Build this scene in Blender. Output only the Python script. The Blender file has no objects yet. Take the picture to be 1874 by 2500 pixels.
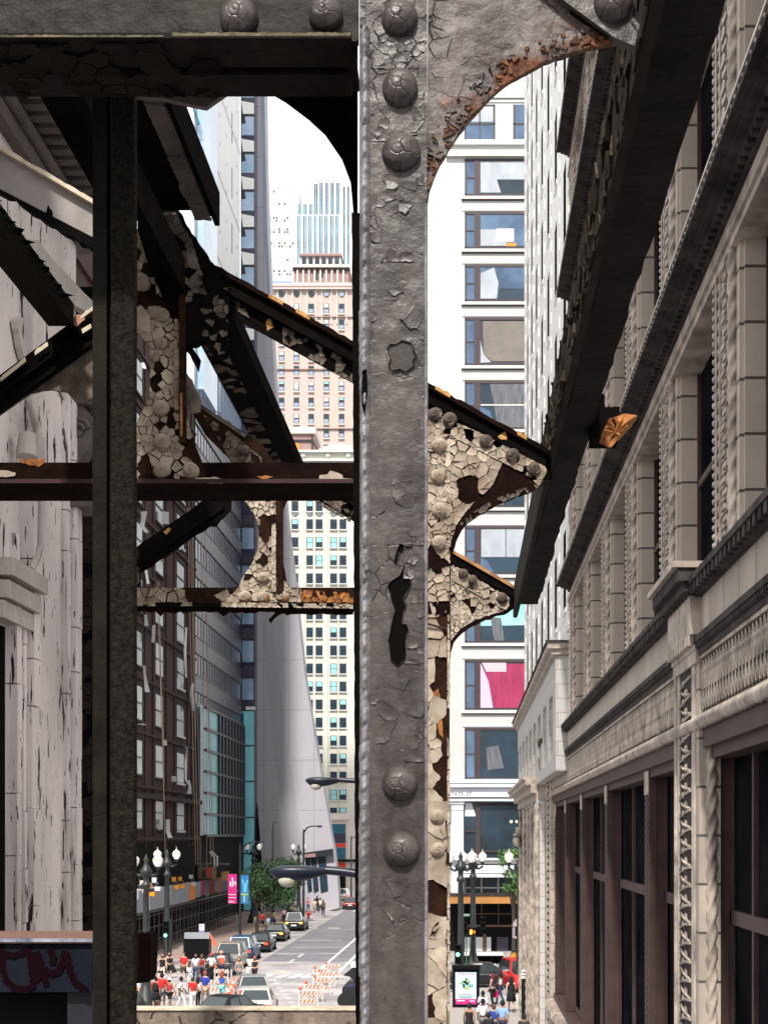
import bpy, math, random
import numpy as np
from mathutils import Vector, Matrix
R = math.radians
scn = bpy.context.scene
COL = scn.collection
# ------------------------------------------------------------------ camera
EYE = 9.0; F = 3600.0; CX = 1135.0; HY = 2040.0      # eye height, focal length and principal point (photo pixels)
cam_d = bpy.data.cameras.new('camera'); cam = bpy.data.objects.new('camera', cam_d); COL.objects.link(cam)
cam.location = (0, 0, EYE); cam.rotation_euler = (R(90), 0, 0)
cam_d.sensor_fit = 'AUTO'; cam_d.sensor_width = 36.0; cam_d.lens = F / 2500 * 36
cam_d.shift_x = (937 - CX) / 2500; cam_d.shift_y = (HY - 1250) / 2500
cam_d.clip_start = 0.05; cam_d.clip_end = 3000
scn.camera = cam
# ------------------------------------------------------------------ world: bright hazy sky, sun from behind the viewer
SUN = Vector((-0.11, -0.80, 0.92)).normalized()
w = bpy.data.worlds.new('World'); scn.world = w; w.use_nodes = True
nt = w.node_tree; nt.nodes.clear()
wo = nt.nodes.new('ShaderNodeOutputWorld'); bg = nt.nodes.new('ShaderNodeBackground')
sky = nt.nodes.new('ShaderNodeTexSky'); sky.sky_type = 'NISHITA'; sky.sun_disc = False
sky.sun_elevation = math.asin(SUN.z); sky.sun_rotation = math.atan2(SUN.x, SUN.y); sky.dust_density = 4
sc = nt.nodes.new('ShaderNodeVectorMath'); sc.operation = 'SCALE'; sc.inputs['Scale'].default_value = 1.0
nt.links.new(sky.outputs[0], sc.inputs[0])
tc = nt.nodes.new('ShaderNodeTexCoord'); nz = nt.nodes.new('ShaderNodeTexNoise')
nz.inputs['Scale'].default_value = 3.0; nz.inputs['Detail'].default_value = 6
nt.links.new(tc.outputs['Generated'], nz.inputs['Vector'])
mr = nt.nodes.new('ShaderNodeMapRange'); mr.inputs[1].default_value = .3; mr.inputs[2].default_value = .75
mr.inputs[3].default_value = .95; mr.inputs[4].default_value = .82
nt.links.new(nz.outputs[0], mr.inputs[0])
mx = nt.nodes.new('ShaderNodeMix'); mx.data_type = 'RGBA'
nt.links.new(mr.outputs[0], mx.inputs[0]); nt.links.new(sc.outputs[0], mx.inputs[6])
mx.inputs[7].default_value = (9.3, 9.3, 9.15, 1)          # the white cloud sheet
nt.links.new(mx.outputs[2], bg.inputs[0]); bg.inputs[1].default_value = 0.108
nt.links.new(bg.outputs[0], wo.inputs[0])
sd = bpy.data.lights.new('sun', 'SUN'); sd.energy = 3.8; sd.angle = R(3); sd.color = (1, .955, .88)
so = bpy.data.objects.new('sun', sd); COL.objects.link(so)
so.rotation_euler = SUN.to_track_quat('Z', 'Y').to_euler(); so.location = (0, -20, 60)
vs = scn.view_settings
scn.display_settings.display_device = 'sRGB'
vs.view_transform = 'Standard'; vs.look = 'None'; vs.gamma = 1; vs.exposure = 0.55
vs.use_curve_mapping = False
scn.cycles.max_bounces = 6; scn.cycles.use_denoising = True
# ------------------------------------------------------------------ helpers
def P(px, py, d): return ((px - CX) * d / F, d, EYE + (HY - py) * d / F)
def PX(px, d): return (px - CX) * d / F
def PZ(py, d): return EYE + (HY - py) * d / F
def tag(o, label=None, cat=None, group=None, kind=None):
    if label: o['label'] = label
    if cat: o['category'] = cat
    if group: o['group'] = group
    if kind: o['kind'] = kind
    return o
def thing(name, label, cat, loc=(0, 0, 0), rz=0.0, group=None):
    o = bpy.data.objects.new(name, None); COL.objects.link(o)
    o.location = loc; o.rotation_euler = (0, 0, rz); o.empty_display_size = .2
    return tag(o, label, cat, group)
def place(o, parent, world=True):
    if parent is not None:
        o.parent = parent
        if world and parent.type == 'EMPTY': o.location = tuple(-Vector(parent.location))
    return o
class MB:
    def __init__(s): s.v = []; s.f = []; s.m = []; s.s = []
    def add(s, vs, fs, mi=0, sm=False):
        b = len(s.v); s.v += [tuple(v) for v in vs]
        for f in fs: s.f.append([b + i for i in f]); s.m.append(mi); s.s.append(sm)
    def box(s, x0, x1, y0, y1, z0, z1, mi=0):
        s.add([(x0,y0,z0),(x1,y0,z0),(x1,y1,z0),(x0,y1,z0),(x0,y0,z1),(x1,y0,z1),(x1,y1,z1),(x0,y1,z1)],
              [(0,3,2,1),(4,5,6,7),(0,1,5,4),(1,2,6,5),(2,3,7,6),(3,0,4,7)], mi)
    def prism(s, poly, a, b, axis='y', mi=0):
        n = len(poly)
        if axis == 'y': f = lambda p, t: (p[0], t, p[1])
        elif axis == 'x': f = lambda p, t: (t, p[0], p[1])
        else: f = lambda p, t: (p[0], p[1], t)
        vs = [f(p, a) for p in poly] + [f(p, b) for p in poly]
        s.add(vs, [tuple(range(n)), tuple(range(2*n-1, n-1, -1))] + [(i, i+n, (i+1) % n + n, (i+1) % n) for i in range(n)], mi)
    def px(s, poly, d, th, mi=0): s.prism([(PX(x, d), PZ(y, d)) for x, y in poly], d, d + th, 'y', mi)
    def pxbox(s, x0, x1, y0, y1, d, th, mi=0): s.box(PX(x0, d), PX(x1, d), d, d + th, PZ(y1, d), PZ(y0, d), mi)
    def tube(s, pts, r, n=8, mi=0, sm=True):
        pts = [Vector(p) for p in pts]; rs = r if isinstance(r, (list, tuple)) else [r] * len(pts)
        vs = []
        for i, p in enumerate(pts):
            t = (pts[min(i+1, len(pts)-1)] - pts[max(i-1, 0)]).normalized()
            u = t.cross(Vector((0, 0, 1)) if abs(t.z) < .9 else Vector((1, 0, 0))).normalized(); w_ = t.cross(u)
            for k in range(n):
                a = 2 * math.pi * k / n
                vs.append(p + (u * math.cos(a) + w_ * math.sin(a)) * rs[i])
        fs = [(i*n+k, i*n+(k+1) % n, (i+1)*n+(k+1) % n, (i+1)*n+k) for i in range(len(pts)-1) for k in range(n)]
        s.add(vs, fs, mi, sm); b = (len(pts)-1) * n
        s.add(vs[:n], [tuple(range(n-1, -1, -1))], mi); s.add(vs[b:], [tuple(range(n))], mi)
    def lathe(s, prof, c=(0, 0, 0), n=16, mi=0, sm=True):
        vs = []
        for r, z in prof:
            for k in range(n):
                a = 2*math.pi*k/n; vs.append((c[0]+r*math.cos(a), c[1]+r*math.sin(a), c[2]+z))
        fs = [(i*n+k, i*n+(k+1) % n, (i+1)*n+(k+1) % n, (i+1)*n+k) for i in range(len(prof)-1) for k in range(n)]
        s.add(vs, fs, mi, sm)
    def ball(s, c, r, nu=12, nv=8, mi=0, jit=0.0, rnd=random, sm=True):
        rx, ry, rz = r if isinstance(r, (list, tuple)) else (r, r, r)
        vs = [(c[0], c[1], c[2]+rz)]
        for j in range(1, nv):
            t = math.pi*j/nv
            for k in range(nu):
                a = 2*math.pi*k/nu; q = 1 + (rnd.uniform(-jit, jit) if jit else 0)
                vs.append((c[0]+rx*q*math.sin(t)*math.cos(a), c[1]+ry*q*math.sin(t)*math.sin(a), c[2]+rz*q*math.cos(t)))
        vs.append((c[0], c[1], c[2]-rz)); L = len(vs)-1
        fs = [(0, 1+k, 1+(k+1) % nu) for k in range(nu)]
        fs += [(1+j*nu+k, 1+(j+1)*nu+k, 1+(j+1)*nu+(k+1) % nu, 1+j*nu+(k+1) % nu) for j in range(nv-2) for k in range(nu)]
        fs += [(L, L-1-k, L-1-(k+1) % nu) for k in range(nu)]
        s.add(vs, fs, mi, sm)
    def mesh(s, name, mats):
        me = bpy.data.meshes.new(name); me.from_pydata(s.v, [], s.f)
        for m in (mats if isinstance(mats, (list, tuple)) else [mats]): me.materials.append(m)
        me.polygons.foreach_set('material_index', s.m); me.polygons.foreach_set('use_smooth', s.s)
        me.update(); return me
    def groups(s):
        """the pieces that stand apart from each other, as lists of face numbers"""
        n = len(s.v); up = list(range(n))
        def find(a):
            while up[a] != a: up[a] = up[up[a]]; a = up[a]
            return a
        for f in s.f:
            r = find(f[0])
            for i in f[1:]: up[find(i)] = r
        V = np.array(s.v); root = np.array([find(i) for i in range(n)]); ids, inv = np.unique(root, return_inverse=True); k = len(ids)
        if k < 2 or k > 1500: return None
        lo = np.full((k, 3), 1e9); hi = -lo; np.minimum.at(lo, inv, V); np.maximum.at(hi, inv, V); sz = (hi-lo).max(axis=1)
        gap = np.maximum(0, np.maximum(lo[:, None]-hi[None], lo[None]-hi[:, None])); near = np.sqrt((gap**2).sum(2)) <= np.maximum(.02, .5*np.maximum(sz[:, None], sz[None]))
        lab = -np.ones(k, int); c = 0
        for i in range(k):
            if lab[i] >= 0: continue
            st = [i]; lab[i] = c
            while st:
                j = st.pop()
                for q in np.nonzero(near[j] & (lab < 0))[0]: lab[q] = c; st.append(q)
            c += 1
        if c < 2 or c > 40: return None
        g = [[] for _ in range(c)]
        for fi, f in enumerate(s.f): g[lab[inv[f[0]]]].append(fi)
        return sorted(g, key=lambda x: -len(x))
    def build(s, name, mats, parent=None, world=True):
        gs = s.groups() if parent is not None else None
        if gs:
            out = []
            for g in gs:
                b = MB(); ix = {}
                for fi in g:
                    nf = []
                    for i in s.f[fi]:
                        if i not in ix: ix[i] = len(b.v); b.v.append(s.v[i])
                        nf.append(ix[i])
                    b.f.append(nf); b.m.append(s.m[fi]); b.s.append(s.s[fi])
                o = bpy.data.objects.new(name, b.mesh(name, mats)); COL.objects.link(o); out.append(place(o, parent, world))
            return out[0]
        o = bpy.data.objects.new(name, s.mesh(name, mats)); COL.objects.link(o)
        return place(o, parent, world)
def inst(me, name, parent, loc=(0, 0, 0), rot=(0, 0, 0), scale=(1, 1, 1)):
    o = bpy.data.objects.new(name, me); COL.objects.link(o)
    o.rotation_euler = rot; o.scale = scale
    if parent is not None:
        o.parent = parent
        if parent.type == 'EMPTY': loc = tuple(Vector(loc) - Vector(parent.location))
    o.location = loc
    return o
def copy_tree(o, parent=None):
    c = o.copy(); COL.objects.link(c); c.parent = parent
    for ch in list(o.children): copy_tree(ch, c)
    return c
def text_mesh(body, size, mat, name='lettering', th=.002):
    cu = bpy.data.curves.new('t', 'FONT'); cu.body = body; cu.size = size; cu.extrude = th; cu.align_x = 'CENTER'
    o = bpy.data.objects.new('t', cu); COL.objects.link(o)
    dg = bpy.context.evaluated_depsgraph_get(); me = bpy.data.meshes.new_from_object(o.evaluated_get(dg))
    bpy.data.objects.remove(o); bpy.data.curves.remove(cu)
    me.name = name; me.materials.clear(); me.materials.append(mat); return me
# ------------------------------------------------------------------ materials
def N(nt, t, **kw):
    n = nt.nodes.new(t)
    for k, v in kw.items():
        if hasattr(n, k): setattr(n, k, v)
    for k, v in kw.items():
        if not hasattr(n, k): n.inputs[k].default_value = v
    return n
def c4(c): return (c[0], c[1], c[2], 1)
def mat(name, col, rough=.7, var=0.0, vs=4.0, col2=None, bump=0.0, bs=60.0, bd=.004, metal=0.0, spec=.4, emit=None, es=1.0, island=0.0, stretch=None, detail=5):
    m = bpy.data.materials.new(name); m.use_nodes = True; nt = m.node_tree; b = nt.nodes['Principled BSDF']
    b.inputs['Base Color'].default_value = c4(col); b.inputs['Roughness'].default_value = rough
    b.inputs['Metallic'].default_value = metal; b.inputs['Specular IOR Level'].default_value = spec
    tc = N(nt, 'ShaderNodeTexCoord'); src = tc.outputs['Object']
    if stretch:
        mp = N(nt, 'ShaderNodeMapping'); mp.inputs['Scale'].default_value = stretch
        nt.links.new(src, mp.inputs[0]); src = mp.outputs[0]
    out = None
    if var or col2:
        c2 = col2 or tuple(x * (1 - var) for x in col)
        nz = N(nt, 'ShaderNodeTexNoise', Scale=vs, Detail=detail, Roughness=.65); nt.links.new(src, nz.inputs['Vector'])
        rp = N(nt, 'ShaderNodeMapRange'); rp.inputs[1].default_value = .35; rp.inputs[2].default_value = .65
        nt.links.new(nz.outputs[0], rp.inputs[0])
        mx = N(nt, 'ShaderNodeMix', data_type='RGBA'); mx.inputs[6].default_value = c4(col); mx.inputs[7].default_value = c4(c2)
        nt.links.new(rp.outputs[0], mx.inputs[0]); out = mx.outputs[2]
    if island:
        ge = N(nt, 'ShaderNodeNewGeometry'); hs = N(nt, 'ShaderNodeHueSaturation')
        mr = N(nt, 'ShaderNodeMapRange'); mr.inputs[3].default_value = 1 - island; mr.inputs[4].default_value = 1 + island
        nt.links.new(ge.outputs['Random Per Island'], mr.inputs[0]); nt.links.new(mr.outputs[0], hs.inputs['Value'])
        if out: nt.links.new(out, hs.inputs['Color'])
        else: hs.inputs['Color'].default_value = c4(col)
        out = hs.outputs[0]
    if out: nt.links.new(out, b.inputs['Base Color'])
    if bump:
        n2 = N(nt, 'ShaderNodeTexNoise', Scale=bs, Detail=5.0, Roughness=.6); nt.links.new(src, n2.inputs['Vector'])
        bp = N(nt, 'ShaderNodeBump', Strength=bump, Distance=bd); nt.links.new(n2.outputs[0], bp.inputs['Height'])
        nt.links.new(bp.outputs[0], b.inputs['Normal'])
    if emit: b.inputs['Emission Color'].default_value = c4(emit); b.inputs['Emission Strength'].default_value = es
    return m
def paint_mat(name, col, rust_at=None, rust_r=0.0, rust_w=.05, crack=.5, cs=34.0, bump=.7, rough=.5, dark=(.012, .01, .009), patch=.56, spec=.3):
    """old thick paint: blisters, clusters of cracks, rust breaking through (round rust_at in the x-z plane)"""
    m = bpy.data.materials.new(name); m.use_nodes = True; nt = m.node_tree; L = nt.links.new; b = nt.nodes['Principled BSDF']
    tc = N(nt, 'ShaderNodeTexCoord'); src = tc.outputs['Object']
    mpp = N(nt, 'ShaderNodeMapping'); mpp.inputs['Scale'].default_value = (1.6, 1, .55); L(src, mpp.inputs[0])
    n1 = N(nt, 'ShaderNodeTexNoise', Scale=11.0, Detail=8.0, Roughness=.72); L(mpp.outputs[0], n1.inputs['Vector'])
    base = N(nt, 'ShaderNodeMix', data_type='RGBA'); base.inputs[6].default_value = c4(tuple(x*.5 for x in col)); base.inputs[7].default_value = c4(tuple(x*1.4 for x in col))
    r1 = N(nt, 'ShaderNodeMapRange'); r1.inputs[1].default_value = .35; r1.inputs[2].default_value = .65
    L(n1.outputs[0], r1.inputs[0]); L(r1.outputs[0], base.inputs[0])
    # warp + cracks
    wz = N(nt, 'ShaderNodeTexNoise', Scale=25.0, Detail=3.0); L(src, wz.inputs['Vector'])
    wm = N(nt, 'ShaderNodeVectorMath', operation='MULTIPLY_ADD'); wm.inputs[1].default_value = (.02, .02, .02)
    L(wz.outputs['Color'], wm.inputs[0]); L(src, wm.inputs[2])
    vo = N(nt, 'ShaderNodeTexVoronoi', feature='DISTANCE_TO_EDGE', Scale=cs); L(wm.outputs[0], vo.inputs['Vector'])
    cr = N(nt, 'ShaderNodeMapRange'); cr.inputs[1].default_value = 0.0; cr.inputs[2].default_value = .045; cr.inputs[3].default_value = 1; cr.inputs[4].default_value = 0
    L(vo.outputs['Distance'], cr.inputs[0])
    mk = N(nt, 'ShaderNodeTexNoise', Scale=5.5, Detail=4.0); L(src, mk.inputs['Vector'])
    mk2 = N(nt, 'ShaderNodeMapRange'); mk2.inputs[1].default_value = patch; mk2.inputs[2].default_value = patch + .07; mk2.inputs[4].default_value = crack
    L(mk.outputs[0], mk2.inputs[0])
    bk = N(nt, 'ShaderNodeTexNoise', Scale=30.0, Detail=2.0); L(src, bk.inputs['Vector'])
    bk2 = N(nt, 'ShaderNodeMapRange'); bk2.inputs[1].default_value = .44; bk2.inputs[2].default_value = .52; L(bk.outputs[0], bk2.inputs[0])
    cm0 = N(nt, 'ShaderNodeMath', operation='MULTIPLY'); L(cr.outputs[0], cm0.inputs[0]); L(bk2.outputs[0], cm0.inputs[1])
    cm = N(nt, 'ShaderNodeMath', operation='MULTIPLY'); L(cm0.outputs[0], cm.inputs[0]); L(mk2.outputs[0], cm.inputs[1])
    mxc = N(nt, 'ShaderNodeMix', data_type='RGBA'); mxc.inputs[7].default_value = c4(dark)
    L(cm.outputs[0], mxc.inputs[0]); L(base.outputs[2], mxc.inputs[6]); out = mxc.outputs[2]
    # pits
    pn = N(nt, 'ShaderNodeTexNoise', Scale=130.0, Detail=2.0); L(src, pn.inputs['Vector'])
    pr = N(nt, 'ShaderNodeMapRange'); pr.inputs[1].default_value = .64; pr.inputs[2].default_value = .69; pr.inputs[4].default_value = .55; L(pn.outputs[0], pr.inputs[0])
    mxp = N(nt, 'ShaderNodeMix', data_type='RGBA'); mxp.inputs[7].default_value = c4(dark); L(pr.outputs[0], mxp.inputs[0]); L(out, mxp.inputs[6]); out = mxp.outputs[2]
    rustf = None
    rz = N(nt, 'ShaderNodeTexNoise', Scale=26.0, Detail=8.0, Roughness=.75); L(src, rz.inputs['Vector'])
    ramp = N(nt, 'ShaderNodeValToRGB'); cr_ = ramp.color_ramp
    cr_.elements[0].position = .38; cr_.elements[0].color = (.012, .006, .004, 1); cr_.elements[1].position = .72; cr_.elements[1].color = (.36, .13, .03, 1)
    e = cr_.elements.new(.52); e.color = (.07, .022, .008, 1); e = cr_.elements.new(.6); e.color = (.2, .06, .014, 1)
    L(rz.outputs[0], ramp.inputs[0])
    if rust_at:
        sp = N(nt, 'ShaderNodeSeparateXYZ'); L(src, sp.inputs[0])
        cb = N(nt, 'ShaderNodeCombineXYZ'); L(sp.outputs[0], cb.inputs[0]); L(sp.outputs[2], cb.inputs[1])
        ds = N(nt, 'ShaderNodeVectorMath', operation='DISTANCE'); L(cb.outputs[0], ds.inputs[0]); ds.inputs[1].default_value = (rust_at[0], rust_at[1], 0)
        rn = N(nt, 'ShaderNodeTexNoise', Scale=22.0, Detail=6.0); L(src, rn.inputs['Vector'])
        ad = N(nt, 'ShaderNodeMath', operation='MULTIPLY_ADD'); ad.inputs[1].default_value = -rust_w * 5.5; L(rn.outputs[0], ad.inputs[0]); L(ds.outputs['Value'], ad.inputs[2])
        rf = N(nt, 'ShaderNodeMapRange'); rf.inputs[1].default_value = rust_r - rust_w*2.75 + rust_w*1.0; rf.inputs[2].default_value = rust_r - rust_w*2.75 - rust_w*.1; rf.inputs[3].default_value = 0; rf.inputs[4].default_value = 1
        L(ad.outputs[0], rf.inputs[0]); rustf = rf.outputs[0]
    else:
        rn = N(nt, 'ShaderNodeTexNoise', Scale=7.0, Detail=6.0, W=3.0, noise_dimensions='4D'); L(src, rn.inputs['Vector'])
        rf = N(nt, 'ShaderNodeMapRange'); rf.inputs[1].default_value = .67; rf.inputs[2].default_value = .72; L(rn.outputs[0], rf.inputs[0]); rustf = rf.outputs[0]
    mxr = N(nt, 'ShaderNodeMix', data_type='RGBA'); L(rustf, mxr.inputs[0]); L(out, mxr.inputs[6]); L(ramp.outputs[0], mxr.inputs[7])
    L(mxr.outputs[2], b.inputs['Base Color'])
    # relief
    bl = N(nt, 'ShaderNodeTexNoise', Scale=26.0, Detail=4.0, Roughness=.45); L(src, bl.inputs['Vector'])
    fz = N(nt, 'ShaderNodeTexNoise', Scale=260.0, Detail=3.0); L(src, fz.inputs['Vector'])
    h1 = N(nt, 'ShaderNodeMath', operation='MULTIPLY_ADD'); h1.inputs[1].default_value = .1; L(fz.outputs[0], h1.inputs[0]); L(bl.outputs[0], h1.inputs[2])
    h2 = N(nt, 'ShaderNodeMath', operation='MULTIPLY_ADD'); h2.inputs[1].default_value = -.7; L(cm.outputs[0], h2.inputs[0]); L(h1.outputs[0], h2.inputs[2])
    h3 = N(nt, 'ShaderNodeMath', operation='MULTIPLY_ADD'); L(rz.outputs[0], h3.inputs[0]); L(rustf, h3.inputs[1]); L(h2.outputs[0], h3.inputs[2])
    bp = N(nt, 'ShaderNodeBump', Strength=bump, Distance=.011); L(h3.outputs[0], bp.inputs['Height']); L(bp.outputs[0], b.inputs['Normal'])
    b.inputs['Roughness'].default_value = rough; b.inputs['Specular IOR Level'].default_value = spec
    return m
def tile_mat(name, col, w=.6, h=.3, mortar=(.3, .28, .25), ms=.012, axis='x', rough=.4, var=.12, off=.5, bump=.3, streak=0.0):
    m = bpy.data.materials.new(name); m.use_nodes = True; nt = m.node_tree; L = nt.links.new; b = nt.nodes['Principled BSDF']
    tc = N(nt, 'ShaderNodeTexCoord'); sp = N(nt, 'ShaderNodeSeparateXYZ'); cb = N(nt, 'ShaderNodeCombineXYZ')
    L(tc.outputs['Object'], sp.inputs[0]); L(sp.outputs[0 if axis == 'x' else 1], cb.inputs[0]); L(sp.outputs[2], cb.inputs[1])
    br = N(nt, 'ShaderNodeTexBrick', Scale=1.0); br.inputs['Brick Width'].default_value = w; br.inputs['Row Height'].default_value = h
    br.inputs['Mortar Size'].default_value = ms; br.offset = off
    br.inputs['Color1'].default_value = c4(col); br.inputs['Color2'].default_value = c4(tuple(x*(1-var) for x in col)); br.inputs['Mortar'].default_value = c4(mortar)
    L(cb.outputs[0], br.inputs['Vector'])
    nz = N(nt, 'ShaderNodeTexNoise', Scale=1.3, Detail=6.0, Roughness=.7)
    mp = N(nt, 'ShaderNodeMapping'); mp.inputs['Scale'].default_value = (1, 1, .35); L(tc.outputs['Object'], mp.inputs[0]); L(mp.outputs[0], nz.inputs['Vector'])
    rp = N(nt, 'ShaderNodeMapRange'); rp.inputs[1].default_value = .35; rp.inputs[2].default_value = .7; rp.inputs[3].default_value = 1; rp.inputs[4].default_value = 1 - var - streak; L(nz.outputs[0], rp.inputs[0])
    ml = N(nt, 'ShaderNodeMix', data_type='RGBA', blend_type='MULTIPLY'); ml.inputs[0].default_value = 1; L(br.outputs[0], ml.inputs[6]); L(rp.outputs[0], ml.inputs[7])
    L(ml.outputs[2], b.inputs['Base Color'])
    bp = N(nt, 'ShaderNodeBump', Strength=bump, Distance=.01, invert=True); L(br.outputs['Fac'], bp.inputs['Height']); L(bp.outputs[0], b.inputs['Normal'])
    b.inputs['Roughness'].default_value = rough
    return m
GC = (PX(1545, 2.2), PZ(565, 2.2))
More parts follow.
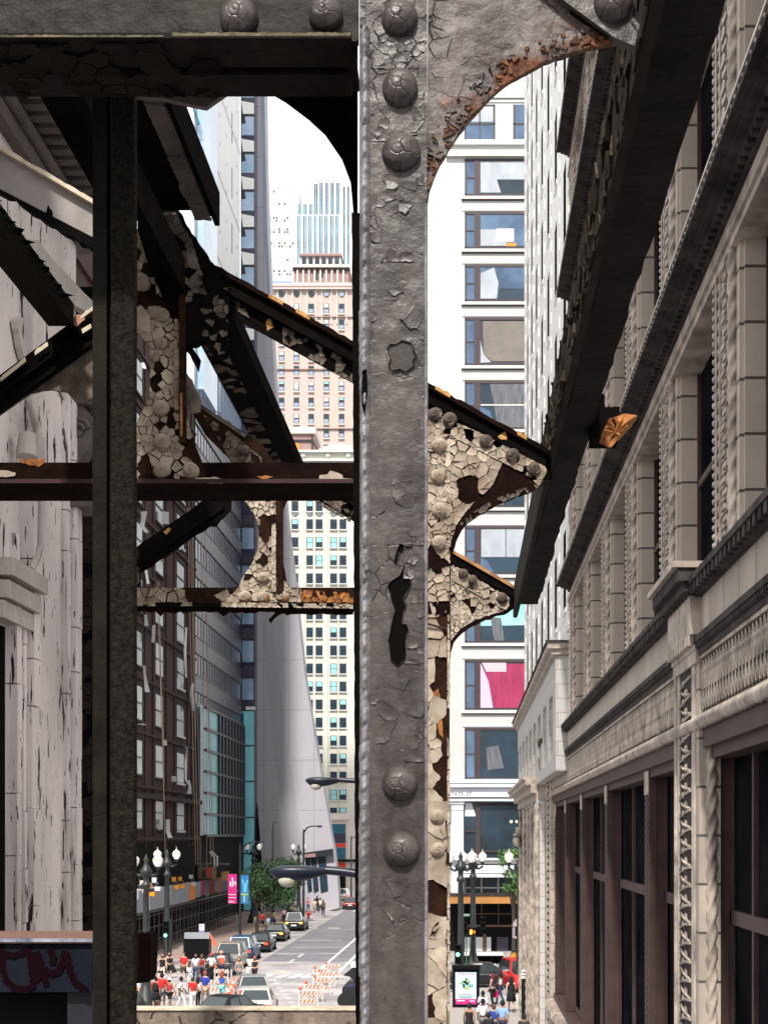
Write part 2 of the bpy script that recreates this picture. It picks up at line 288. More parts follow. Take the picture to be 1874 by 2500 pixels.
M = dict(
    near=paint_mat('old_grey_paint', (.06, .049, .0465), crack=1.0, patch=.54, bump=.45, rough=.42, spec=.4), webshade=paint_mat('shaded_grey_web_paint', (.022, .018, .0155), bump=.4, spec=.1),  # the web's copy of the grey is darkened for shade under the roof
    nearrust=paint_mat('rusting_grey_paint', (.108, .087, .082), rust_at=GC, rust_r=476*2.2/F, rust_w=.036, crack=.7),
    rib=paint_mat('blistered_paint', (.2, .19, .2), crack=.6, bump=.7, rough=.38),
    dark=mat('dark_iron', (.007, .006, .0055), .75, col2=(.018, .014, .012), vs=14, bump=.8, bs=45, bd=.006, spec=.08),
    darker=mat('shade_black_iron', (.0022, .002, .002), .9, col2=(.006, .0045, .004), vs=10, bump=.6, bs=40, spec=.03),  # shade of undersides and recesses is put into this iron's black
    bare=mat('bare_dark_metal', (.003, .0025, .0025), .8, bump=.3, bs=60, spec=.04),
    speckle=mat('grainy_dark_paint', (.02, .0165, .013), .8, spec=.05, col2=(.006, .005, .004), vs=110, bump=1.0, bs=190, bd=.004),
    postside=mat('dark_brown_paint', (.014, .0118, .009), .7, spec=.06, col2=(.007, .006, .005), vs=12, bump=.4, bs=120),
    cream=mat('peeling_cream_paint', (.41, .345, .275), .75, col2=(.2, .15, .11), vs=9, island=.28, bump=.55, bs=80, bd=.003, spec=.2),
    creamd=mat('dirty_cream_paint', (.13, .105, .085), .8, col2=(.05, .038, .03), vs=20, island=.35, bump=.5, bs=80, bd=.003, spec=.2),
    under=mat('rust_under_paint', (.008, .005, .004), .9, spec=.05, col2=(.03, .013, .007), vs=18, bump=.6, bs=70),
    rust=mat('dark_rust', (.0055, .0035, .0033), .9, spec=.02, col2=(.014, .006, .005), vs=16, bump=.7, bs=60),
    orange=mat('orange_rust', (.42, .16, .035), .85, col2=(.09, .03, .012), vs=24, bump=.8, bs=60),
    redline=mat('red_lead_edge', (.035, .01, .009), .8, col2=(.02, .007, .006), vs=20),
    gold=mat('ochre_scale', (.55, .3, .08), .8, col2=(.25, .1, .03), vs=40),
    white=mat('weathered_white_paint', (.5, .455, .42), .6, col2=(.36, .33, .31), vs=5, stretch=(1, 1, .25), bump=.8, bs=35, bd=.006, island=.12),
    whitegap=mat('bare_weathered_wood', (.05, .04, .033), .9, col2=(.02, .016, .013), vs=12, stretch=(1, 1, .2)),
    taupe=mat('grey_taupe_paint', (.12, .1, .09), .6, col2=(.07, .058, .052), vs=6, bump=.5, bs=60),
    paleedge=mat('pale_worn_edge', (.62, .55, .42), .7, col2=(.4, .33, .24), vs=30),
    flangeedge=mat('olive_worn_edge', (.17, .15, .1), .8, col2=(.05, .04, .028), vs=40, spec=.1),
    blue=mat('blue_grey_enamel', (.007, .009, .018), .7, spec=.1, col2=(.004, .005, .01), vs=8, bump=.25, bs=150),
    graf=mat('faded_red_spray', (.0075, .0025, .0042), .9, spec=.0),
    woodrust=mat('weathered_rust_top', (.17, .1, .078), .85, col2=(.12, .05, .035), vs=9, stretch=(1, 6, 6), bump=.5),
    beige=paint_mat('beige_ledge_paint', (.2, .155, .125), crack=1.0, cs=16, patch=.44, rough=.7),
    tcotta=tile_mat('buff_terracotta', (.46, .39, .33), .95, .62, (.1, .085, .078), .018, 'y', .35, .16, 0.0, streak=.18),
    tcottax=tile_mat('buff_terracotta_jamb', (.54, .46, .39), 1.5, .62, (.09, .075, .07), .018, 'x', .35, .14, 0.0, streak=.15),
    tc=mat('moulded_terracotta', (.48, .405, .34), .4, col2=(.17, .14, .118), vs=2.4, detail=9),
    tcdirtshade=mat('sooty_shaded_terracotta', (.06, .05, .046), .7, spec=.1, col2=(.012, .01, .01), vs=2.2, stretch=(1, 1.2, .3)),  # soot, with the shade under the cornices also put into the colour
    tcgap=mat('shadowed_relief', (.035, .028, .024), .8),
    brown=mat('brown_metal', (.066, .039, .035), .5, col2=(.042, .025, .023), vs=2.5, spec=.25, detail=8),
    browncheck=mat('checkered_brown', (.1, .055, .045), .5),
    glassdark=mat('dark_window_glass', (.004, .0045, .006), .4, spec=.0, col2=(.012, .012, .014), vs=.6),
    slit=tile_mat('white_glazed_tile', (.72, .71, .69), 1.1, .42, (.36, .34, .33), .02, 'y', .35, .06),
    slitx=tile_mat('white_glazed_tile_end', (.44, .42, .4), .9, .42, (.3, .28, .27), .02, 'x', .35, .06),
    state=tile_mat('white_enamel_brick', (.53, .53, .52), .6, .19, (.36, .36, .36), .008, 'x', .4, .04),
    statetrim=mat('white_terracotta_trim', (.6, .6, .58), .45, var=.1, vs=1.0),
    paleblue=mat('pale_painted_metal', (.6, .63, .68), .5, var=.1, vs=1.0),
    frame=mat('plum_window_frame', (.045, .03, .034), .5),
    winblue=mat('sky_reflecting_glass', (.12, .2, .32), .1, spec=.8, col2=(.04, .07, .13), vs=.25, metal=.3),
    winteal=mat('blind_behind_teal_glass', (.33, .62, .63), .3, col2=(.2, .48, .5), vs=.3),
    windark=mat('dark_far_window', (.012, .02, .03), .2, spec=.5, col2=(.03, .06, .09), vs=.2),
    blindw=mat('white_roller_blind', (.82, .86, .88), .6, var=.12, vs=1.5),
    officeblind=mat('grey_white_office_blind', (.4, .43, .47), .6, col2=(.3, .33, .38), vs=1.2, stretch=(1, 1, .4)),
    rose=mat('rose_curtain', (.36, .035, .11), .8, col2=(.25, .02, .07), vs=1.5, stretch=(3, 1, .3)),
    curtain=mat('grey_curtain', (.16, .17, .19), .8, col2=(.07, .075, .085), vs=2.5, stretch=(3, 1, .3)),
    orangebox=mat('orange_card', (.75, .26, .04), .7),
    brick=tile_mat('brown_brick', (.068, .022, .018), .5, .16, (.05, .025, .02), .012, 'y', .8, .3, streak=.25),
    brickx=tile_mat('brown_brick_end', (.085, .037, .032), .5, .16, (.05, .025, .02), .012, 'x', .8, .3, streak=.25),
    brickdark=mat('sooty_brownstone', (.03, .015, .013), .8, col2=(.022, .013, .012), vs=.9),
    tarp=mat('white_tarp', (.74, .73, .76), .7, bump=.5, bs=4, bd=.05),
    rope=mat('tan_rope', (.45, .32, .24), .8),
    bluegl=mat('blue_glass', (.02, .03, .07), .2, spec=.5, col2=(.08, .075, .11), vs=.22, metal=.35),
    bluegl2=mat('bright_blue_glass', (.22, .36, .56), .1, spec=.9, col2=(.5, .62, .74), vs=.12, metal=.3),
    mull=mat('dark_mullion', (.02, .022, .03), .4),
    spandrel=mat('slate_spandrel', (.028, .032, .065), .35, col2=(.06, .048, .06), vs=.3),
    teal=mat('teal_glass', (.3, .78, .84), .3, spec=.3, col2=(.22, .64, .7), vs=.2),
    tealdark=mat('deep_teal_glass', (.03, .11, .17), .2, spec=.6),
    concrete=tile_mat('pale_granite', (.43, .415, .465), 3.0, 6.0, (.33, .32, .36), .07, 'x', .6, .05, 0.0),
    concretel=mat('light_granite', (.58, .57, .59), .6, var=.06, vs=.2),
    concreteb=mat('blue_grey_granite', (.2, .26, .38), .5, col2=(.3, .35, .45), vs=.08),
    whiteslab=mat('white_cladding', (.8, .8, .79), .5, var=.03, vs=.3),
    white2=tile_mat('cream_terracotta_tower', (.6, .58, .51), 3.0, 2.2, (.5, .48, .43), .06, 'x', .5, .04),
    pink=tile_mat('pink_brick_tower', (.5, .4, .36), 1.2, .5, (.45, .35, .31), .05, 'x', .7, .06),
    pinkd=mat('rose_brick_trim', (.33, .21, .2), .7, var=.15, vs=.3),
    pinkl=mat('pale_stone_trim', (.6, .53, .49), .6, var=.1, vs=.3),
    roofblue=mat('blue_roof', (.03, .16, .42), .5),
    paletower=mat('pale_far_cladding', (.62, .61, .56), .5, var=.03, vs=.1),
    stripe=mat('blue_black_stripe', (.008, .02, .035), .6, spec=.1, col2=(.05, .2, .3), vs=.12, stretch=(.2, 1, 1)),
    asphalt=mat('asphalt', (.15, .146, .168), .85, col2=(.21, .205, .225), vs=.35, bump=.2, bs=8, bd=.01, detail=8),
    patch=mat('pale_concrete_road', (.46, .43, .43), .85, col2=(.22, .21, .22), vs=.3, detail=8),
    walk=tile_mat('pavement', (.36, .32, .3), 1.5, 1.5, (.22, .2, .19), .03, 'x', .85, .1, 0.0),
    redpave=mat('pinkish_pavers', (.34, .25, .22), .85, var=.2, vs=1.2),
    kerb=mat('kerb_stone', (.4, .38, .36), .8, var=.2, vs=1),
    line=mat('road_paint', (.75, .75, .73), .7, var=.2, vs=2),
    iron=mat('black_lamp_iron', (.012, .016, .017), .45, spec=.5, col2=(.02, .026, .026), vs=3),
    bluemetal=mat('blue_black_lamp_paint', (.006, .008, .02), .35, spec=.4),
    globe=mat('frosted_globe', (.8, .78, .78), .3, emit=(1, .96, .95), es=.12),
    lens=mat('lamp_lens', (.4, .38, .3), .15, spec=.8),
    grey=mat('grey_plywood', (.29, .32, .36), .75, var=.12, vs=.8),
    scaff=mat('scaffold_steel', (.11, .105, .1), .5, metal=.4),
    black=mat('matt_black', (.006, .006, .007), .8, spec=.1),
    tyre=mat('tyre_rubber', (.012, .012, .012), .85),
    rimm=mat('alloy_rim', (.45, .45, .46), .3, metal=.8),
    carglass=mat('car_glass', (.02, .03, .035), .06, spec=.9),
    tail=mat('tail_lamp_red', (.45, .02, .015), .3, emit=(1, .12, .04), es=.7),
    amber=mat('amber_lamp', (.7, .25, .03), .3, emit=(1, .5, .12), es=1.0),
    green=mat('green_signal', (.05, .6, .4), .3, emit=(.25, 1, .7), es=2.0),
    hand=mat('orange_signal', (.8, .2, .03), .3, emit=(1, .3, .03), es=2.2),
    bulb=mat('glowing_bulb', (.9, .8, .6), .3, emit=(1, .85, .6), es=2.5),
    plate=mat('number_plate', (.7, .7, .68), .5),
    chrome=mat('chrome_trim', (.6, .6, .6), .15, metal=1),
    barrier=mat('barricade_white', (.6, .57, .55), .6),
    orangep=mat('barricade_orange', (.6, .13, .06), .6),
    yellow=mat('machine_yellow', (.72, .3, .02), .5),
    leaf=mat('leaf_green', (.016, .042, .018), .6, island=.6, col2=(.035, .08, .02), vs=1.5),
    bark=mat('bark', (.05, .038, .03), .9, var=.4, vs=6),
    magenta=mat('magenta_banner', (.5, .015, .19), .7),
    bluebanner=mat('blue_banner', (.02, .16, .42), .7),
    cyan=mat('cyan_ink', (.1, .42, .62), .7),
    whiteink=mat('white_ink', (.8, .8, .8), .7),
    poster=mat('pale_blue_poster', (.5, .68, .76), .5),
    olive=mat('olive_ink', (.4, .5, .06), .6),
    signgreen=mat('sign_green', (.03, .16, .07), .6),
    redawn=mat('red_awning', (.62, .03, .025), .7),
    canopyor=mat('orange_bronze_canopy', (.42, .19, .05), .5, var=.3, vs=1.0, spec=.5),
    dome=mat('lilac_dome', (.4, .34, .38), .4, var=.2, vs=3),
    deck=mat('platform_boards', (.12, .1, .085), .85, var=.3, vs=4),
)
def sliver_mat(name, col):
    m = bpy.data.materials.new(name); m.use_nodes = True; nt = m.node_tree; L = nt.links.new; b = nt.nodes['Principled BSDF']
    tc = N(nt, 'ShaderNodeTexCoord'); out = None
    def st(sc):
        mp = N(nt, 'ShaderNodeMapping'); mp.inputs['Scale'].default_value = sc; L(tc.outputs['Object'], mp.inputs[0]); return mp.outputs[0]
    n0 = N(nt, 'ShaderNodeTexNoise', Scale=1.0, Detail=6.0); L(st((6, 2.0, .9)), n0.inputs['Vector'])
    r0 = N(nt, 'ShaderNodeMapRange'); r0.inputs[1].default_value = .35; r0.inputs[2].default_value = .7; L(n0.outputs[0], r0.inputs[0])
    mx = N(nt, 'ShaderNodeMix', data_type='RGBA'); mx.inputs[6].default_value = c4(col); mx.inputs[7].default_value = c4(tuple(x*.6 for x in col)); L(r0.outputs[0], mx.inputs[0]); out = mx.outputs[2]
    n5 = N(nt, 'ShaderNodeTexNoise', Scale=1.0, Detail=7.0, Roughness=.7); L(st((9, 3.5, .5)), n5.inputs['Vector'])
    r5 = N(nt, 'ShaderNodeMapRange'); r5.inputs[1].default_value = .55; r5.inputs[2].default_value = .75; r5.inputs[4].default_value = .75; L(n5.outputs[0], r5.inputs[0])
    m5 = N(nt, 'ShaderNodeMix', data_type='RGBA'); m5.inputs[7].default_value = (.09, .075, .06, 1); L(r5.outputs[0], m5.inputs[0]); L(out, m5.inputs[6]); out = m5.outputs[2]
    hs = []
    for sc, th, w_ in (((60, 16, 4.2), .625, .02), ((90, 34, 9), .66, .015), ((40, 9, 1.6), .655, .012)):
        n = N(nt, 'ShaderNodeTexNoise', Scale=1.0, Detail=3.0, Roughness=.55); L(st(sc), n.inputs['Vector'])
        r = N(nt, 'ShaderNodeMapRange'); r.inputs[1].default_value = th; r.inputs[2].default_value = th+w_; L(n.outputs[0], r.inputs[0])
        q = N(nt, 'ShaderNodeMix', data_type='RGBA'); q.inputs[7].default_value = (.012, .009, .008, 1); L(r.outputs[0], q.inputs[0]); L(out, q.inputs[6]); out = q.outputs[2]; hs.append(r.outputs[0])
    L(out, b.inputs['Base Color']); b.inputs['Roughness'].default_value = .6
    a = N(nt, 'ShaderNodeMath', operation='MULTIPLY_ADD'); a.inputs[1].default_value = -1.0; L(hs[0], a.inputs[0]); L(n0.outputs[0], a.inputs[2])
    bp = N(nt, 'ShaderNodeBump', Strength=.8, Distance=.012); L(a.outputs[0], bp.inputs['Height']); L(bp.outputs[0], b.inputs['Normal']); return m
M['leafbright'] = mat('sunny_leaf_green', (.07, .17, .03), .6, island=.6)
M['sliver'] = sliver_mat('cracked_white_boards', (.84, .765, .75))
def cloth(col): return mat('cloth', col, .85, var=.15, vs=9)
from mathutils import noise
# ------------------------------------------------------------------ peeling paint as real curled flakes
def clip_half(poly, nx, ny, c):
    out = []
    for i in range(len(poly)):
        a, b = poly[i], poly[(i+1) % len(poly)]
        da = a[0]*nx + a[1]*ny - c; db = b[0]*nx + b[1]*ny - c
        if da <= 0: out.append(a)
        if (da < 0 < db) or (db < 0 < da):
            t = da / (da - db); out.append((a[0]+(b[0]-a[0])*t, a[1]+(b[1]-a[1])*t))
    return out
def flakes(mb, poly, cell, to3, hole=None, gap=.07, curl=.22, th=.002, seed=1, aniso=(1, 1), miss=.05, mi=0, tilt=.25, drop=.36):
    cell *= .8
    rn = random.Random(seed); cx, cy = cell*aniso[0], cell*aniso[1]
    x0 = min(p[0] for p in poly); x1 = max(p[0] for p in poly); y0 = min(p[1] for p in poly); y1 = max(p[1] for p in poly)
    nx = int((x1-x0)/cx)+3; ny = int((y1-y0)/cy)+3; g = {}
    for i in range(-1, nx):
        for j in range(-1, ny):
            q = (x0+(i+rn.uniform(-.15, 1.15))*cx, y0+(j+rn.uniform(-.15, 1.15))*cy)
            if rn.random() > drop: g[i, j] = q
    for (i, j), p in g.items():
        reg = poly
        for a in range(-3, 4):
            for b in range(-3, 4):
                q = g.get((i+a, j+b))
                if q is None or q == p or not reg: continue
                mxx, myy = (p[0]+q[0])/2, (p[1]+q[1])/2; dx, dy = q[0]-p[0], q[1]-p[1]
                reg = clip_half(reg, dx, dy, dx*mxx+dy*myy)
        if len(reg) < 3: continue
        ar = abs(sum(reg[k][0]*reg[(k+1) % len(reg)][1]-reg[(k+1) % len(reg)][0]*reg[k][1] for k in range(len(reg))))/2
        if ar < cx*cy*.04: continue
        c = (sum(q[0] for q in reg)/len(reg), sum(q[1] for q in reg)/len(reg))
        if (hole and hole(c[0], c[1])) or rn.random() < miss: continue
        if miss < .2 and seed < 130 and noise.noise(Vector((c[0]/cell*.22, c[1]/cell*.22, seed*3.7))) > .34: continue   # paint lost in clusters
        ring = []
        for k in range(len(reg)):
            a, b = reg[k], reg[(k+1) % len(reg)]; d = math.hypot(b[0]-a[0], b[1]-a[1]); m = max(1, min(5, int(d/(cell*.25))))
            for t in range(m):
                f = t/m; jx = rn.uniform(-.08, .08)*cell if t else 0; jy = rn.uniform(-.08, .08)*cell if t else 0
                ring.append((a[0]+(b[0]-a[0])*f+jx, a[1]+(b[1]-a[1])*f+jy))
        n = len(ring)
        if n < 3: continue
        g0 = gap*(.25+2.3*rn.random()**2.2); tx, ty = rn.uniform(-tilt, tilt), rn.uniform(-tilt, tilt)*1.0; cu = curl*rn.random()**1.6*cell
        ph = rn.uniform(0, 6.28)
        V = []; hb = th
        for lv, (sc, lift) in enumerate(((1-g0, 1.0), (.62, .12))):
            for k, q in enumerate(ring):
                ux, uy = (q[0]-c[0])*sc, (q[1]-c[1])*sc
                h = hb + cu*lift*(.55+.45*math.sin(ph+2*6.28*k/n)) + max(0, tx*ux+ty*uy)*.6
                V.append(to3(c[0]+ux, c[1]+uy, h))
        V.append(to3(c[0], c[1], hb*rn.uniform(.8, 1.3)))
        fs = [(k, (k+1) % n, n+(k+1) % n, n+k) for k in range(n)] + [(n+k, n+(k+1) % n, 2*n) for k in range(n)]
        mb.add(V, fs, mi, True)
        S = V[:n] + [to3(c[0]+(q[0]-c[0])*(1-g0*1.1), c[1]+(q[1]-c[1])*(1-g0*1.1), 0) for q in ring]
        mb.add(S, [(k, n+k, n+(k+1) % n, (k+1) % n) for k in range(n)], mi)
def flake_px(mb, polypx, d, cellpx, **kw):
    poly = [(PX(x, d), PZ(y, d)) for x, y in polypx]
    flakes(mb, poly, cellpx*d/F, lambda u, v, h: (u, d-h, v), **kw)
def inpoly(x, y, poly):
    r = False
    for i in range(len(poly)):
        (x1, y1), (x2, y2) = poly[i], poly[i-1]
        if (y1 > y) != (y2 > y) and x < (x2-x1)*(y-y1)/(y2-y1)+x1: r = not r
    return r
def pxhole(polys, d): return lambda u, v: any(inpoly(CX+u*F/d, HY-(v-EYE)*F/d, q) for q in polys)
def jag(pts, step, amp, seed):
    """a polyline broken into short uneven steps (px)"""
    rn = random.Random(seed); out = []
    for (xa, ya), (xb, yb) in zip(pts, pts[1:]):
        n = max(1, int(math.hypot(xb-xa, yb-ya)/step))
        for k in range(n):
            t = k/n; out.append((xa+(xb-xa)*t+rn.uniform(-amp, amp)*.4, ya+(yb-ya)*t+rn.uniform(-amp, amp)))
    out.append(pts[-1]); return out
def dome(r, seed, lumps=.05, nu=28, nv=10, chips=0):
    rn = random.Random(seed); mb = MB(); vs = []
    fr = [(rn.uniform(1, 4), rn.uniform(1, 4), rn.uniform(0, 6)) for _ in range(5)]
    for j in range(nv+1):
        t = j/nv*math.pi/2
        for k in range(nu):
            a = 2*math.pi*k/nu; q = 1+lumps*sum(math.sin(f[0]*3*t+round(f[1])*a+f[2]) for f in fr)/2
            vs.append((r*q*math.sin(t)*math.cos(a), -r*.78*q*math.cos(t), r*q*math.sin(t)*math.sin(a)))
    fs = [(j*nu+k, (j+1)*nu+k, (j+1)*nu+(k+1) % nu, j*nu+(k+1) % nu) for j in range(nv) for k in range(nu)]
    mb.add(vs, fs, 0, True)
    for c in range(chips):                       # shells of paint lifting off the head
        a0 = rn.uniform(3.4, 5.6); a1 = a0+rn.uniform(.7, 1.5); t0 = rn.uniform(.55, .85); t1 = t0+rn.uniform(.35, .6); q = []
        na, nt_ = 8, 4
        for i in range(nt_+1):
            for k in range(na+1):
                t = t0+(t1-t0)*i/nt_+rn.uniform(-.05, .05); a = a0+(a1-a0)*k/na+rn.uniform(-.05, .05)
                e = 1.025+.045*max(i/nt_, abs(k/na-.5)*1.5)
                q.append((r*e*math.sin(t)*math.cos(a), -r*.78*e*math.cos(t), r*e*math.sin(t)*math.sin(a)))
        mb.add(q, [(i*(na+1)+k, (i+1)*(na+1)+k, (i+1)*(na+1)+k+1, i*(na+1)+k+1) for i in range(nt_) for k in range(na)], 1, True)
    return mb
def rivet(parent, px, py, d, rpx, seed, mats, lumps=.05, chips=0):
    r = rpx*d/F; me = dome(r, seed, lumps, chips=chips).mesh('rivet', mats)
    rr = random.Random(seed*7); return inst(me, 'rivet', parent, P(px, py, d), (0, rr.uniform(-.5, .5), 0), (rr.uniform(.95, 1.05), 1, rr.uniform(.93, 1.05)))
# ------------------------------------------------------------------ canopy bent 1: the column right before the viewer
D1, D2, D3 = 2.2, 4.65, 8.15
b1 = thing('canopy_frame', 'nearest riveted grey iron column with arched brackets, filling the middle and top of the view', 'iron frame', (PX(970, D1), D1, 7.4), group='canopy frames of the station')
m = MB(); m.box(PX(893, D1), PX(1042, D1), D1, D1+.012, 7.4, 10.75)
m.box(PX(876, D1), PX(890, D1), D1+.012, D1+.11, 7.4, 10.75)
post1 = m.build('post', M['near'], b1)
def lumpy_strip(x0, x1, yt, yb, d, bulge, seed, n=420, k=9, wob=2.2):
    rn = random.Random(seed); mb = MB(); vs = []; ph = [rn.uniform(0, 6) for _ in range(9)]; ed0 = ed1 = 0; off = 0
    for i in range(n+1):
        y = yt+(yb-yt)*i/n
        if rn.random() < .045: off = rn.uniform(-1, 1)*wob*1.3
        ed0 = ed0*.7+rn.uniform(-1, 1)*wob*.5; ed1 = ed1*.7+rn.uniform(-1, 1)*wob*.3
        for j in range(k+1):
            t = j/k; x = x0+off+ed0+(x1+ed1*.5-x0-off-ed0)*t
            h = bulge*(math.sin(math.pi*min(1, t*1.0)))*(1+.25*math.sin(y*.11+ph[0])*math.sin(y*.037+ph[1]+t*3)+.12*math.sin(y*.31+t*7+ph[2]))
            vs.append((PX(x, d), d-h+.002*(t < .01), PZ(y, d)))
    mb.add(vs, [(i*(k+1)+j, (i+1)*(k+1)+j, (i+1)*(k+1)+j+1, i*(k+1)+j+1) for i in range(n) for j in range(k)], 0, True)
    return mb
mb = lumpy_strip(878, 903, 75, 2560, D1-.001, .016, 5); mb.build('angle_edge', M['rib'], b1)
m = MB(); m.px(jag([(858, 520), (861, 900), (864, 1500), (868, 2560)], 22, 2.2, 4) + [(882, 2560), (880, 520)], D1+.013, .03); m.build('web_plate', M['darker'], b1)
mb = lumpy_strip(1034, 1044, 500, 2560, D1+.001, .005, 8, n=300, k=5, wob=.8); mb.build('edge_bead', M['rib'], b1)
# paint lost in patches: dark metal with a lifted lip of paint round it
def bare_patch(parent, poly, d, seed, lip=5):
    rn = random.Random(seed); pts = jag(poly+[poly[0]], 14, 1.6, seed)[:-1]; mb = MB(); n = len(pts)
    c = (sum(p[0] for p in pts)/n, sum(p[1] for p in pts)/n)
    mb.add([P(x, y, d-.0006) for x, y in pts], [tuple(range(n))], 0)
    ring = []
    for x, y in pts:
        k = math.hypot(x-c[0], y-c[1])+1e-6; l = lip*rn.uniform(.5, 1.8); ring.append((x+(x-c[0])/k*l, y+(y-c[1])/k*l))
    V = [P(x, y, d-.0032-rn.uniform(0, .002)) for x, y in pts] + [P(x, y, d-.0003) for x, y in ring]
    mb.add(V, [(k, (k+1) % n, n+(k+1) % n, n+k) for k in range(n)], 1, True)
    V2 = V[:n]+[P(x, y, d-.0005) for x, y in pts]; mb.add(V2, [(k, n+k, n+(k+1) % n, (k+1) % n) for k in range(n)], 0)
    return mb.build('bare_patch', [M['bare'], M['near']], parent)
q = lambda pts: [(840+x*.2713, 1250+y*.2713) for x, y in pts]
bare_patch(b1, q([(500, 280), (560, 310), (610, 300), (540, 335), (500, 355), (475, 430), (455, 450), (475, 350)]), D1, 11, 3)
bare_patch(b1, q([(410, 630), (500, 575), (545, 470), (550, 545), (592, 590), (598, 660), (560, 735), (528, 780), (555, 850), (525, 900), (520, 1000), (560, 1015), (575, 1060), (548, 1120), (552, 1250), (545, 1330), (480, 1375), (420, 1330), (408, 1200), (395, 1150), (425, 1020), (435, 960), (462, 895), (430, 800), (415, 720), (396, 670)]), D1, 12)
bare_patch(b1, [(945, 850), (952, 838), (966, 841), (980, 831), (1003, 838), (1006, 850), (1015, 866), (1006, 880), (1011, 893), (990, 906), (975, 899), (956, 904), (948, 889), (954, 872)], D1, 13, 2).data.materials[0] = mat('worn_brown_metal', (.04, .033, .03), .7, bump=.5, bs=80)
bare_patch(b1, [(884, 905), (895, 900), (897, 960), (890, 1010), (883, 990)], D1-.017, 14, 2)
for i, (x, y, r, ch) in enumerate([(975, 45, 46, 2), (977, 215, 45, 3), (979, 373, 46, 3), (975, 1912, 44, 1), (980, 2073, 45, 1)]):
    rivet(b1, x, y, D1, r, 20+i, [M['near'], M['near']], .022, min(ch, 2))
mb = MB()                                                                    # paint lifting on the column face
for k, (xa, ya, xb, yb, cl_, ms, cu) in enumerate([(905, 92, 1036, 168, 26, .3, .12), (905, 250, 950, 345, 22, .35, .16), (1006, 225, 1036, 330, 22, .3, .14), (905, 425, 1034, 640, 30, .62, .12), (905, 1160, 1034, 1330, 34, .72, .1), (985, 1310, 1034, 1620, 26, .45, .14), (905, 1650, 1034, 1860, 36, .75, .1), (905, 2140, 1034, 2330, 34, .8, .1), (905, 700, 1034, 830, 34, .75, .1)]):
    flake_px(mb, [(xa, ya), (xb, ya), (xb, yb), (xa, yb)], D1, cl_, seed=300+k, miss=ms, curl=cu, gap=.05, th=.0009)
mb.build('peeling_paint', M['near'], b1)
# the large bracket plate to the right, its rim and top angle
def arc(c, r, a0, a1, n): return [(c[0]+r*math.cos(R(a0+(a1-a0)*i/n)), c[1]-r*math.sin(R(a0+(a1-a0)*i/n))) for i in range(n+1)]
curve = [(1042, 500), (1047, 465), (1060, 428), (1075, 395), (1095, 362), (1122, 320), (1150, 284), (1185, 247), (1220, 214), (1260, 187), (1300, 165), (1340, 147), (1380, 133), (1420, 120), (1460, 110), (1510, 102)]
m = MB(); m.px([(1044, -120), (1240, -120), (1400, 0), (1535, 82)] + jag(curve[::-1], 14, 1.8, 3), D1+.006, .012); m.build('bracket_plate', M['nearrust'], b1)
m = MB()
for (xa, ya), (xb, yb) in zip(curve, curve[1:]):
    m.add([P(xa, ya, D1+.018), P(xb, yb, D1+.018), P(xb, yb, D1+.07), P(xa, ya, D1+.07), P(xa+1, ya+6, D1+.018), P(xb+1, yb+6, D1+.018), P(xb+1, yb+6, D1+.07), P(xa+1, ya+6, D1+.07)], [(0, 1, 2, 3), (4, 7, 6, 5), (0, 4, 5, 1)], 0)
m.build('bracket_rim', M['rust'], b1)
mb = MB()                                                                    # scales of rust and paint along the arc
for k in range(len(curve)-1):
    (xa, ya), (xb, yb) = curve[k], curve[k+1]; L_ = math.hypot(xb-xa, yb-ya); nx_, ny_ = -(yb-ya)/L_, (xb-xa)/L_
    if ny_ > 0: nx_, ny_ = -nx_, -ny_
    flake_px(mb, [(xa, ya), (xb, yb), (xb+nx_*52, yb+ny_*52), (xa+nx_*52, ya+ny_*52)], D1+.0055, 17, seed=40+k, miss=.55, curl=.3, gap=.18, mi=k % 2)
mb.build('rust_scales', [mat('scaling_rust', (.16, .06, .02), .85, col2=(.05, .022, .012), vs=30, island=.5, bump=.6), M['nearrust']], b1)
m = MB(); m.px([(1330, -80), (1440, -80), (1560, 60), (1548, 112), (1500, 92), (1390, 12), (1300, -60)], D1-.012, .02); ang = m.build('bracket_angle', M['near'], b1)
mb = MB(); mb.px(jag([(1395, 16), (1430, 40), (1480, 72), (1540, 108)], 9, 4, 6) + [(1543, 118), (1480, 88), (1425, 52), (1390, 28)], D1-.002, .006); mb.build('rust_seam', M['rust'], b1)
rivet(b1, 1496, 8, D1-.012, 47, 33, [M['near'], M['near']], .022, 1)
# beam across the top left
zb = PZ(90, D1)
m = MB(); m.box(-1.2, PX(874, D1), D1+.004, D1+.018, zb-.004, 10.75); m.build('beam_web', M['webshade'], b1)
m = MB(); m.box(-1.2, PX(858, D1), D1-.012, D1+.072, zb-.008, zb); m.box(-1.2, PX(840, D1), D1+.09, D1+.158, zb-.01, zb-.002)
m.box(-1.2, PX(858, D1), D1+.06, D1+.17, zb+.004, zb+.02); m.build('beam_flange', M['dark'], b1)
mb = MB(); mb.px([(420, 80)] + jag([(420, 81), (600, 79), (855, 79)], 9, 2.0, 7) + [(855, 87), (420, 88)], D1-.0125, .012); mb.px(jag([(-20, 86), (200, 86), (400, 86)], 8, 2.2, 71) + [(400, 90), (-20, 90)], D1-.0125, .012); mb.build('flange_edge', M['flangeedge'], b1)
mb = MB()
flakes(mb, [(-.8, D1), (PX(560, D1), D1), (PX(560, D1), D1+.15), (-.8, D1+.15)], .035, lambda u, v, h: (u, v, zb-.01-h), seed=77, miss=.45, curl=.25, mi=0)
mb.build('peeling_paint', [mat('dim_brown_flake', (.016, .013, .011), .9, spec=.03, island=.4, bump=.4)], b1)
rivet(b1, 583, 42, D1, 48, 34, [M['near'], M['near']], .022, 1); rivet(b1, 795, 32, D1, 42, 35, [M['near'], M['near']], .022, 1)
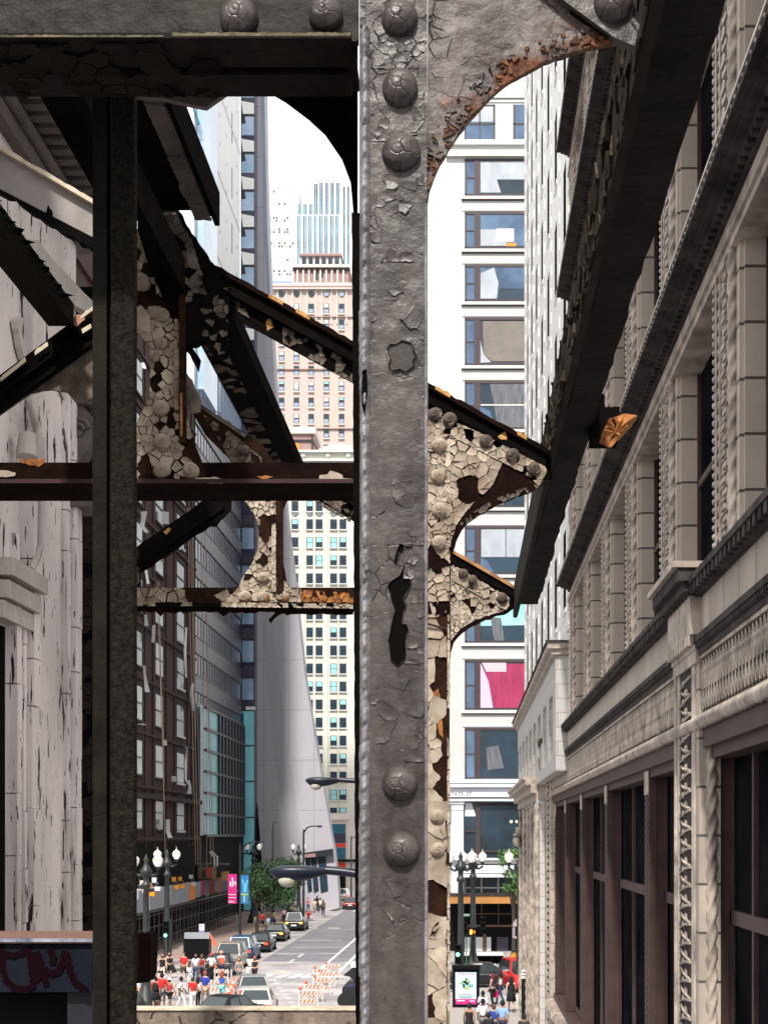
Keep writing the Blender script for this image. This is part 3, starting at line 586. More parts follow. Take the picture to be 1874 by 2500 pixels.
m = MB(); m.px([(560, 60), (872, 60), (872, 560), (862, 520), (855, 440), (833, 382), (792, 322), (752, 285), (695, 242), (645, 213), (600, 206), (560, 195)], D1+.19, .012); m.build('bracket_plate', M['darker'], b1)
m = MB(); m.px([(300, 170), (560, 172), (640, 205), (600, 207), (577, 209), (502, 262), (470, 256), (400, 240), (330, 235)], D1+.21, .012); m.build('splice_plate', M['taupe'], b1)
# ------------------------------------------------------------------ bent 2
b2 = thing('canopy_frame', 'second roof truss frame with cracked cream paint and a flaking bracket right of the column', 'iron frame', (PX(1060, D2), D2, 7.4), group='canopy frames of the station')
def rline(x): return 655 + .553*(x-526)
# rafter: top flange with red edge, upper leg coloured black for the flange shadow and a lower leg of flakes
m = MB(); m.px([(420, rline(420)), (1345, rline(1345)), (1345, rline(1345)+62), (1290, rline(1290)+92), (420, rline(420)+95)], D2+.03, .012)
m.px([(420, rline(420)+4), (1335, rline(1335)+4), (1330, rline(1330)+40), (420, rline(420)+44)], D2+.004, .026); m.build('rafter', M['darker'], b2)
m = MB(); m.px(jag([(500, rline(500)-8), (1340, rline(1340)-8)], 16, 2.2, 9) + [(1340, rline(1340)+5), (500, rline(500)+5)], D2-.012, .05); m.build('rafter_flange', M['rust'], b2)
mb = MB()
for x0, x1 in ((655, 690), (722, 756), (1062, 1098), (1262, 1285)):
    mb.px(jag([(x0, rline(x0)-11), (x1, rline(x1)-11)], 8, 2, x0) + [(x1, rline(x1)-1), (x0, rline(x0)-1)], D2-.0135, .004)
mb.px(jag([(648, 783), (660, 778), (668, 800), (652, 806), (648, 783)], 6, 2, 2), D2+.028, .002); mb.px(jag([(1215, 1065), (1235, 1052), (1236, 1075), (1218, 1070)], 6, 2, 3), D2+.002, .002)
mb.build('ochre_scale', M['gold'], b2)
mb = MB(); flake_px(mb, [(1045, 1000), (1110, 1030), (1180, rline(1180)+44), (1330, rline(1330)+40), (1335, 1150), (1315, 1188), (1290, 1163), (1098, 1063), (1045, 1062)], D2-.001, 15, seed=51, curl=.25)
flake_px(mb, [(690, rline(690)+52), (860, rline(860)+40), (860, rline(860)+95), (690, rline(690)+93)], D2+.029, 16, seed=52, miss=.3, curl=.3, mi=1)
flake_px(mb, [(480, 700), (600, rline(600)+44), (700, rline(700)+48), (700, rline(700)+93), (560, 760), (480, 740)], D2+.029, 18, seed=53, miss=.72, curl=.3, mi=1)
mb.build('peeling_paint', [M['cream'], M['creamd']], b2)
for i, (x, y) in enumerate([(1062, 1012), (1097, 1025), (1186, 1078), (1250, 1112), (1302, 1145)]): rivet(b2, x, y, D2-.004, 17, 60+i, [M['creamd'], M['cream']], .06, 1)
# gusset bracket right of the column
br2 = [(1316, 1190), (1290, 1203), (1262, 1212), (1238, 1222), (1212, 1233), (1189, 1246), (1170, 1257), (1154, 1269), (1140, 1279), (1128, 1291), (1117, 1312), (1106, 1342), (1100, 1380)]
m = MB(); m.px([(1000, 1010), (1098, 1063), (1300, 1168)] + jag(br2, 9, 1.8, 12) + [(1097, 1500), (1000, 1500)], D2+.003, .012); m.build('bracket_plate', M['rust'], b2)
mb = MB(); flake_px(mb, [(1040, 1040), (1098, 1063), (1225, 1132), (1205, 1180), (1188, 1200), (1165, 1220), (1140, 1245), (1118, 1275), (1105, 1310), (1098, 1345), (1097, 1470), (1040, 1470)], D2+.002, 24, seed=54, curl=.2, gap=.08, miss=.03)
flake_px(mb, [(1040, 1045), (1100, 1066), (1100, 1340), (1040, 1340)], D2-.001, 17, seed=55, curl=.2, gap=.09, miss=.3)
for k in range(0, 9): flake_px(mb, [br2[k], br2[k+1], (br2[k+1][0]-6, br2[k+1][1]-14), (br2[k][0]-6, br2[k][1]-14)], D2+.002, 11, seed=90+k, miss=.5, curl=.4, mi=1)
mb.build('peeling_paint', [M['cream'], M['creamd']], b2)
for i, (x, y) in enumerate([(1072, 1088), (1070, 1163), (1073, 1246), (1070, 1325)]): rivet(b2, x, y, D2-.003, 18, 70+i, [M['cream'], M['cream']], .08, 2)
# its post with the paint gone in long holes
m = MB(); m.box(PX(990, D2), PX(1097, D2), D2+.008, D2+.02, 7.4, PZ(1000, D2)); m.box(PX(1060, D2), PX(1072, D2), D2+.02, D2+.09, 7.4, PZ(1000, D2)); m.build('post', M['under'], b2)
H = [[(1062, 1600), (1095, 1590), (1096, 1700), (1098, 1860), (1092, 1960), (1085, 1958), (1070, 1900), (1060, 1880), (1074, 1800), (1068, 1720), (1058, 1680)], [(1055, 2125), (1080, 2110), (1090, 2060), (1080, 2160), (1072, 2215), (1050, 2240)], [(1046, 2380), (1062, 2382), (1068, 2400), (1060, 2412), (1046, 2412)], [(1046, 2262), (1062, 2265), (1064, 2280), (1050, 2290)], [(1080, 1470), (1092, 1480), (1094, 1560), (1078, 1540)]]
mb = MB(); flake_px(mb, [(990, 1440), (1090, 1440), (1090, 1960), (990, 1960)], D2+.007, 33, seed=56, aniso=(1, 1.3), hole=pxhole(H, D2+.007), curl=.14, gap=.035, miss=.01)
flake_px(mb, [(990, 1955), (1090, 1955), (1090, 2290), (990, 2290)], D2+.007, 60, seed=156, aniso=(1, 1.3), hole=pxhole(H, D2+.007), curl=.05, gap=.012, miss=0)
flake_px(mb, [(990, 2285), (1090, 2285), (1090, 2560), (990, 2560)], D2+.007, 46, seed=256, aniso=(1, 1.1), hole=pxhole(H, D2+.007), curl=.12, gap=.025, miss=.01)
flake_px(mb, [(1091, 1350), (1098, 1350), (1098, 2560), (1091, 2560)], D2+.0065, 16, seed=57, aniso=(1, 3), curl=.2, miss=.06)
mb.build('peeling_paint', [M['cream'], M['creamd']], b2)
mb = MB(); mb.px(jag([(1055, 1690), (1070, 1680), (1078, 1740), (1082, 1800), (1072, 1790), (1060, 1740)], 10, 3, 8), D2+.0064, .001); mb.build('rust_stain', M['orange'], b2)
m = MB(); m.tube([P(1040, 1522, D2-.006), P(1090, 1536, D2-.004)], .004, 6); m.build('red_pin', M['redline'], b2)
rivet(b2, 1066, 1994, D2+.004, 18, 81, [M['cream'], M['cream']], .06, 2); rivet(b2, 1068, 2075, D2+.004, 18, 82, [M['cream'], M['cream']], .08, 1)
# bottom chord, king post, apex, braces and left rafter
zc = PZ(1177, D2)
m = MB(); m.box(PX(-60, D2), PX(1000, D2), D2+.006, D2+.02, zc, PZ(1128, D2)); m.box(PX(-60, D2), PX(1000, D2), D2-.03, D2+.21, zc-.012, zc); m.build('bottom_chord', M['rust'], b2)
m = MB(); m.box(PX(-60, D2), PX(1000, D2), D2-.034, D2-.03, zc-.011, zc+.002); m.build('chord_edge', M['redline'], b2)
m = MB(); m.px([(-60, 1190)] + [(1000, 1190)] + jag([(1000, 1212), (600, 1212), (240, 1214), (150, 1200), (-60, 1204)], 14, 4, 15), D2+.2, .01); m.build('chord_scale', M['darker'], b2)
mb = MB(); mb.px(jag([(778, 1172), (780, 1160), (800, 1157), (806, 1150), (835, 1158), (838, 1166), (862, 1170), (862, 1178), (778, 1178)], 8, 2, 16), D2-.002, .006); mb.px(jag([(693, 1176), (700, 1172), (724, 1177), (722, 1180)], 6, 1.5, 17), D2-.032, .004)
mb.px(jag([(-20, 1150), (5, 1148), (38, 1152), (38, 1162), (-20, 1166)], 8, 2, 18), D2-.002, .006); mb.px(jag([(455, 1176), (480, 1168), (530, 1165), (566, 1176), (520, 1180)], 8, 2, 19), D2-.033, .004)
mb.build('paint_remnant', M['cream'], b2)
mb = MB(); mb.px(jag([(44, 1121), (110, 1120), (108, 1130), (95, 1140), (70, 1134), (48, 1128), (44, 1121)], 7, 2, 20), D2+.003, .003); mb.px(jag([(626, 1163), (650, 1161), (668, 1166), (640, 1169)], 6, 1.5, 21), D2+.003, .003); mb.build('rust_stain', M['orange'], b2)
kp = [(328, 560), (372, 560), (440, 720), (440, 1000), (456, 1012), (478, 1090), (492, 1125), (508, 1172), (325, 1172), (325, 1060), (338, 1022), (366, 965), (368, 850), (335, 812), (325, 818)]
m = MB(); m.px(kp, D2+.004, .012); m.px([(437, 700), (452, 700), (452, 1080), (437, 1080)], D2-.03, .03); m.build('king_post', M['under'], b2)
KH = [[(378, 900), (390, 870), (388, 960), (378, 960)], [(330, 690), (385, 690), (385, 745), (350, 750), (325, 720)], [(405, 990), (430, 1000), (425, 1070), (402, 1020)], [(445, 1075), (480, 1075), (485, 1120), (450, 1115)]]
mb = MB(); flake_px(mb, kp, D2+.003, 21, seed=58, hole=pxhole(KH, D2+.003), curl=.26, gap=.09, miss=.04)
flake_px(mb, [(426, 780), (438, 780), (438, 1000), (426, 1000)], D2-.012, 14, seed=59, aniso=(1, 1.8), curl=.2)
mb.px([(329, 752), (345, 744), (366, 770), (368, 813), (350, 808), (330, 800)], D2-.003, .002)
mb.build('peeling_paint', [M['cream']], b2)
m = MB(); m.px([(440, 960), (445, 955), (446, 1065), (440, 1065)], D2-.032, .004); m.build('rust_edge', M['orange'], b2)
for i, (x, y, r) in enumerate([(393, 998, 20), (397, 1080, 21), (395, 1148, 21), (466, 1150, 20), (397, 770, 18), (345, 690, 22), (395, 838, 15)]): rivet(b2, x, y, D2-.004, r, 83+i, [M['cream'], M['cream']], .07, 2)
ap = jag([(336, 330), (360, 330), (420, 480), (470, 570), (530, 655), (562, 745), (552, 790), (556, 850), (545, 872), (520, 868), (500, 835), (470, 850), (490, 880), (484, 905), (470, 880), (446, 842), (430, 760), (395, 725), (360, 640), (336, 560)], 12, 3, 22)
m = MB(); m.px(ap, D2-.02, .014); m.build('apex_plate', M['darker'], b2)
mb = MB(); flake_px(mb, [(392, 520), (430, 520), (470, 590), (500, 690), (470, 710), (440, 680), (410, 620)], D2-.021, 20, seed=61, aniso=(.8, 1.4), curl=.4, miss=.25, mi=0)
flake_px(mb, [(440, 700), (556, 700), (560, 860), (520, 870), (470, 800)], D2-.021, 16, seed=62, curl=.45, miss=.72, mi=0); mb.build('peeling_paint', [M['creamd']], b2)
m = MB(); m.px([(466, 1000), (488, 985), (640, 1085), (690, 1160), (590, 1150), (500, 1060)], D2+.05, .014); m.px(jag([(448, 905), (470, 930), (492, 980), (488, 1005), (468, 1010), (450, 990)], 10, 3, 23), D2-.006, .006, 1); m.build('brace', [M['under'], M['creamd']], b2)
mb = MB(); flake_px(mb, [(495, 1010), (560, 1052), (640, 1118), (640, 1160), (575, 1150), (540, 1085)], D2+.049, 17, seed=63, curl=.3, miss=.25); mb.px(jag([(488, 985), (520, 1005), (560, 1030), (600, 1060)], 10, 2, 24) + [(598, 1068), (555, 1040), (486, 994)], D2+.046, .006); mb.build('peeling_paint', [M['creamd']], b2)
rivet(b2, 597, 1100, D2+.046, 13, 95, [M['creamd'], M['cream']], .06)
m = MB(); m.px([(-40, 945), (235, 742), (400, 612), (400, 705), (235, 832), (-40, 1030)], D2+.03, .03); m.px([(-40, 985), (235, 782), (330, 710), (330, 716), (235, 790), (-40, 994)], D2+.01, .02); m.build('rafter', M['darker'], b2)
mb = MB()
for a, b in (((0, 922), (62, 872)), ((84, 858), (116, 834)), ((196, 770), (232, 742)), ((200, 805), (222, 790))): mb.px(jag([a, b], 9, 2.2, a[0]) + [(b[0]+2, b[1]+10), (a[0]+2, a[1]+9)], D2+.008, .004)
mb.build('paint_remnant', M['paleedge'], b2)
mb = MB(); mb.px(jag([(172, 782), (186, 768), (204, 768), (207, 780), (190, 795), (176, 796)], 6, 2.5, 25), D2+.026, .003); mb.build('rust_stain', mat('pink_orange_rust', (.45, .27, .2), .85, col2=(.35, .1, .05), vs=40), b2)
m = MB(); m.px([(-40, 1010), (235, 810), (240, 960), (205, 985), (187, 985), (163, 957), (125, 951), (103, 953), (73, 961), (41, 983), (-40, 1040)], D2+.062, .012); m.build('bracket_plate', M['creamd'], b2)
# ------------------------------------------------------------------ bent 3
b3 = thing('canopy_frame', 'third, farthest roof truss frame with flaking cream lower chord and small arched bracket', 'iron frame', (PX(1085, D3), D3, 7.4), group='canopy frames of the station')
def r3(x): return 1347 + .578*(x-1105)
m = MB(); m.px([(620, r3(620)), (1262, r3(1262)), (1262, r3(1262)+40), (1240, 1495), (620, r3(620)+62)], D3+.03, .015); m.px([(620, r3(620)+3), (1260, r3(1260)+3), (1255, r3(1255)+26), (620, r3(620)+28)], D3+.004, .02); m.build('rafter', M['darker'], b3)
m = MB(); m.px(jag([(1080, r3(1080)-5), (1262, r3(1262)-5)], 12, 1.5, 31) + [(1262, r3(1262)+4), (1080, r3(1080)+4)], D3-.01, .05); m.build('rafter_flange', mat('worn_rust_flange', (.12, .05, .025), .8, col2=(.4, .2, .07), vs=9), b3)
br3 = [(1240, 1497), (1212, 1503), (1186, 1515), (1157, 1526), (1131, 1545), (1108, 1566), (1100, 1592)]
m = MB(); m.px([(1040, 1360), (1105, 1375), (1238, 1452)] + jag(br3, 8, 2, 32) + [(1097, 1640), (1040, 1640)], D3+.02, .015); m.build('bracket_plate', M['rust'], b3)
mb = MB(); flake_px(mb, [(1098, 1380), (1140, 1398), (1245, 1462), (1236, 1490), (1200, 1500), (1157, 1515), (1125, 1535), (1100, 1565)], D3+.019, 12, seed=101, curl=.3, gap=.09, miss=.03)
flake_px(mb, [(1105, 1378), (1250, 1462), (1238, 1494), (1105, 1418)], D3+.01, 11, seed=102, curl=.3, miss=.35)
flake_px(mb, [(765, 1219), (856, 1262), (856, 1276), (777, 1233)], D3+.002, 12, seed=103, curl=.4, miss=.1, mi=1)
flake_px(mb, [(770, r3(770)+34), (860, r3(860)+32), (860, r3(860)+62), (770, r3(770)+60)], D3+.002, 12, seed=104, curl=.4, miss=.2, mi=1)
mb.build('peeling_paint', [M['cream'], M['creamd']], b3)
for i, (x, y) in enumerate([(1154, 1416), (1226, 1460), (1130, 1400)]): rivet(b3, x, y, D3-.002, 12, 105+i, [M['creamd'], M['cream']], .07)
m = MB(); m.box(PX(1030, D3), PX(1094, D3), D3+.04, D3+.06, 7.4, PZ(1330, D3)); m.build('post', M['under'], b3)
mb = MB(); flake_px(mb, [(1032, 1340), (1093, 1340), (1093, 2500), (1032, 2500)], D3+.039, 26, seed=116, aniso=(1, 1.5), curl=.12, gap=.05, miss=.06); mb.build('peeling_paint', M['cream'], b3)
z3 = PZ(1474, D3)
m = MB(); m.box(PX(300, D3), PX(1040, D3), D3+.006, D3+.02, z3, PZ(1434, D3)); m.box(PX(300, D3), PX(1040, D3), D3-.03, D3+.2, z3-.014, z3, 1); m.build('bottom_chord', [M['under'], M['darker']], b3)
CH = [[(492, 1425), (541, 1430), (538, 1478), (492, 1478)]]
mb = MB(); flake_px(mb, [(325, 1434), (735, 1436), (735, 1470), (325, 1472)], D3+.005, 22, seed=106, hole=pxhole(CH, D3), curl=.16, gap=.07, miss=.08)
flake_px(mb, [(735, 1440), (862, 1448), (862, 1472), (735, 1470)], D3+.005, 16, seed=107, curl=.3, miss=.2, mi=1)
flake_px(mb, [(325, 1470), (470, 1470), (470, 1480), (325, 1480)], D3-.031, 12, seed=108, curl=.3, miss=.1); flake_px(mb, [(540, 1470), (862, 1474), (862, 1486), (540, 1482)], D3-.031, 13, seed=109, curl=.4, miss=.12)
mb.build('peeling_paint', [M['cream'], M['orange']], b3)
mb = MB(); mb.px(jag([(325, 1480), (862, 1484)], 30, 1, 34) + jag([(862, 1498), (700, 1502), (690, 1494), (660, 1519), (655, 1510), (672, 1494), (560, 1496), (545, 1506), (530, 1494), (400, 1496), (392, 1506), (378, 1493), (325, 1492)], 10, 3, 35), D3+.06, .01); mb.build('hanging_scale', M['under'], b3)
for i, (x, y) in enumerate([(598, 1457), (643, 1458), (690, 1457)]): rivet(b3, x, y, D3-.004, 15, 110+i, [M['cream'], M['orange']], .07, 2)
k3 = [(590, 1212), (610, 1240), (627, 1270), (632, 1300), (630, 1340), (612, 1380), (592, 1410), (579, 1442), (715, 1446), (700, 1420), (690, 1370), (684, 1330), (684, 1280), (692, 1240), (706, 1212)]
m = MB(); m.px(k3, D3+.004, .014); m.px([(676, 1212), (690, 1212), (690, 1450), (676, 1450)], D3-.03, .03); m.build('king_post', M['under'], b3)
mb = MB(); flake_px(mb, [(590, 1212), (610, 1240), (627, 1270), (632, 1300), (630, 1340), (612, 1380), (592, 1410), (579, 1442), (715, 1446), (700, 1420), (674, 1410), (674, 1212)], D3+.003, 15, seed=111, hole=pxhole([[(632, 1352), (650, 1352), (652, 1378), (636, 1380)], [(638, 1245), (648, 1245), (646, 1265), (638, 1265)]], D3), curl=.3, gap=.1, miss=.05)
flake_px(mb, [(663, 1212), (674, 1212), (674, 1445), (663, 1445)], D3-.02, 12, seed=112, aniso=(1, 1.6), curl=.25, miss=.03); mb.build('peeling_paint', [M['cream']], b3)
rivet(b3, 643, 1410, D3-.006, 13, 115, [M['cream'], M['cream']], .1, 2)
m = MB(); m.px([(300, 1362), (347, 1325), (462, 1247), (503, 1215), (565, 1205)] + jag([(563, 1238), (531, 1276), (528, 1284), (510, 1283), (476, 1305), (420, 1345), (350, 1392), (300, 1425)], 12, 3, 36), D3+.03, .03)
m.px([(330, 1372), (540, 1232), (548, 1240), (335, 1384)], D3+.015, .012); m.build('rafter', M['darker'], b3)
mb = MB(); mb.px(jag([(398, 1298), (412, 1288), (418, 1292), (406, 1306)], 5, 1.5, 37), D3+.012, .002); mb.build('rust_stain', M['gold'], b3)
mb = MB(); flake_px(mb, [(310, 1335), (335, 1330), (342, 1420), (325, 1440), (310, 1440)], D3+.02, 16, seed=113, curl=.3, miss=.2, mi=0); mb.px([(300, 1330), (340, 1340), (345, 1440), (300, 1440)], D3+.021, .01, 1); mb.build('end_plate', [M['creamd'], M['under']], b3)
# ------------------------------------------------------------------ longitudinal members
def long_box(name, label, x0, x1, z0, z1, y0, y1, mats, cat='beam', group=None):
    m = MB(); m.box(x0, x1, y0, y1, z0, z1); o = m.build(name, mats); return tag(o, label, cat, group)
e1 = thing('eave_beam', 'thick eave beam, blackened for underside shade, slanting down the right side, past the flaking brackets', 'beam', (.33, 1.6, 10.2))
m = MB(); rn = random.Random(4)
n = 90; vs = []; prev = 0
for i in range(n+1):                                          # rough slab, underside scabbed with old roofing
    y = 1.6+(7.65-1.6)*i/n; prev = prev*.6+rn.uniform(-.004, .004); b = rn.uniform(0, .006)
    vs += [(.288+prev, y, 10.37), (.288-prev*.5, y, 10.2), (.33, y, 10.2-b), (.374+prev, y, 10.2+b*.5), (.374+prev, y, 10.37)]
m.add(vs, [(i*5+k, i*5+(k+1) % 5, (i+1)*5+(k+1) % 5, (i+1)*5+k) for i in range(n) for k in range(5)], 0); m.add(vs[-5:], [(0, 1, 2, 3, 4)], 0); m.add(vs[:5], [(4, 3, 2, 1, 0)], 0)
m.build('beam', mat('worn_shaded_beam', (.012, .0105, .01), .8, col2=(.004, .0035, .003), vs=5, bump=.8, bs=40, bd=.01, spec=.1), e1)  # the beam's black holds the shade of its underside
m = MB(); m.box(.268, .287, 1.6, 8.05, 10.2, 10.38); m.add([(.268, 8.05, 10.2), (.287, 8.05, 10.2), (.287, 8.05, 10.38), (.268, 8.05, 10.38), (.268, 8.3, 10.23), (.287, 8.28, 10.22), (.287, 8.2, 10.36), (.268, 8.2, 10.37)], [(4, 5, 6, 7), (0, 1, 5, 4), (1, 2, 6, 5), (2, 3, 7, 6), (3, 0, 4, 7)], 0); m.build('side_plate', mat('brown_black_plate', (.03, .024, .019), .8, col2=(.008, .006, .005), vs=7, bump=.6, spec=.1), e1)
mb = MB(); flakes(mb, [(1.6, 10.205), (5.2, 10.205), (5.2, 10.37), (1.6, 10.37)], .03, lambda u, v, h: (.267-h, u, v), seed=121, aniso=(2.6, 1), miss=.5, curl=.2, mi=0)
mb.build('scabbed_paint', [mat('dim_flaking_brown', (.04, .032, .025), .9, spec=.05, island=.5, bump=.4), mat('underside_scale', (.006, .005, .0045), .95, island=.5, spec=.02)], e1)
m = MB(); m.box(.37, .45, 4.3, 4.42, 10.16, 10.25); m.box(.30, .41, 4.34, 4.40, 10.26, 10.3); m.ball((.40, 4.36, 10.22), (.06, .05, .04), 10, 7, 0, .15, random.Random(3)); m.build('rafter_tail', M['darker'], e1)
mb = MB(); base = [(1463, 1082), (1470, 1050), (1488, 1022), (1512, 1012), (1535, 1010), (1556, 1012), (1548, 1030), (1530, 1050), (1512, 1072), (1490, 1090)]
pp = jag(base+[base[0]], 8, 3, 41)[:-1]; n = len(pp); rn = random.Random(9)
V = [P(x, y, 4.2+.03*math.sin(x*.05)+rn.uniform(-.008, .008)) for x, y in pp]; mid = [P(1506+(x-1506)*rn.uniform(.35, .62), 1050+(y-1050)*rn.uniform(.35, .62), 4.2+rn.uniform(-.012, .014)) for x, y in pp]; c = P(1500, 1056, 4.205)
mb.add(V+mid+[c], [(k, (k+1) % n, n+(k+1) % n, n+k) for k in range(n)]+[(n+k, n+(k+1) % n, 2*n) for k in range(n)], 0)
mb.add([(a, b+.012, cc) for a, b, cc in V+mid+[c]], [((k+1) % n, k, n+k, n+(k+1) % n) for k in range(n)]+[(n+(k+1) % n, n+k, 2*n) for k in range(n)], 0)
mb.add(V+[(a, b+.012, cc) for a, b, cc in V], [(k, n+k, n+(k+1) % n, (k+1) % n) for k in range(n)], 0)
mb.build('torn_rusty_scrap', M['orange'], e1)
mb = MB()
for a, b_, cc in ((1415, 1000, 1430), (1432, 1012, 1446), (1446, 1020, 1462)): mb.px(jag([(a, b_), (cc, b_+8), (cc+2, b_+16), (a+4, b_+9)], 5, 2.5, a), 4.31, .004)
mb.build('peeled_curls', M['creamd'], e1)
ra = thing('ridge_purlin', 'brown ridge purlin slanting down at the upper left, broken off above the truss', 'beam', (-.82, 3.5, 10.94))
m = MB(); m.box(-.85, -.795, 2.7, 4.62, 10.94, 10.955); m.build('purlin', M['taupe'], ra)
m = MB(); m.box(-.793, -.778, 2.7, 4.68, 10.935, 11.04); m.build('side_plate', M['darker'], ra)
mb = MB(); flakes(mb, [(-.849, 3.2), (-.797, 3.2), (-.797, 4.64), (-.849, 4.64)], .05, lambda u, v, h: (u, v, 10.939-h), seed=131, aniso=(1, 2.2), miss=.35, curl=.25); mb.build('peeling_paint', [M['taupe']], ra)
long_box('roof_board', 'black roof board remnant between the dark post and the ridge purlin', -1.12, -.852, 10.95, 10.98, 3.0, 4.6, M['darker'], 'board')
long_box('purlin', 'thin black purlin running down to the truss apex, left of the flaking king post', -.90, -.872, 10.69, 10.8, 3.2, 4.6, M['darker'], 'beam')
pc = thing('purlin', 'wide black purlin dropping from the truss apex to the rusty chord', 'beam', (-.83, 5.8, 10.69))
m = MB(); m.box(-.91, -.757, 4.7, 6.9, 10.69, 10.75); m.build('purlin', M['darker'], pc)
mb = MB(); flakes(mb, [(-.9, 4.9), (-.83, 4.9), (-.83, 6.8), (-.9, 6.8)], .035, lambda u, v, h: (u, v, 10.689-h), seed=132, aniso=(.7, 3), miss=.74, curl=.5); mb.build('peeling_paint', [M['creamd']], pc)
pd = thing('purlin', 'grey brown purlin at the far left under the white gable board', 'beam', (-1.25, 4.0, 10.6))
m = MB(); m.box(-1.315, -1.235, 3.4, 4.66, 10.61, 10.68); m.build('purlin', M['speckle'], pd)
mb = MB(); mb.add([(-1.235+.02*math.sin(i*2.1)+random.Random(i).uniform(0, .03)*(i % 2), 3.7+.9*i/40, 10.66) for i in range(41)]+[(-1.25, 3.7+.9*i/40, 10.675) for i in range(41)], [(i, i+1, 42+i, 41+i) for i in range(40)], 0); mb.build('torn_felt', M['bare'], pd)
# ------------------------------------------------------------------ dark post, rails and ledge close by
DP = 2.45
dp = thing('station_post', 'tall dark grainy steel post standing left of the near column', 'post', (PX(282, DP), DP, 7.4))
m = MB(); m.box(PX(228, DP), PX(262, DP), DP-.004, DP+.02, 7.4, PZ(200, DP)); m.build('side_flange', M['postside'], dp)
m = MB(); m.box(PX(262, DP), PX(273, DP), DP+.0065, DP+.02, 7.4, PZ(200, DP)); m.build('groove', M['darker'], dp)
m = MB(); n = 60; rn = random.Random(2); vs = []
for i in range(n+1):
    z = 7.4+(PZ(200, DP)-7.4)*i/n
    for x, y in ((PX(273, DP), DP+.006), (PX(273, DP), DP-.008), (PX(277, DP), DP-.011), (PX(329, DP), DP-.011), (PX(333, DP), DP-.007), (PX(333, DP), DP+.006)): vs.append((x+rn.uniform(-.0006, .0006), y, z))
m.add(vs, [(i*6+k, i*6+(k+1) % 6, (i+1)*6+(k+1) % 6, (i+1)*6+k) for i in range(n) for k in range(6)], 0); m.build('face_flange', M['speckle'], dp)
gb = thing('steel_box', 'blue grey steel box with faded red graffiti and a rust brown lid, bottom left corner', 'box', (-.74, 2.66, 8.4))
m = MB(); m.box(-.90, PX(225, 2.6), 2.6, 2.79, PZ(2422, 2.6), 8.808); m.build('body', M['blue'], gb)
m = MB(); m.box(-.91, PX(226, 2.6), 2.592, 2.8, 8.81, 8.819); m.build('lid', M['woodrust'], gb)
mb = MB(); mb.px([(-30, 2291), (227, 2292), (227, 2300), (-30, 2300)], 2.588, .004); mb.build('lid_edge', mat('worn_blue_edge', (.33, .33, .38), .5, col2=(.06, .08, .14), vs=30), gb)
mb = MB(); gi = 0
g = lambda pts: [P(x*.2712, 1900+y*.2712, 2.598) for x, y in pts]
for s in ([(0, 1500), (30, 1580), (20, 1700), (60, 1820), (130, 1890), (240, 1910), (300, 1870), (290, 1800)], [(30, 1580), (120, 1600), (210, 1570), (260, 1540), (280, 1620), (290, 1730), (310, 1830), (350, 1790), (330, 1640), (330, 1560)], [(330, 1560), (360, 1640), (400, 1780), (430, 1900)], [(330, 1610), (400, 1720), (470, 1760), (530, 1740), (570, 1660), (590, 1560), (610, 1610), (630, 1720), (670, 1820), (740, 1880), (800, 1920)], [(450, 1540), (480, 1600), (480, 1650), (440, 1640)]):
    pts = g(s); pr = []; gi += 1
    for i in range(len(pts)-1):
        for t in range(5): pr.append(Vector(pts[i]).lerp(Vector(pts[i+1]), t/5))
    wv = .0062; vs = []
    for i, p in enumerate(pr):
        t = (pr[min(i+1, len(pr)-1)]-pr[max(i-1, 0)]).normalized(); nn = Vector((-t.z, 0, t.x))*wv*random.Random(i).uniform(.75, 1.1); vs += [p+nn, p-nn]
    mb.add([(a, 2.5985-.0004*gi-.000012*k_, b) for k_, (a, _, b) in enumerate(vs)], [(2*i, 2*i+1, 2*i+3, 2*i+2) for i in range(len(pr)-1)], 0)
mb.build('graffiti', M['graf'], gb)
m = MB(); m.box(PX(165, 2.62), PX(225, 2.62), 2.62, 2.7, 8.3, PZ(2424, 2.6)); m.build('leg_panel', mat('blue_grey_panel', (.012, .013, .02), .5, var=.3, vs=9), gb)
m = MB(); m.box(-.95, PX(164, 2.66), 2.66, 2.72, 8.2, PZ(2424, 2.6)); m.build('recess_shade', M['black'], gb)  # black slab standing in for the shade under the box
sb = MB(); sb.px(jag([(330, 2282), (345, 2279), (366, 2279)], 7, 1, 51)+[(369, 2290)]+jag([(368, 2300), (367, 2380)], 9, 1.5, 52)+[(360, 2398), (330, 2402)], 2.66, .06)
tag(sb.build('steel_stub', M['rust']), 'rust brown steel stub sticking out beside the dark grainy post', 'stub')
le = thing('station_ledge', 'cracked beige ledge crossing the bottom of the view below the crowd', 'ledge', (-.5, 3.0, 8.1))
m = MB(); m.box(-1.0, -.2, 3.0, 3.05, 8.1, PZ(2467, 3.0)); m.build('face', M['beige'], le)
m = MB(); m.box(-1.0, -.2, 2.996, 3.055, PZ(2467, 3.0)+.0005, PZ(2463, 3.0)); m.build('cap', M['paleedge'], le)
# platform; the unseen roof and screen are added to dim the near frame
tag(long_box('platform', 'wooden station platform the frames stand on', -3.2, .42, 7.25, 7.4, -7, 8.6, M['deck']), kind='structure')
pr_ = thing('shade_roof', 'unseen boarded roof above and behind the viewer, added to dim the near frame', 'roof', (-1.0, -2.6, 7.4))
m = MB(); m.box(-3.4, .55, -7, -1.5, 11.25, 11.32); m.build('roof_boards', M['deck'], pr_)
m = MB(); m.box(-3.2, .42, -6.9, -6.8, 7.4, 11.2); m.build('shade_screen', M['deck'], pr_)
m = MB(); m.box(-.15, -.05, -3.1, -3.0, 7.4, 11.2); m.box(-.15, -.05, -6.7, -6.6, 7.4, 11.2); m.build('post', M['speckle'], pr_)
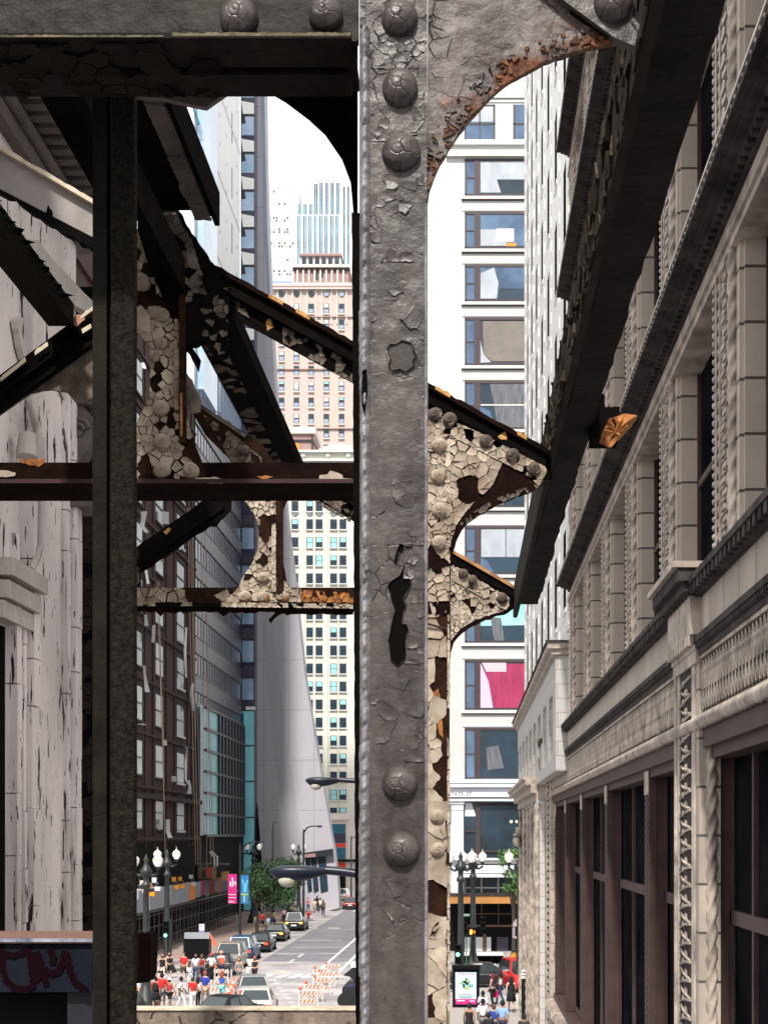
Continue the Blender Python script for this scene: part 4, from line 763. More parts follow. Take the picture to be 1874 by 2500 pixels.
# ------------------------------------------------------------------ white peeling station house on the left
sh = thing('station_house', 'old station house with peeling white boards, dentil cornice and scroll bracket on the left', 'station house', (-2.2, 6.0, 7.4))
WX = -1.9; d_at = lambda px: WX*F/(px-CX)
m = MB(); m.box(WX-1.2, WX, 3.0, d_at(186), 7.4, 12.4); m.build('wall', M['sliver'], sh)
mb = MB()
rn = random.Random(77)
def wflake(px0, px1, z0, z1, cell, seed, x, miss=.03, an=(1, 6), gap=.05, curl=.12):
    flakes(mb, [(d_at(px0), z0), (d_at(px1), z0), (d_at(px1), z1), (d_at(px0), z1)], cell, lambda u, v, h: (x+h, u, v), seed=seed, aniso=an, miss=miss, curl=curl, gap=gap, th=.004)
wflake(66, 150, 7.6, 12.0, .13, 141, WX+.006, .95, (.8, 5), .012, .12); wflake(0, 232, 10.85, 11.9, .12, 145, WX+.006, .86, (.8, 5), .014, .15)
mb.build('peeling_paint', [M['white']], sh)
m = MB()                                                # stacked vertical mouldings: architrave and corner bead
for px0, px1, x in ((12, 25, .05), (25, 33, .03), (34, 42, .045), (47, 66, .06), (150, 158, .03), (158, 172, .055), (173, 184, .035)):
    y0, y1 = d_at(px0), d_at(px1); segs = 44; zz = 7.5
    rn = random.Random(int(px0*7)); zlim = 9.86 if px1 < 60 else 11.1
    while zz < zlim:
        h = rn.uniform(.15, .7); e = rn.uniform(-.004, .005); m.box(WX-.02, WX+x+e, y0+.004, y1-.004, zz, zz+h-.005); zz += h
m.build('mouldings', M['sliver'], sh)
m = MB(); y0, y1 = d_at(-30), d_at(62)
m.prism([(y0, 10.04), (y1, 10.04), (y1, 10.11), (y0, 10.11)], WX, WX+.1, 'x'); m.prism([(y0, 9.95), (y1-.05, 9.95), (y1-.05, 10.02), (y0, 10.02)], WX, WX+.085, 'x'); m.prism([(y0, 9.87), (y1-.09, 9.87), (y1-.09, 9.94), (y0, 9.94)], WX, WX+.065, 'x'); m.build('window_hood', M['white'], sh)
m = MB(); m.box(WX-.01, WX+.004, d_at(-80), d_at(11), 7.6, 9.86); m.build('window', M['bare'], sh)
# pipe on the wall
m = MB(); X = WX+.07
pt = lambda px, py: (X, X*F/(px-CX), PZ(py, X*F/(px-CX)))
m.tube([pt(66, 940), pt(68, 965), pt(72, 990), pt(80, 1010), pt(88, 1035), pt(92, 1060), pt(95, 1150), pt(100, 1230), pt(98, 1330), pt(92, 1360), pt(76, 1392)], .017, 8); m.tube([pt(92, 1068), pt(93, 1140)], .03, 8); m.tube([pt(66, 1115), pt(68, 1060)], [.045, .035], 10); m.build('pipe', M['white'], sh)
# scroll corbel
cy = d_at(178); cb = MB()
prof = [(0, 10.93), (.16, 10.93), (.2, 10.96), (.2, 10.99), (0, 10.99)]
cb.prism([(WX+a*.75, z+.12) for a, z in prof], cy-.14, cy+.02, 'y')
S = [(WX, 11.0+.56)]
sc_ = [(0, 11.56), (.07, 11.56), (.12, 11.50), (.13, 11.42), (.10, 11.34), (.05, 11.27), (.03, 11.2), (.025, 11.1), (0, 11.06)]
cb.prism([(WX+a, z-.5) for a, z in sc_], cy-.12, cy, 'y'); cb.tube([(WX+.06+.05*math.cos(t*.5)*(1-t/26), cy-.125, 10.94+.05*math.sin(t*.5)*(1-t/26)) for t in range(22)], .012, 6); cb.build('scroll_bracket', M['taupe'], sh)
m = MB(); m.box(WX, WX+.2, cy-.16, cy+.06, 10.56, 10.6); m.build('bracket_ledge', M['taupe'], sh)
# eave cornice with dentils, running along the house side
co = MB(); zs = 12.02
co.box(WX-.02, WX+.05, 3.0, 7.3, zs-.14, zs-.02); co.tube([(WX+.06, 3.0, zs-.04), (WX+.06, 7.3, zs-.04)], .03, 8); co.box(WX-.3, WX+.24, 3.0, 7.3, zs+.13, zs+.2); co.box(WX+.24, WX+.32, 3.0, 7.3, zs+.12, zs+.34); co.tube([(WX+.30, 3.0, zs+.12), (WX+.30, 7.3, zs+.12)], .025, 8)
co.build('cornice', M['taupe'], sh)
dn = MB(); y = 3.05
while y < 7.25: dn.box(WX-.02, WX+.2, y, y+.055, zs-.02, zs+.125); y += .1
dn.build('dentils', M['taupe'], sh)
# rake board of its gable, crossing in front
DG = 5.25; gb2 = MB(); gb2.px([(-60, 328), (245, 506), (245, 590), (-60, 432)], DG, .04); gb2.build('gable_board', mat('smooth_dim_white', (.3, .27, .26), .6, col2=(.2, .18, .17), vs=5, bump=.4, bs=30), sh)
gb3 = MB(); gb3.px(jag([(-60, 318), (245, 496)], 14, 1.5, 61) + [(245, 507), (-60, 330)], DG-.03, .06); gb3.build('gable_edge', M['paleedge'], sh)
gb4 = MB(); gb4.px([(-60, 430), (245, 588)] + jag([(245, 612), (180, 580), (130, 550), (60, 508), (30, 480), (-60, 445)], 14, 5, 62), DG-.006, .05); gb4.px(jag([(112, 378+145), (120, 540), (130, 520), (118, 500)], 6, 2, 63), DG-.003, .002); gb4.build('gable_rot', M['bare'], sh)
# dark cast-iron pilaster behind the post
dl = thing('iron_pilaster', 'dark flaking iron pilaster between the white house and the dark post', 'pilaster', (PX(210, 7.6), 7.6, 7.4))
m = MB(); m.box(PX(186, 7.6), PX(232, 7.6), 7.6, 7.75, 7.4, PZ(700, 7.6)); m.build('shaft', M['bare'], dl)
mb = MB(); flake_px(mb, [(199, 1000), (226, 1000), (226, 2300), (199, 2300)], 7.599, 18, seed=151, aniso=(1, 1.6), miss=.2, curl=.15); mb.build('peeling_paint', [mat('dim_brown_paint', (.018, .014, .012), .9, island=.3, bump=.4, spec=.05)], dl)
# ------------------------------------------------------------------ ground
def sheet(name, poly, z, m):
    mb = MB(); mb.add([(x, y, z) for x, y in poly], [tuple(range(len(poly)))]); return tag(mb.build(name, m), kind='structure')
sheet('ground', [(-1500, -300), (1500, -300), (1500, 2200), (-1500, 2200)], 0.0, M['asphalt'])
sheet('road', [(-40, 62), (12, 62), (12, 103), (-40, 103)], .004, M['patch'])
sheet('parking_lane', [(-17.5, 104), (-14.6, 104), (-14.2, 250), (-17.5, 250)], .005, M['patch'])
sheet('road_patch', [(-14.5, 103), (-1.8, 103), (-1.8, 105.2), (-14.5, 105.2)], .006, M['patch'])
for i, (a, b, c, d) in enumerate([(-14.4, 112, -9.5, 112.8), (-14, 118.5, -7, 119.3), (-14.2, 126, -10.6, 127.1), (-13, 141, -6, 142)]): sheet('road_patch', [(a, b), (c, b), (c, d), (a, d)], .007, M['patch'])
def slab(name, x0, x1, y0, y1, h, m):
    mb = MB(); mb.box(x0, x1, y0, y1, -.2, h); mb.box(x0-.15, x0, y0-.15, y1, -.2, h-.005, 1); mb.box(x1, x1+.15, y0-.15, y1, -.2, h-.005, 1); mb.box(x0, x1, y0-.15, y0, -.2, h-.005, 1)
    return tag(mb.build(name, [m, M['kerb']]), kind='structure')
slab('sidewalk', -26.2, -17.65, 106, 172, .14, M['redpave']); slab('sidewalk', -45, -16.6, 188, 420, .14, M['walk'])
slab('sidewalk', -1.8, 6, 20, 78.5, .14, M['walk']); slab('sidewalk', -1.7, 14, 105.5, 330, .14, M['walk'])
slab('sidewalk', -45, -17.6, 40, 74, .14, M['walk'])
mk = MB()
def stripe(xa, ya, xb, yb, wd):
    d = Vector((xb-xa, yb-ya, 0)).normalized(); n_ = Vector((-d.y, d.x, 0))*wd/2
    mk.add([(xa+n_.x, ya+n_.y, .009), (xa-n_.x, ya-n_.y, .009), (xb-n_.x, yb-n_.y, .009), (xb+n_.x, yb+n_.y, .009)], [(0, 3, 2, 1)])
G = lambda py: EYE*F/(py-HY)
for px0, py0 in ((760, 2385), (824, 2377)):
    d = G(py0); x = PX(px0, d); stripe(x, d, x+1.0, 240, .22)
for px in (650, 690, 722, 753, 800):
    d = G(2384); stripe(PX(px-9, d), d-.9, PX(px+6, d), d+1.4, .42)
for k in range(8): d = 177; x = -17+k*1.9; stripe(x, d-1.6, x+.2, d+1.6, .5)
for px, py in ((733, 2333), (710, 2347)): d = G(py); stripe(PX(px, d), d-1.5, PX(px+2, d), d+1.5, .16)
for px, py in ((762, 2266), (815, 2266)): d = G(py); stripe(PX(px-14, d), d, PX(px+14, d), d, .8)
for k in range(9): d = 83-k*1.1; stripe(PX(668+k*7, G(2392+k*9)), G(2392+k*9), PX(671+k*7, G(2392+k*9)), G(2392+k*9)-.35, .3)
for px in (700, 770, 822): d = G(2460); stripe(PX(px-12, d), d-.5, PX(px+6, d), d+.7, .4)
tag(mk.build('road_markings', M['line']), kind='structure')
# ------------------------------------------------------------------ near terracotta building, right side
RX = 3.0
tb = thing('terracotta_building', 'near buff terracotta department store with brown windows and rope mouldings along the right side', 'building', (3.4, 27, 0))
Y0, Y1 = 9.5, 42.6
m = MB(); m.box(RX+.6, 16, Y0, Y1, -EYE, 25); m.box(RX+.3, RX+.42, Y1-.5, Y1, 3.2, 25); m.box(RX+.6, 16, Y1, 52, -EYE, 3.2); m.build('wall', M['tcottax'], tb)
SILL = [3.22, 7.12, 11.2, 15.3, 19.4]; HEAD = [6.62, 10.72, 14.8, 18.9, 23.0]
def rope(mb, x, y, z0, z1, r, pitch=.16, n=10, amp=.26, mi=0):
    st = int((z1-z0)/.02); vs = []
    for i in range(st+1):
        z = z0+(z1-z0)*i/st
        for k in range(n):
            a = 2*math.pi*k/n; q = r*(1+amp*math.cos(3*a-2*math.pi*(z-z0)/pitch)); vs.append((x+q*math.cos(a), y+q*math.sin(a), z))
    mb.add(vs, [(i*n+k, i*n+(k+1) % n, (i+1)*n+(k+1) % n, (i+1)*n+k) for i in range(st) for k in range(n)], mi, True)
def pier_mesh(h):
    mb = MB(); mb.box(0, .40, .36, 1.34, 0, h, 0); mb.box(0.05, .27, 0, .36, 0, h, 2); mb.box(.10, .36, -.06, 0, 0, h, 2)
    rope(mb, .02, .24, 0, h, .055, .24, 12, .3, 1)
    z = .05
    while z < h:
        mb.ball((-.01, 1.30, z), (.03, .06, .04), 6, 4, 1)
        z += .105
    z = .08; j = 0
    while z < h:                                         # studded strip and pierced leaves
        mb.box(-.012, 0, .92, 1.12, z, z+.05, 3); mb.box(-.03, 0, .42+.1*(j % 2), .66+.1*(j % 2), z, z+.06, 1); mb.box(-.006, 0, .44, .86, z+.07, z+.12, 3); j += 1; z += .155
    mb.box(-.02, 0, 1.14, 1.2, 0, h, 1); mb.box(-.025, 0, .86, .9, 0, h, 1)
    return mb.mesh('pier', [M['tcotta'], M['tc'], M['tcottax'], M['tcgap']])
pm = pier_mesh(HEAD[0]-SILL[0]); pm2 = pier_mesh(HEAD[1]-SILL[1])
gm = MB(); gm.box(0, .03, -3.55, 0, 0, 3.62, 0); gm.box(-.05, 0, -1.85, -1.75, 0, 3.62, 1); gm.box(-.05, 0, -3.55, 0, 1.75, 1.85, 1); gm.box(-.05, 0, -.08, 0, 0, 3.62, 1); gm = gm.mesh('window', [M['glassdark'], M['brown']])
for lv in range(5):
    for k in range(-1, 6):
        if Y0 < 16.46+4.85*k < Y1-1: inst(pm if lv == 0 else pm2, 'pier', tb, (RX, 16.42+4.85*k, SILL[lv]))
        if k < 6 and 16.4+4.85*k > 12: inst(gm, 'window', tb, (RX+.38, 16.36+4.85*k, SILL[lv]))
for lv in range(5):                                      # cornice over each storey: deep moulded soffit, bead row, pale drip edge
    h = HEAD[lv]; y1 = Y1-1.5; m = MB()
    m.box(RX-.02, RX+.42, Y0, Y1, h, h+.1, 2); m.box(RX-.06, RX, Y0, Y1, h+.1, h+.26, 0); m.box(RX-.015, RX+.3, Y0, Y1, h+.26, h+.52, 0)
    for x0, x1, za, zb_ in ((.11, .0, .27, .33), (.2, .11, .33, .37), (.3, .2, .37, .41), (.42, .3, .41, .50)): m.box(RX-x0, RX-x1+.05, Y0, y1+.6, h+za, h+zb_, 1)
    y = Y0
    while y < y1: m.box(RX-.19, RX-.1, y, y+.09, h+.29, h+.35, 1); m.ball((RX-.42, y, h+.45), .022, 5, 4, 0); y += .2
    m.box(RX-.44, RX-.41, Y0, y1+.6, h+.485, h+.52, 0); m.build('cornice', [M['tc'], M['tcdirtshade'], M['tc']], tb)
# belt course, frieze, leaf panel and rope over the great window bays
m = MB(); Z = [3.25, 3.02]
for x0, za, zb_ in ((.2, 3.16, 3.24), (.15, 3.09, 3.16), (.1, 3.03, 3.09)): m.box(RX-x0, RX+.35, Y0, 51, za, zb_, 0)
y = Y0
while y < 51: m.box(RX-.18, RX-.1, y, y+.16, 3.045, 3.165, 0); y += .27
m.build('belt_course', M['tcdirtshade'], tb)
m = MB(); m.box(RX-.005, RX+.35, Y0, 51, 2.52, 3.03, 0); m.build('frieze', M['tcotta'], tb)
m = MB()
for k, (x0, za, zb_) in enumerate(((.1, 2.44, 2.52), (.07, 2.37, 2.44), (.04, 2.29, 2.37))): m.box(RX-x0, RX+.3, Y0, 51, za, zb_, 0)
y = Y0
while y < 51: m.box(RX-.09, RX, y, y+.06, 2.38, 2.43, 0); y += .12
m.build('moulding', M['tcdirtshade'], tb)
m = MB(); m.box(RX+.02, RX+.3, Y0, 51, 1.5, 2.29, 0)
def loop(y, z, hy, hz, r, mi=1, n=10): m.tube([(RX+.005, y+hy*math.sin(6.283*t/n), z+hz*math.cos(6.283*t/n)) for t in range(n+1)], r, 5, mi)
y = Y0; j = 0
while y < 51:                                        # low relief scrollwork: two rows of curling leaves
    nn = 9 if y < 30 else 6
    loop(y+.1, 1.70, .065, .10, .015, n=nn); loop(y, 1.98, .06, .13, .015, n=nn); loop(y+.1, 2.14, .04, .07, .013, n=nn)
    m.tube([(RX+.01, y-.05, 1.58), (RX-.005, y+.03, 1.74), (RX+.005, y+.1, 1.9), (RX+.005, y+.04, 2.08), (RX+.01, y+.1, 2.22)], .014, 4, 1)
    m.ball((RX+.01, y, 1.98), (.025, .03, .07), 5, 4, 1); m.ball((RX+.01, y+.1, 1.7), (.025, .03, .05), 5, 4, 1)
    y += .2; j += 1
m.box(RX-.02, RX+.02, Y0, 51, 2.24, 2.29, 1); m.box(RX-.02, RX+.02, Y0, 51, 1.5, 1.55, 1)
m.build('leaf_panel', [M['tcgap'], M['tc']], tb)
m = MB(); n = 10; st = 900; vs = []
for i in range(st+1):
    y = Y0+(51-Y0)*i/st
    for k in range(n): a = 6.283*k/n; q = .085*(1+.12*math.cos(3*a-y*22)); vs.append((RX-.03+q*math.cos(a), y, 1.43+q*math.sin(a)))
m.add(vs, [(i*n+k, (i+1)*n+k, (i+1)*n+(k+1) % n, i*n+(k+1) % n) for i in range(st) for k in range(n)], 0, True); m.build('rope_moulding', M['tc'], tb)
# great shop-window bays: brown metal frames round dark glass (heights here count from the eye)
m = MB(); m.box(RX+.02, RX+.46, Y0, 51, 1.12, 1.355, 0); m.box(RX+.12, RX+.46, Y0, 51, .98, 1.12, 0); m.build('lintel', M['brown'], tb)
def mull(y, w=.6):
    mb = MB(); mb.box(RX+.10, RX+.40, y, y+w, -5.4, 1.1, 0); mb.box(RX+.085, RX+.10, y+.02, y+w-.02, .7, 1.1, 2); z = -5.3; j = 0
    while z < .66:
        for c in range(3): mb.box(RX+.088, RX+.10, y+.05+c*.17, y+.17+c*.17, z+(c % 2)*.06, z+.055+(c % 2)*.06, 1)
        z += .12
    mb.box(RX+.36, RX+.40, y-.12, y, -5.4, 1.1, 0); mb.box(RX+.2, RX+.23, y-.012, y, -5.4, 1.1, 0)
    return mb.build('mullion', [M['brown'], M['tcgap'], M['tc']], tb)
ys = [24.9, 32.2, 39.1, 45.4]
for y in ys: mull(y)
mull(14.2); mull(10.4); mull(18.78, .3); mull(50.4)
for a, b in [(10.5, 14.2), (14.8, 18.75), (20.7, 24.9), (25.5, 32.2), (32.8, 39.1), (39.7, 45.4), (46, 51)]:
    m = MB(); m.box(RX+.43, RX+.45, a, b, -5.4, 1.12, 0); m.box(RX+.36, RX+.43, a, b, -1.12, -.94, 1)
    mid = a+(b-a)*.62; m.box(RX+.37, RX+.43, mid, mid+.1, -5.4, 1.0, 1); m.box(RX+.36, RX+.43, a, a+.1, -5.4, 1.0, 1); m.box(RX+.36, RX+.43, a, b, -5.4, -5.25, 1)
    m.box(RX+.40, RX+.428, a+(b-a)*.2, a+(b-a)*.2+.12, -5.3, .95, 2)
    m.build('window', [M['glassdark'], M['brown'], M['tcgap']], tb)
m = MB(); m.box(RX+.05, RX+.44, 20.7, 51, -5.6, -5.42, 1); m.box(RX-.22, RX+.3, 20.7, 51, -5.85, -5.62, 0); y = 20.8
while y < 51: m.box(RX-.27, RX-.2, y, y+.22, -5.83, -5.66, 0); m.box(RX-.2, RX+.02, y+.02, y+.2, -5.62, -5.58, 0); y += .42
m.box(RX+.02, RX+.4, Y0, 51, -9, -5.86, 2); m.build('sill', [M['tc'], M['brown'], M['tcdirtshade']], tb)
def pilaster(y0, y1, zt, zb=-9.0, x=RX-.03, dep=.5):
    mb = MB(); mb.box(x, x+.2, y0, y1, zb, zt, 0); mb.box(x+.2, x+dep, y0-.03, y1, zb, zt, 2)
    w = y1-y0; mb.tube([(x-.005, y1-.08, zb), (x-.005, y1-.08, zt)], .05, 6, 1); mb.tube([(x, y1-.3, zb), (x, y1-.3, zt)], .035, 6, 1); mb.tube([(x, y0+.42, zb), (x, y0+.42, zt)], .035, 6, 1); mb.tube([(x, y0+.3, zb), (x, y0+.3, zt)], .03, 6, 1)
    mb.box(x-.008, x, y0+.5, y1-.4, zb, zt, 4); z = zb+.1; j = 0
    while z < zt-.2:                                    # interlace of leaves up the strip
        yc = (y0+.5+y1-.4)/2; hw = (w-.9)*.42
        mb.tube([(x-.02, yc-hw, z), (x-.03, yc+hw*.2, z+.05), (x-.02, yc+hw, z+.12), (x-.02, yc+hw*.3, z+.2), (x-.02, yc-hw, z+.24)], .022, 5, 1); mb.ball((x-.012, yc, z+.06), (.02, .16, .06), 6, 4, 1); mb.ball((x-.01, yc+hw*.5, z+.2), (.03, .09, .05), 6, 4, 1); z += .25; j += 1
    rope(mb, x+.16, y0-.02, zb, zt-.05, .062, .28, 12, .28, 1)
    return mb
pilaster(18.75, 20.72, 2.2, dep=.27).build('pilaster', [M['tcotta'], M['tc'], M['tcottax'], M['tcgap'], M['tcdirtshade']], tb)
pilaster(51, 53.2, 1.9, x=RX-.05, dep=.2).build('pilaster', [M['tcotta'], M['tc'], M['tcottax'], M['tcgap'], M['tcdirtshade']], tb)
def capital(y0, y1, x):
    mb = MB(); mb.box(x-.1, x+.4, y0-.1, y1+.1, 2.55, 2.62, 0); mb.box(x-.1, x+.4, y0-.05, y1+.05, 2.62, 3.08, 0); mb.box(x-.2, x+.4, y0-.18, y1+.18, 3.08, 3.2, 1); mb.box(x-.29, x+.4, y0-.26, y1+.26, 3.2, 3.36, 1); mb.box(x-.36, x+.4, y0-.3, y1+.3, 3.36, 3.44, 0)
    mb.box(x-.03, x+.4, y0-.02, y1+.02, 2.2, 2.36, 0); k = 0
    for i in range(9): mb.box(x-.12, x-.02, y0+i*(y1-y0)/9+.02, y0+(i+1)*(y1-y0)/9-.05, 2.42, 2.55, 0)
    for i in range(3): mb.box(x-.02+i*.13, x+.07+i*.13, y0-.13, y0-.02, 2.42, 2.55, 0)
    mb.box(x-.05, x+.4, y0-.05, y1+.04, 2.36, 2.42, 0)
    return mb.build('capital', [M['tc'], M['tcdirtshade']], tb)
capital(18.75, 20.72, RX-.05); capital(51, 53.2, RX-.08)
for ch in tb.children: ch.location.z += EYE
# ------------------------------------------------------------------ white tiled building with deep slit windows, at the corner
wb = thing('tiled_building', 'white glazed tile building with thin slit windows, beyond the terracotta store', 'building', (6, 60, 0))
m = MB(); m.box(RX+.02, 18, 42.7, 75.4, EYE+3.2, 54); m.box(RX+.02, 18, 53.3, 75.4, 0, EYE+3.2); m.build('wall', [M['slit']], wb)
sw = MB(); sw.prism([(0, 0), (.95, 0), (.95, 2.3), (0, 2.3)], -.01, .05, 'x', 0); sw.prism([(-.1, -.2), (1.0, -.2), (1.0, -.05), (-.1, -.05)], -.03, .05, 'x', 1); sw = sw.mesh('window', [M['glassdark'], M['statetrim']])
cnt = 0
for lv in range(10):
    for k in range(7):
        y = 44.3+k*4.4
        inst(sw, 'window', wb, (RX+.02, y, EYE+6.9+lv*3.7)); cnt += 1
pier = MB(); pier.box(RX-.012, RX+.02, 0, .9, EYE+6, 54, 0); pier = pier.mesh('pier', [M['slit']])
for k in range(8): inst(pier, 'pier', wb, (0, 42.75+k*4.4, 0))
m = MB()                                             # two-storey base standing forward, with its own cornice
B0 = RX-.35; yb0, yb1 = 43.2, 74.5; zc_ = EYE+5.3
m.box(B0, RX+.02, yb0, yb1, zc_-1.0, zc_, 0); m.box(B0-.12, RX+.02, yb0-.12, yb1, zc_, zc_+.16, 1); m.box(B0-.25, RX+.02, yb0-.22, yb1+.2, zc_+.16, zc_+.34, 1); m.box(B0-.30, RX+.02, yb0-.27, yb1+.25, zc_+.34, zc_+.40, 2)
m.build('base_cornice', [M['slitx'], M['tc'], M['tcdirtshade']], wb)
m = MB(); y = yb0
while y < yb1: m.box(B0, RX+.02, y, y+1.5, EYE+2.3, zc_-1.0, 0); y += 3.6
m.box(B0, RX+.02, yb0, yb1, EYE+1.9, EYE+2.3, 0); m.build('base_pier', [M['slitx']], wb)
m = MB()
for z0, z1, x0 in ((EYE+1.3, EYE+1.6, .0), (EYE+1.6, EYE+1.9, .2), (EYE+1.9, EYE+2.1, .42), (EYE+2.1, EYE+2.2, .5)): m.box(B0-x0, RX+.02, 55, yb1+x0, z0, z1, 0)
for k in range(9): m.box(B0-.03, B0, 70+k*.5, 70.22+k*.5, EYE+.45, EYE+1.25, 1)
m.box(B0-.12, RX, 69.6, 74.7, EYE+.1, EYE+.42, 0); m.box(B0-.22, RX, 69.4, 74.8, EYE-.02, EYE+.1, 0)
for k in range(5): m.ball((B0-.1, 70+k*1.1, EYE-.3), (.16, .22, .26), 6, 5, 0)
m.build('entablature', [M['tc'], M['tcgap']], wb)
m = MB()
for k, y in enumerate((55, 58.5, 62, 66, 70.5)):
    m.box(B0+.02, RX, y, y+1.5, 0, EYE+1.3, 0); rope(m, B0+.02, y, 1.0, EYE+1.2, .09, .4, 9, .25, 1); m.tube([(B0, y+1.4, .5), (B0, y+1.4, EYE+1.2)], .06, 6, 1); z = .6
    while z < EYE+1: m.ball((B0, y+.75, z), (.05, .22, .1), 6, 4, 1); z += .32
m.box(RX-.02, RX+.01, 55, 75, 0, EYE+1.3, 2); m.build('pilasters', [M['slitx'], M['tc'], M['glassdark']], wb)
def yof(x, px): return x*F/(px-CX)
for px, zt, zb2 in ((1276, EYE-2.2, 0), (1289, EYE-4.1, 0)):
    pass
# ------------------------------------------------------------------ white block facing us across the street
DS = 112.0; pxm = F/DS
sbld = thing('state_street_building', 'white enamelled office block facing us with wide three part windows and a rose curtain', 'building', (2.5, DS+6, 0))
XL = PX(1088, DS); m = MB(); m.box(XL, 14, DS, DS+75, PZ(1945, DS), 82); m.box(XL, 14, DS+1.2, DS+75, 0, PZ(1945, DS)); m.build('wall', M['state'], sbld)
rows = [(255, 339), (390, 476), (520, 605), (649, 734), (778, 890), (933, 1046), (1110, 1237), (1288, 1401), (1450, 1568), (1614, 1732), (1780, 1901)]
mw = lambda h: None
XW0, XM0, XM1, XW1 = 1137, 1157, 1172, 1292
nb_ = [0]
def blind(win, poly, mt, d=None, name='blind'):
    nb_[0] = (nb_[0]+1) % 9; b = MB(); b.px(poly, DS-.026-.003*nb_[0] if d is None else d-.02, .002); return b.build(name, mt, win)  # the sky-blue sheets are window reflections put in as colour
for i, (t, b) in enumerate(rows):
    m = MB()
    if i == 0:
        m.pxbox(1133, 1208, t, b, DS-.02, .1, 0); m.pxbox(1133, 1208, t, t+3, DS-.06, .1, 1); m.pxbox(1169, 1172, t, b, DS-.06, .1, 1); m.pxbox(1133, 1208, t+45, t+49, DS-.06, .1, 1); m.pxbox(1133, 1137, t, b, DS-.06, .1, 1); m.pxbox(1204, 1208, t, b, DS-.06, .1, 1); m.pxbox(1254, 1292, t, b, DS-.02, .1, 0); m.pxbox(1252, 1257, t, b, DS-.06, .1, 1); m.pxbox(1252, 1292, t+45, t+49, DS-.06, .1, 1)
        wn = m.build('window', [M['winblue'], M['frame']], sbld); blind(wn, [(1138, t+5), (1203, t+5), (1203, t+42), (1138, t+42)], M['officeblind'])
    else:
        m.pxbox(XW0, XM0, t, b, DS-.02, .1, 0); m.pxbox(XM1, XW1, t, b, DS-.02, .1, 2); m.pxbox(XM0, XM1, t, b, DS-.09, .12, 1)
        m.pxbox(XW0-3, XW1, t-3, t+3, DS-.08, .1, 1); m.pxbox(XW0-3, XW1, b-3, b, DS-.08, .1, 1); m.pxbox(XW0-3, XW0+1, t, b, DS-.08, .1, 1); m.pxbox(XW0, XM0, (t+b)/2-1, (t+b)/2+2, DS-.07, .1, 1)
        wn = m.build('window', [M['winblue'], M['frame'], M['windark'] if i not in (4,) else M['spandrel']], sbld)
        if i == 1: blind(wn, [(XM1, t+4), (XW1, t+4), (XW1, t+48), (1212, t+48), (1222, t+80), (XM1, t+80)], M['officeblind'])
        if i == 2: blind(wn, [(XM1, t+4), (XW1, t+4), (XW1, t+80), (XM1, t+80)], M['winblue']); blind(wn, [(1172, t+40), (1235, t+40), (1235, t+80), (1172, t+80)], M['officeblind']); blind(wn, [(1211, t+38), (1254, t+38), (1254, t+70), (1211, t+70)], M['statetrim'], DS-.034, 'card'); blind(wn, [(1234, t+73), (1259, t+73), (1259, t+81), (1234, t+81)], M['orangebox'], DS-.038, 'card')
        if i == 3: blind(wn, [(XM1, t+4), (XW1, t+4), (XW1, t+56), (1218, t+56), (1216, t+80), (XM1, t+80)], M['winblue']); blind(wn, [(XM1, t+18), (1205, t+4), (1216, t+40), (1212, t+80), (XM1, t+80)], M['officeblind'], DS-.034)
        if i == 4: blind(wn, [(1178, t+6), (XW1, t+6), (XW1, b-8), (1200, b-8), (1180, b-25)], mat('beige_grey_shade', (.19, .17, .15), .7, var=.2, vs=1), DS-.03); blind(wn, [(XM1, b-60), (1180, b-25), (1198, b-6), (XM1, b-4)], M['officeblind'], DS-.034)
        if i == 5: blind(wn, [(XM1, t+60), (1195, t+70), (1210, t+112), (XM1, t+112)], M['winblue']); blind(wn, [(1195, t+4), (XW1, t+4), (XW1, t+110), (1215, t+110)], M['curtain'], DS-.03); blind(wn, [(XM1, t+54), (XW1, t+54), (XW1, t+57), (XM1, t+57)], M['statetrim'], DS-.036)
        if i in (6, 8): blind(wn, [(XM1, t+4), (XW1, t+4), (XW1, t+70 if i == 6 else b-42), (XM1, t+70 if i == 6 else b-40)], M['winteal'] if i == 8 else M['officeblind']); blind(wn, [(1196, b-60), (1222, b-60), (1230, b-4), (1206, b-4)], M['curtain'], DS-.027)
        if i == 7: blind(wn, [(XM1+2, t+4), (1233, t+4), (1233, t+72), (XM1+2, t+72)], M['officeblind']); blind(wn, [(1235, t+4), (XW1, t+4), (XW1, t+72), (1235, t+72)], M['officeblind']); blind(wn, [(XM1, t+74), (1188, t+80), (1205, b-4), (XM1, b-4)], M['winblue'])
        if i == 9: blind(wn, [(1176, t+6), (XW1, t+6), (XW1, b-4), (1205, b-4), (1195, t+70)], M['rose']); blind(wn, [(1172, t+4), (1192, t+50), (1203, b-4), (XM1, b-4)], mat('lilac_curtain', (.5, .42, .55), .7), DS-.034); blind(wn, [(1176, t+4), (1235, t+4), (1235, t+26), (1186, t+26)], mat('pink_grey_blind', (.55, .42, .47), .7), DS-.036)
        if i == 10: blind(wn, [(1186, t+45), (1215, t+40), (1230, t+95), (1190, t+100)], M['curtain'])
    m = MB(); m.pxbox(XW0-11, 1290, b+2, b+9, DS-.22, .25, 0); m.pxbox(XW0-8, 1290, t-12, t-6, DS-.08, .1, 0); m.pxbox(XW0-11, 1290, b+9, b+12, DS-.16, .2, 1); m.build('sill', [M['statetrim'], M['frame']], sbld)
m = MB()
for ya, yb_, x in ((345, 352, .25), (374, 380, .35), (232, 238, .2)): m.pxbox(1088, 1300, ya, yb_, DS-x, x+.05, 0)
m.build('string_course', M['statetrim'], sbld)
m = MB()
for ya, yb_, x in ((1902, 1912, .3), (1914, 1922, .45), (1924, 1946, .12), (1950, 1956, .3)): m.pxbox(1090, 1300, ya, yb_, DS-x, x+1.25, 0)
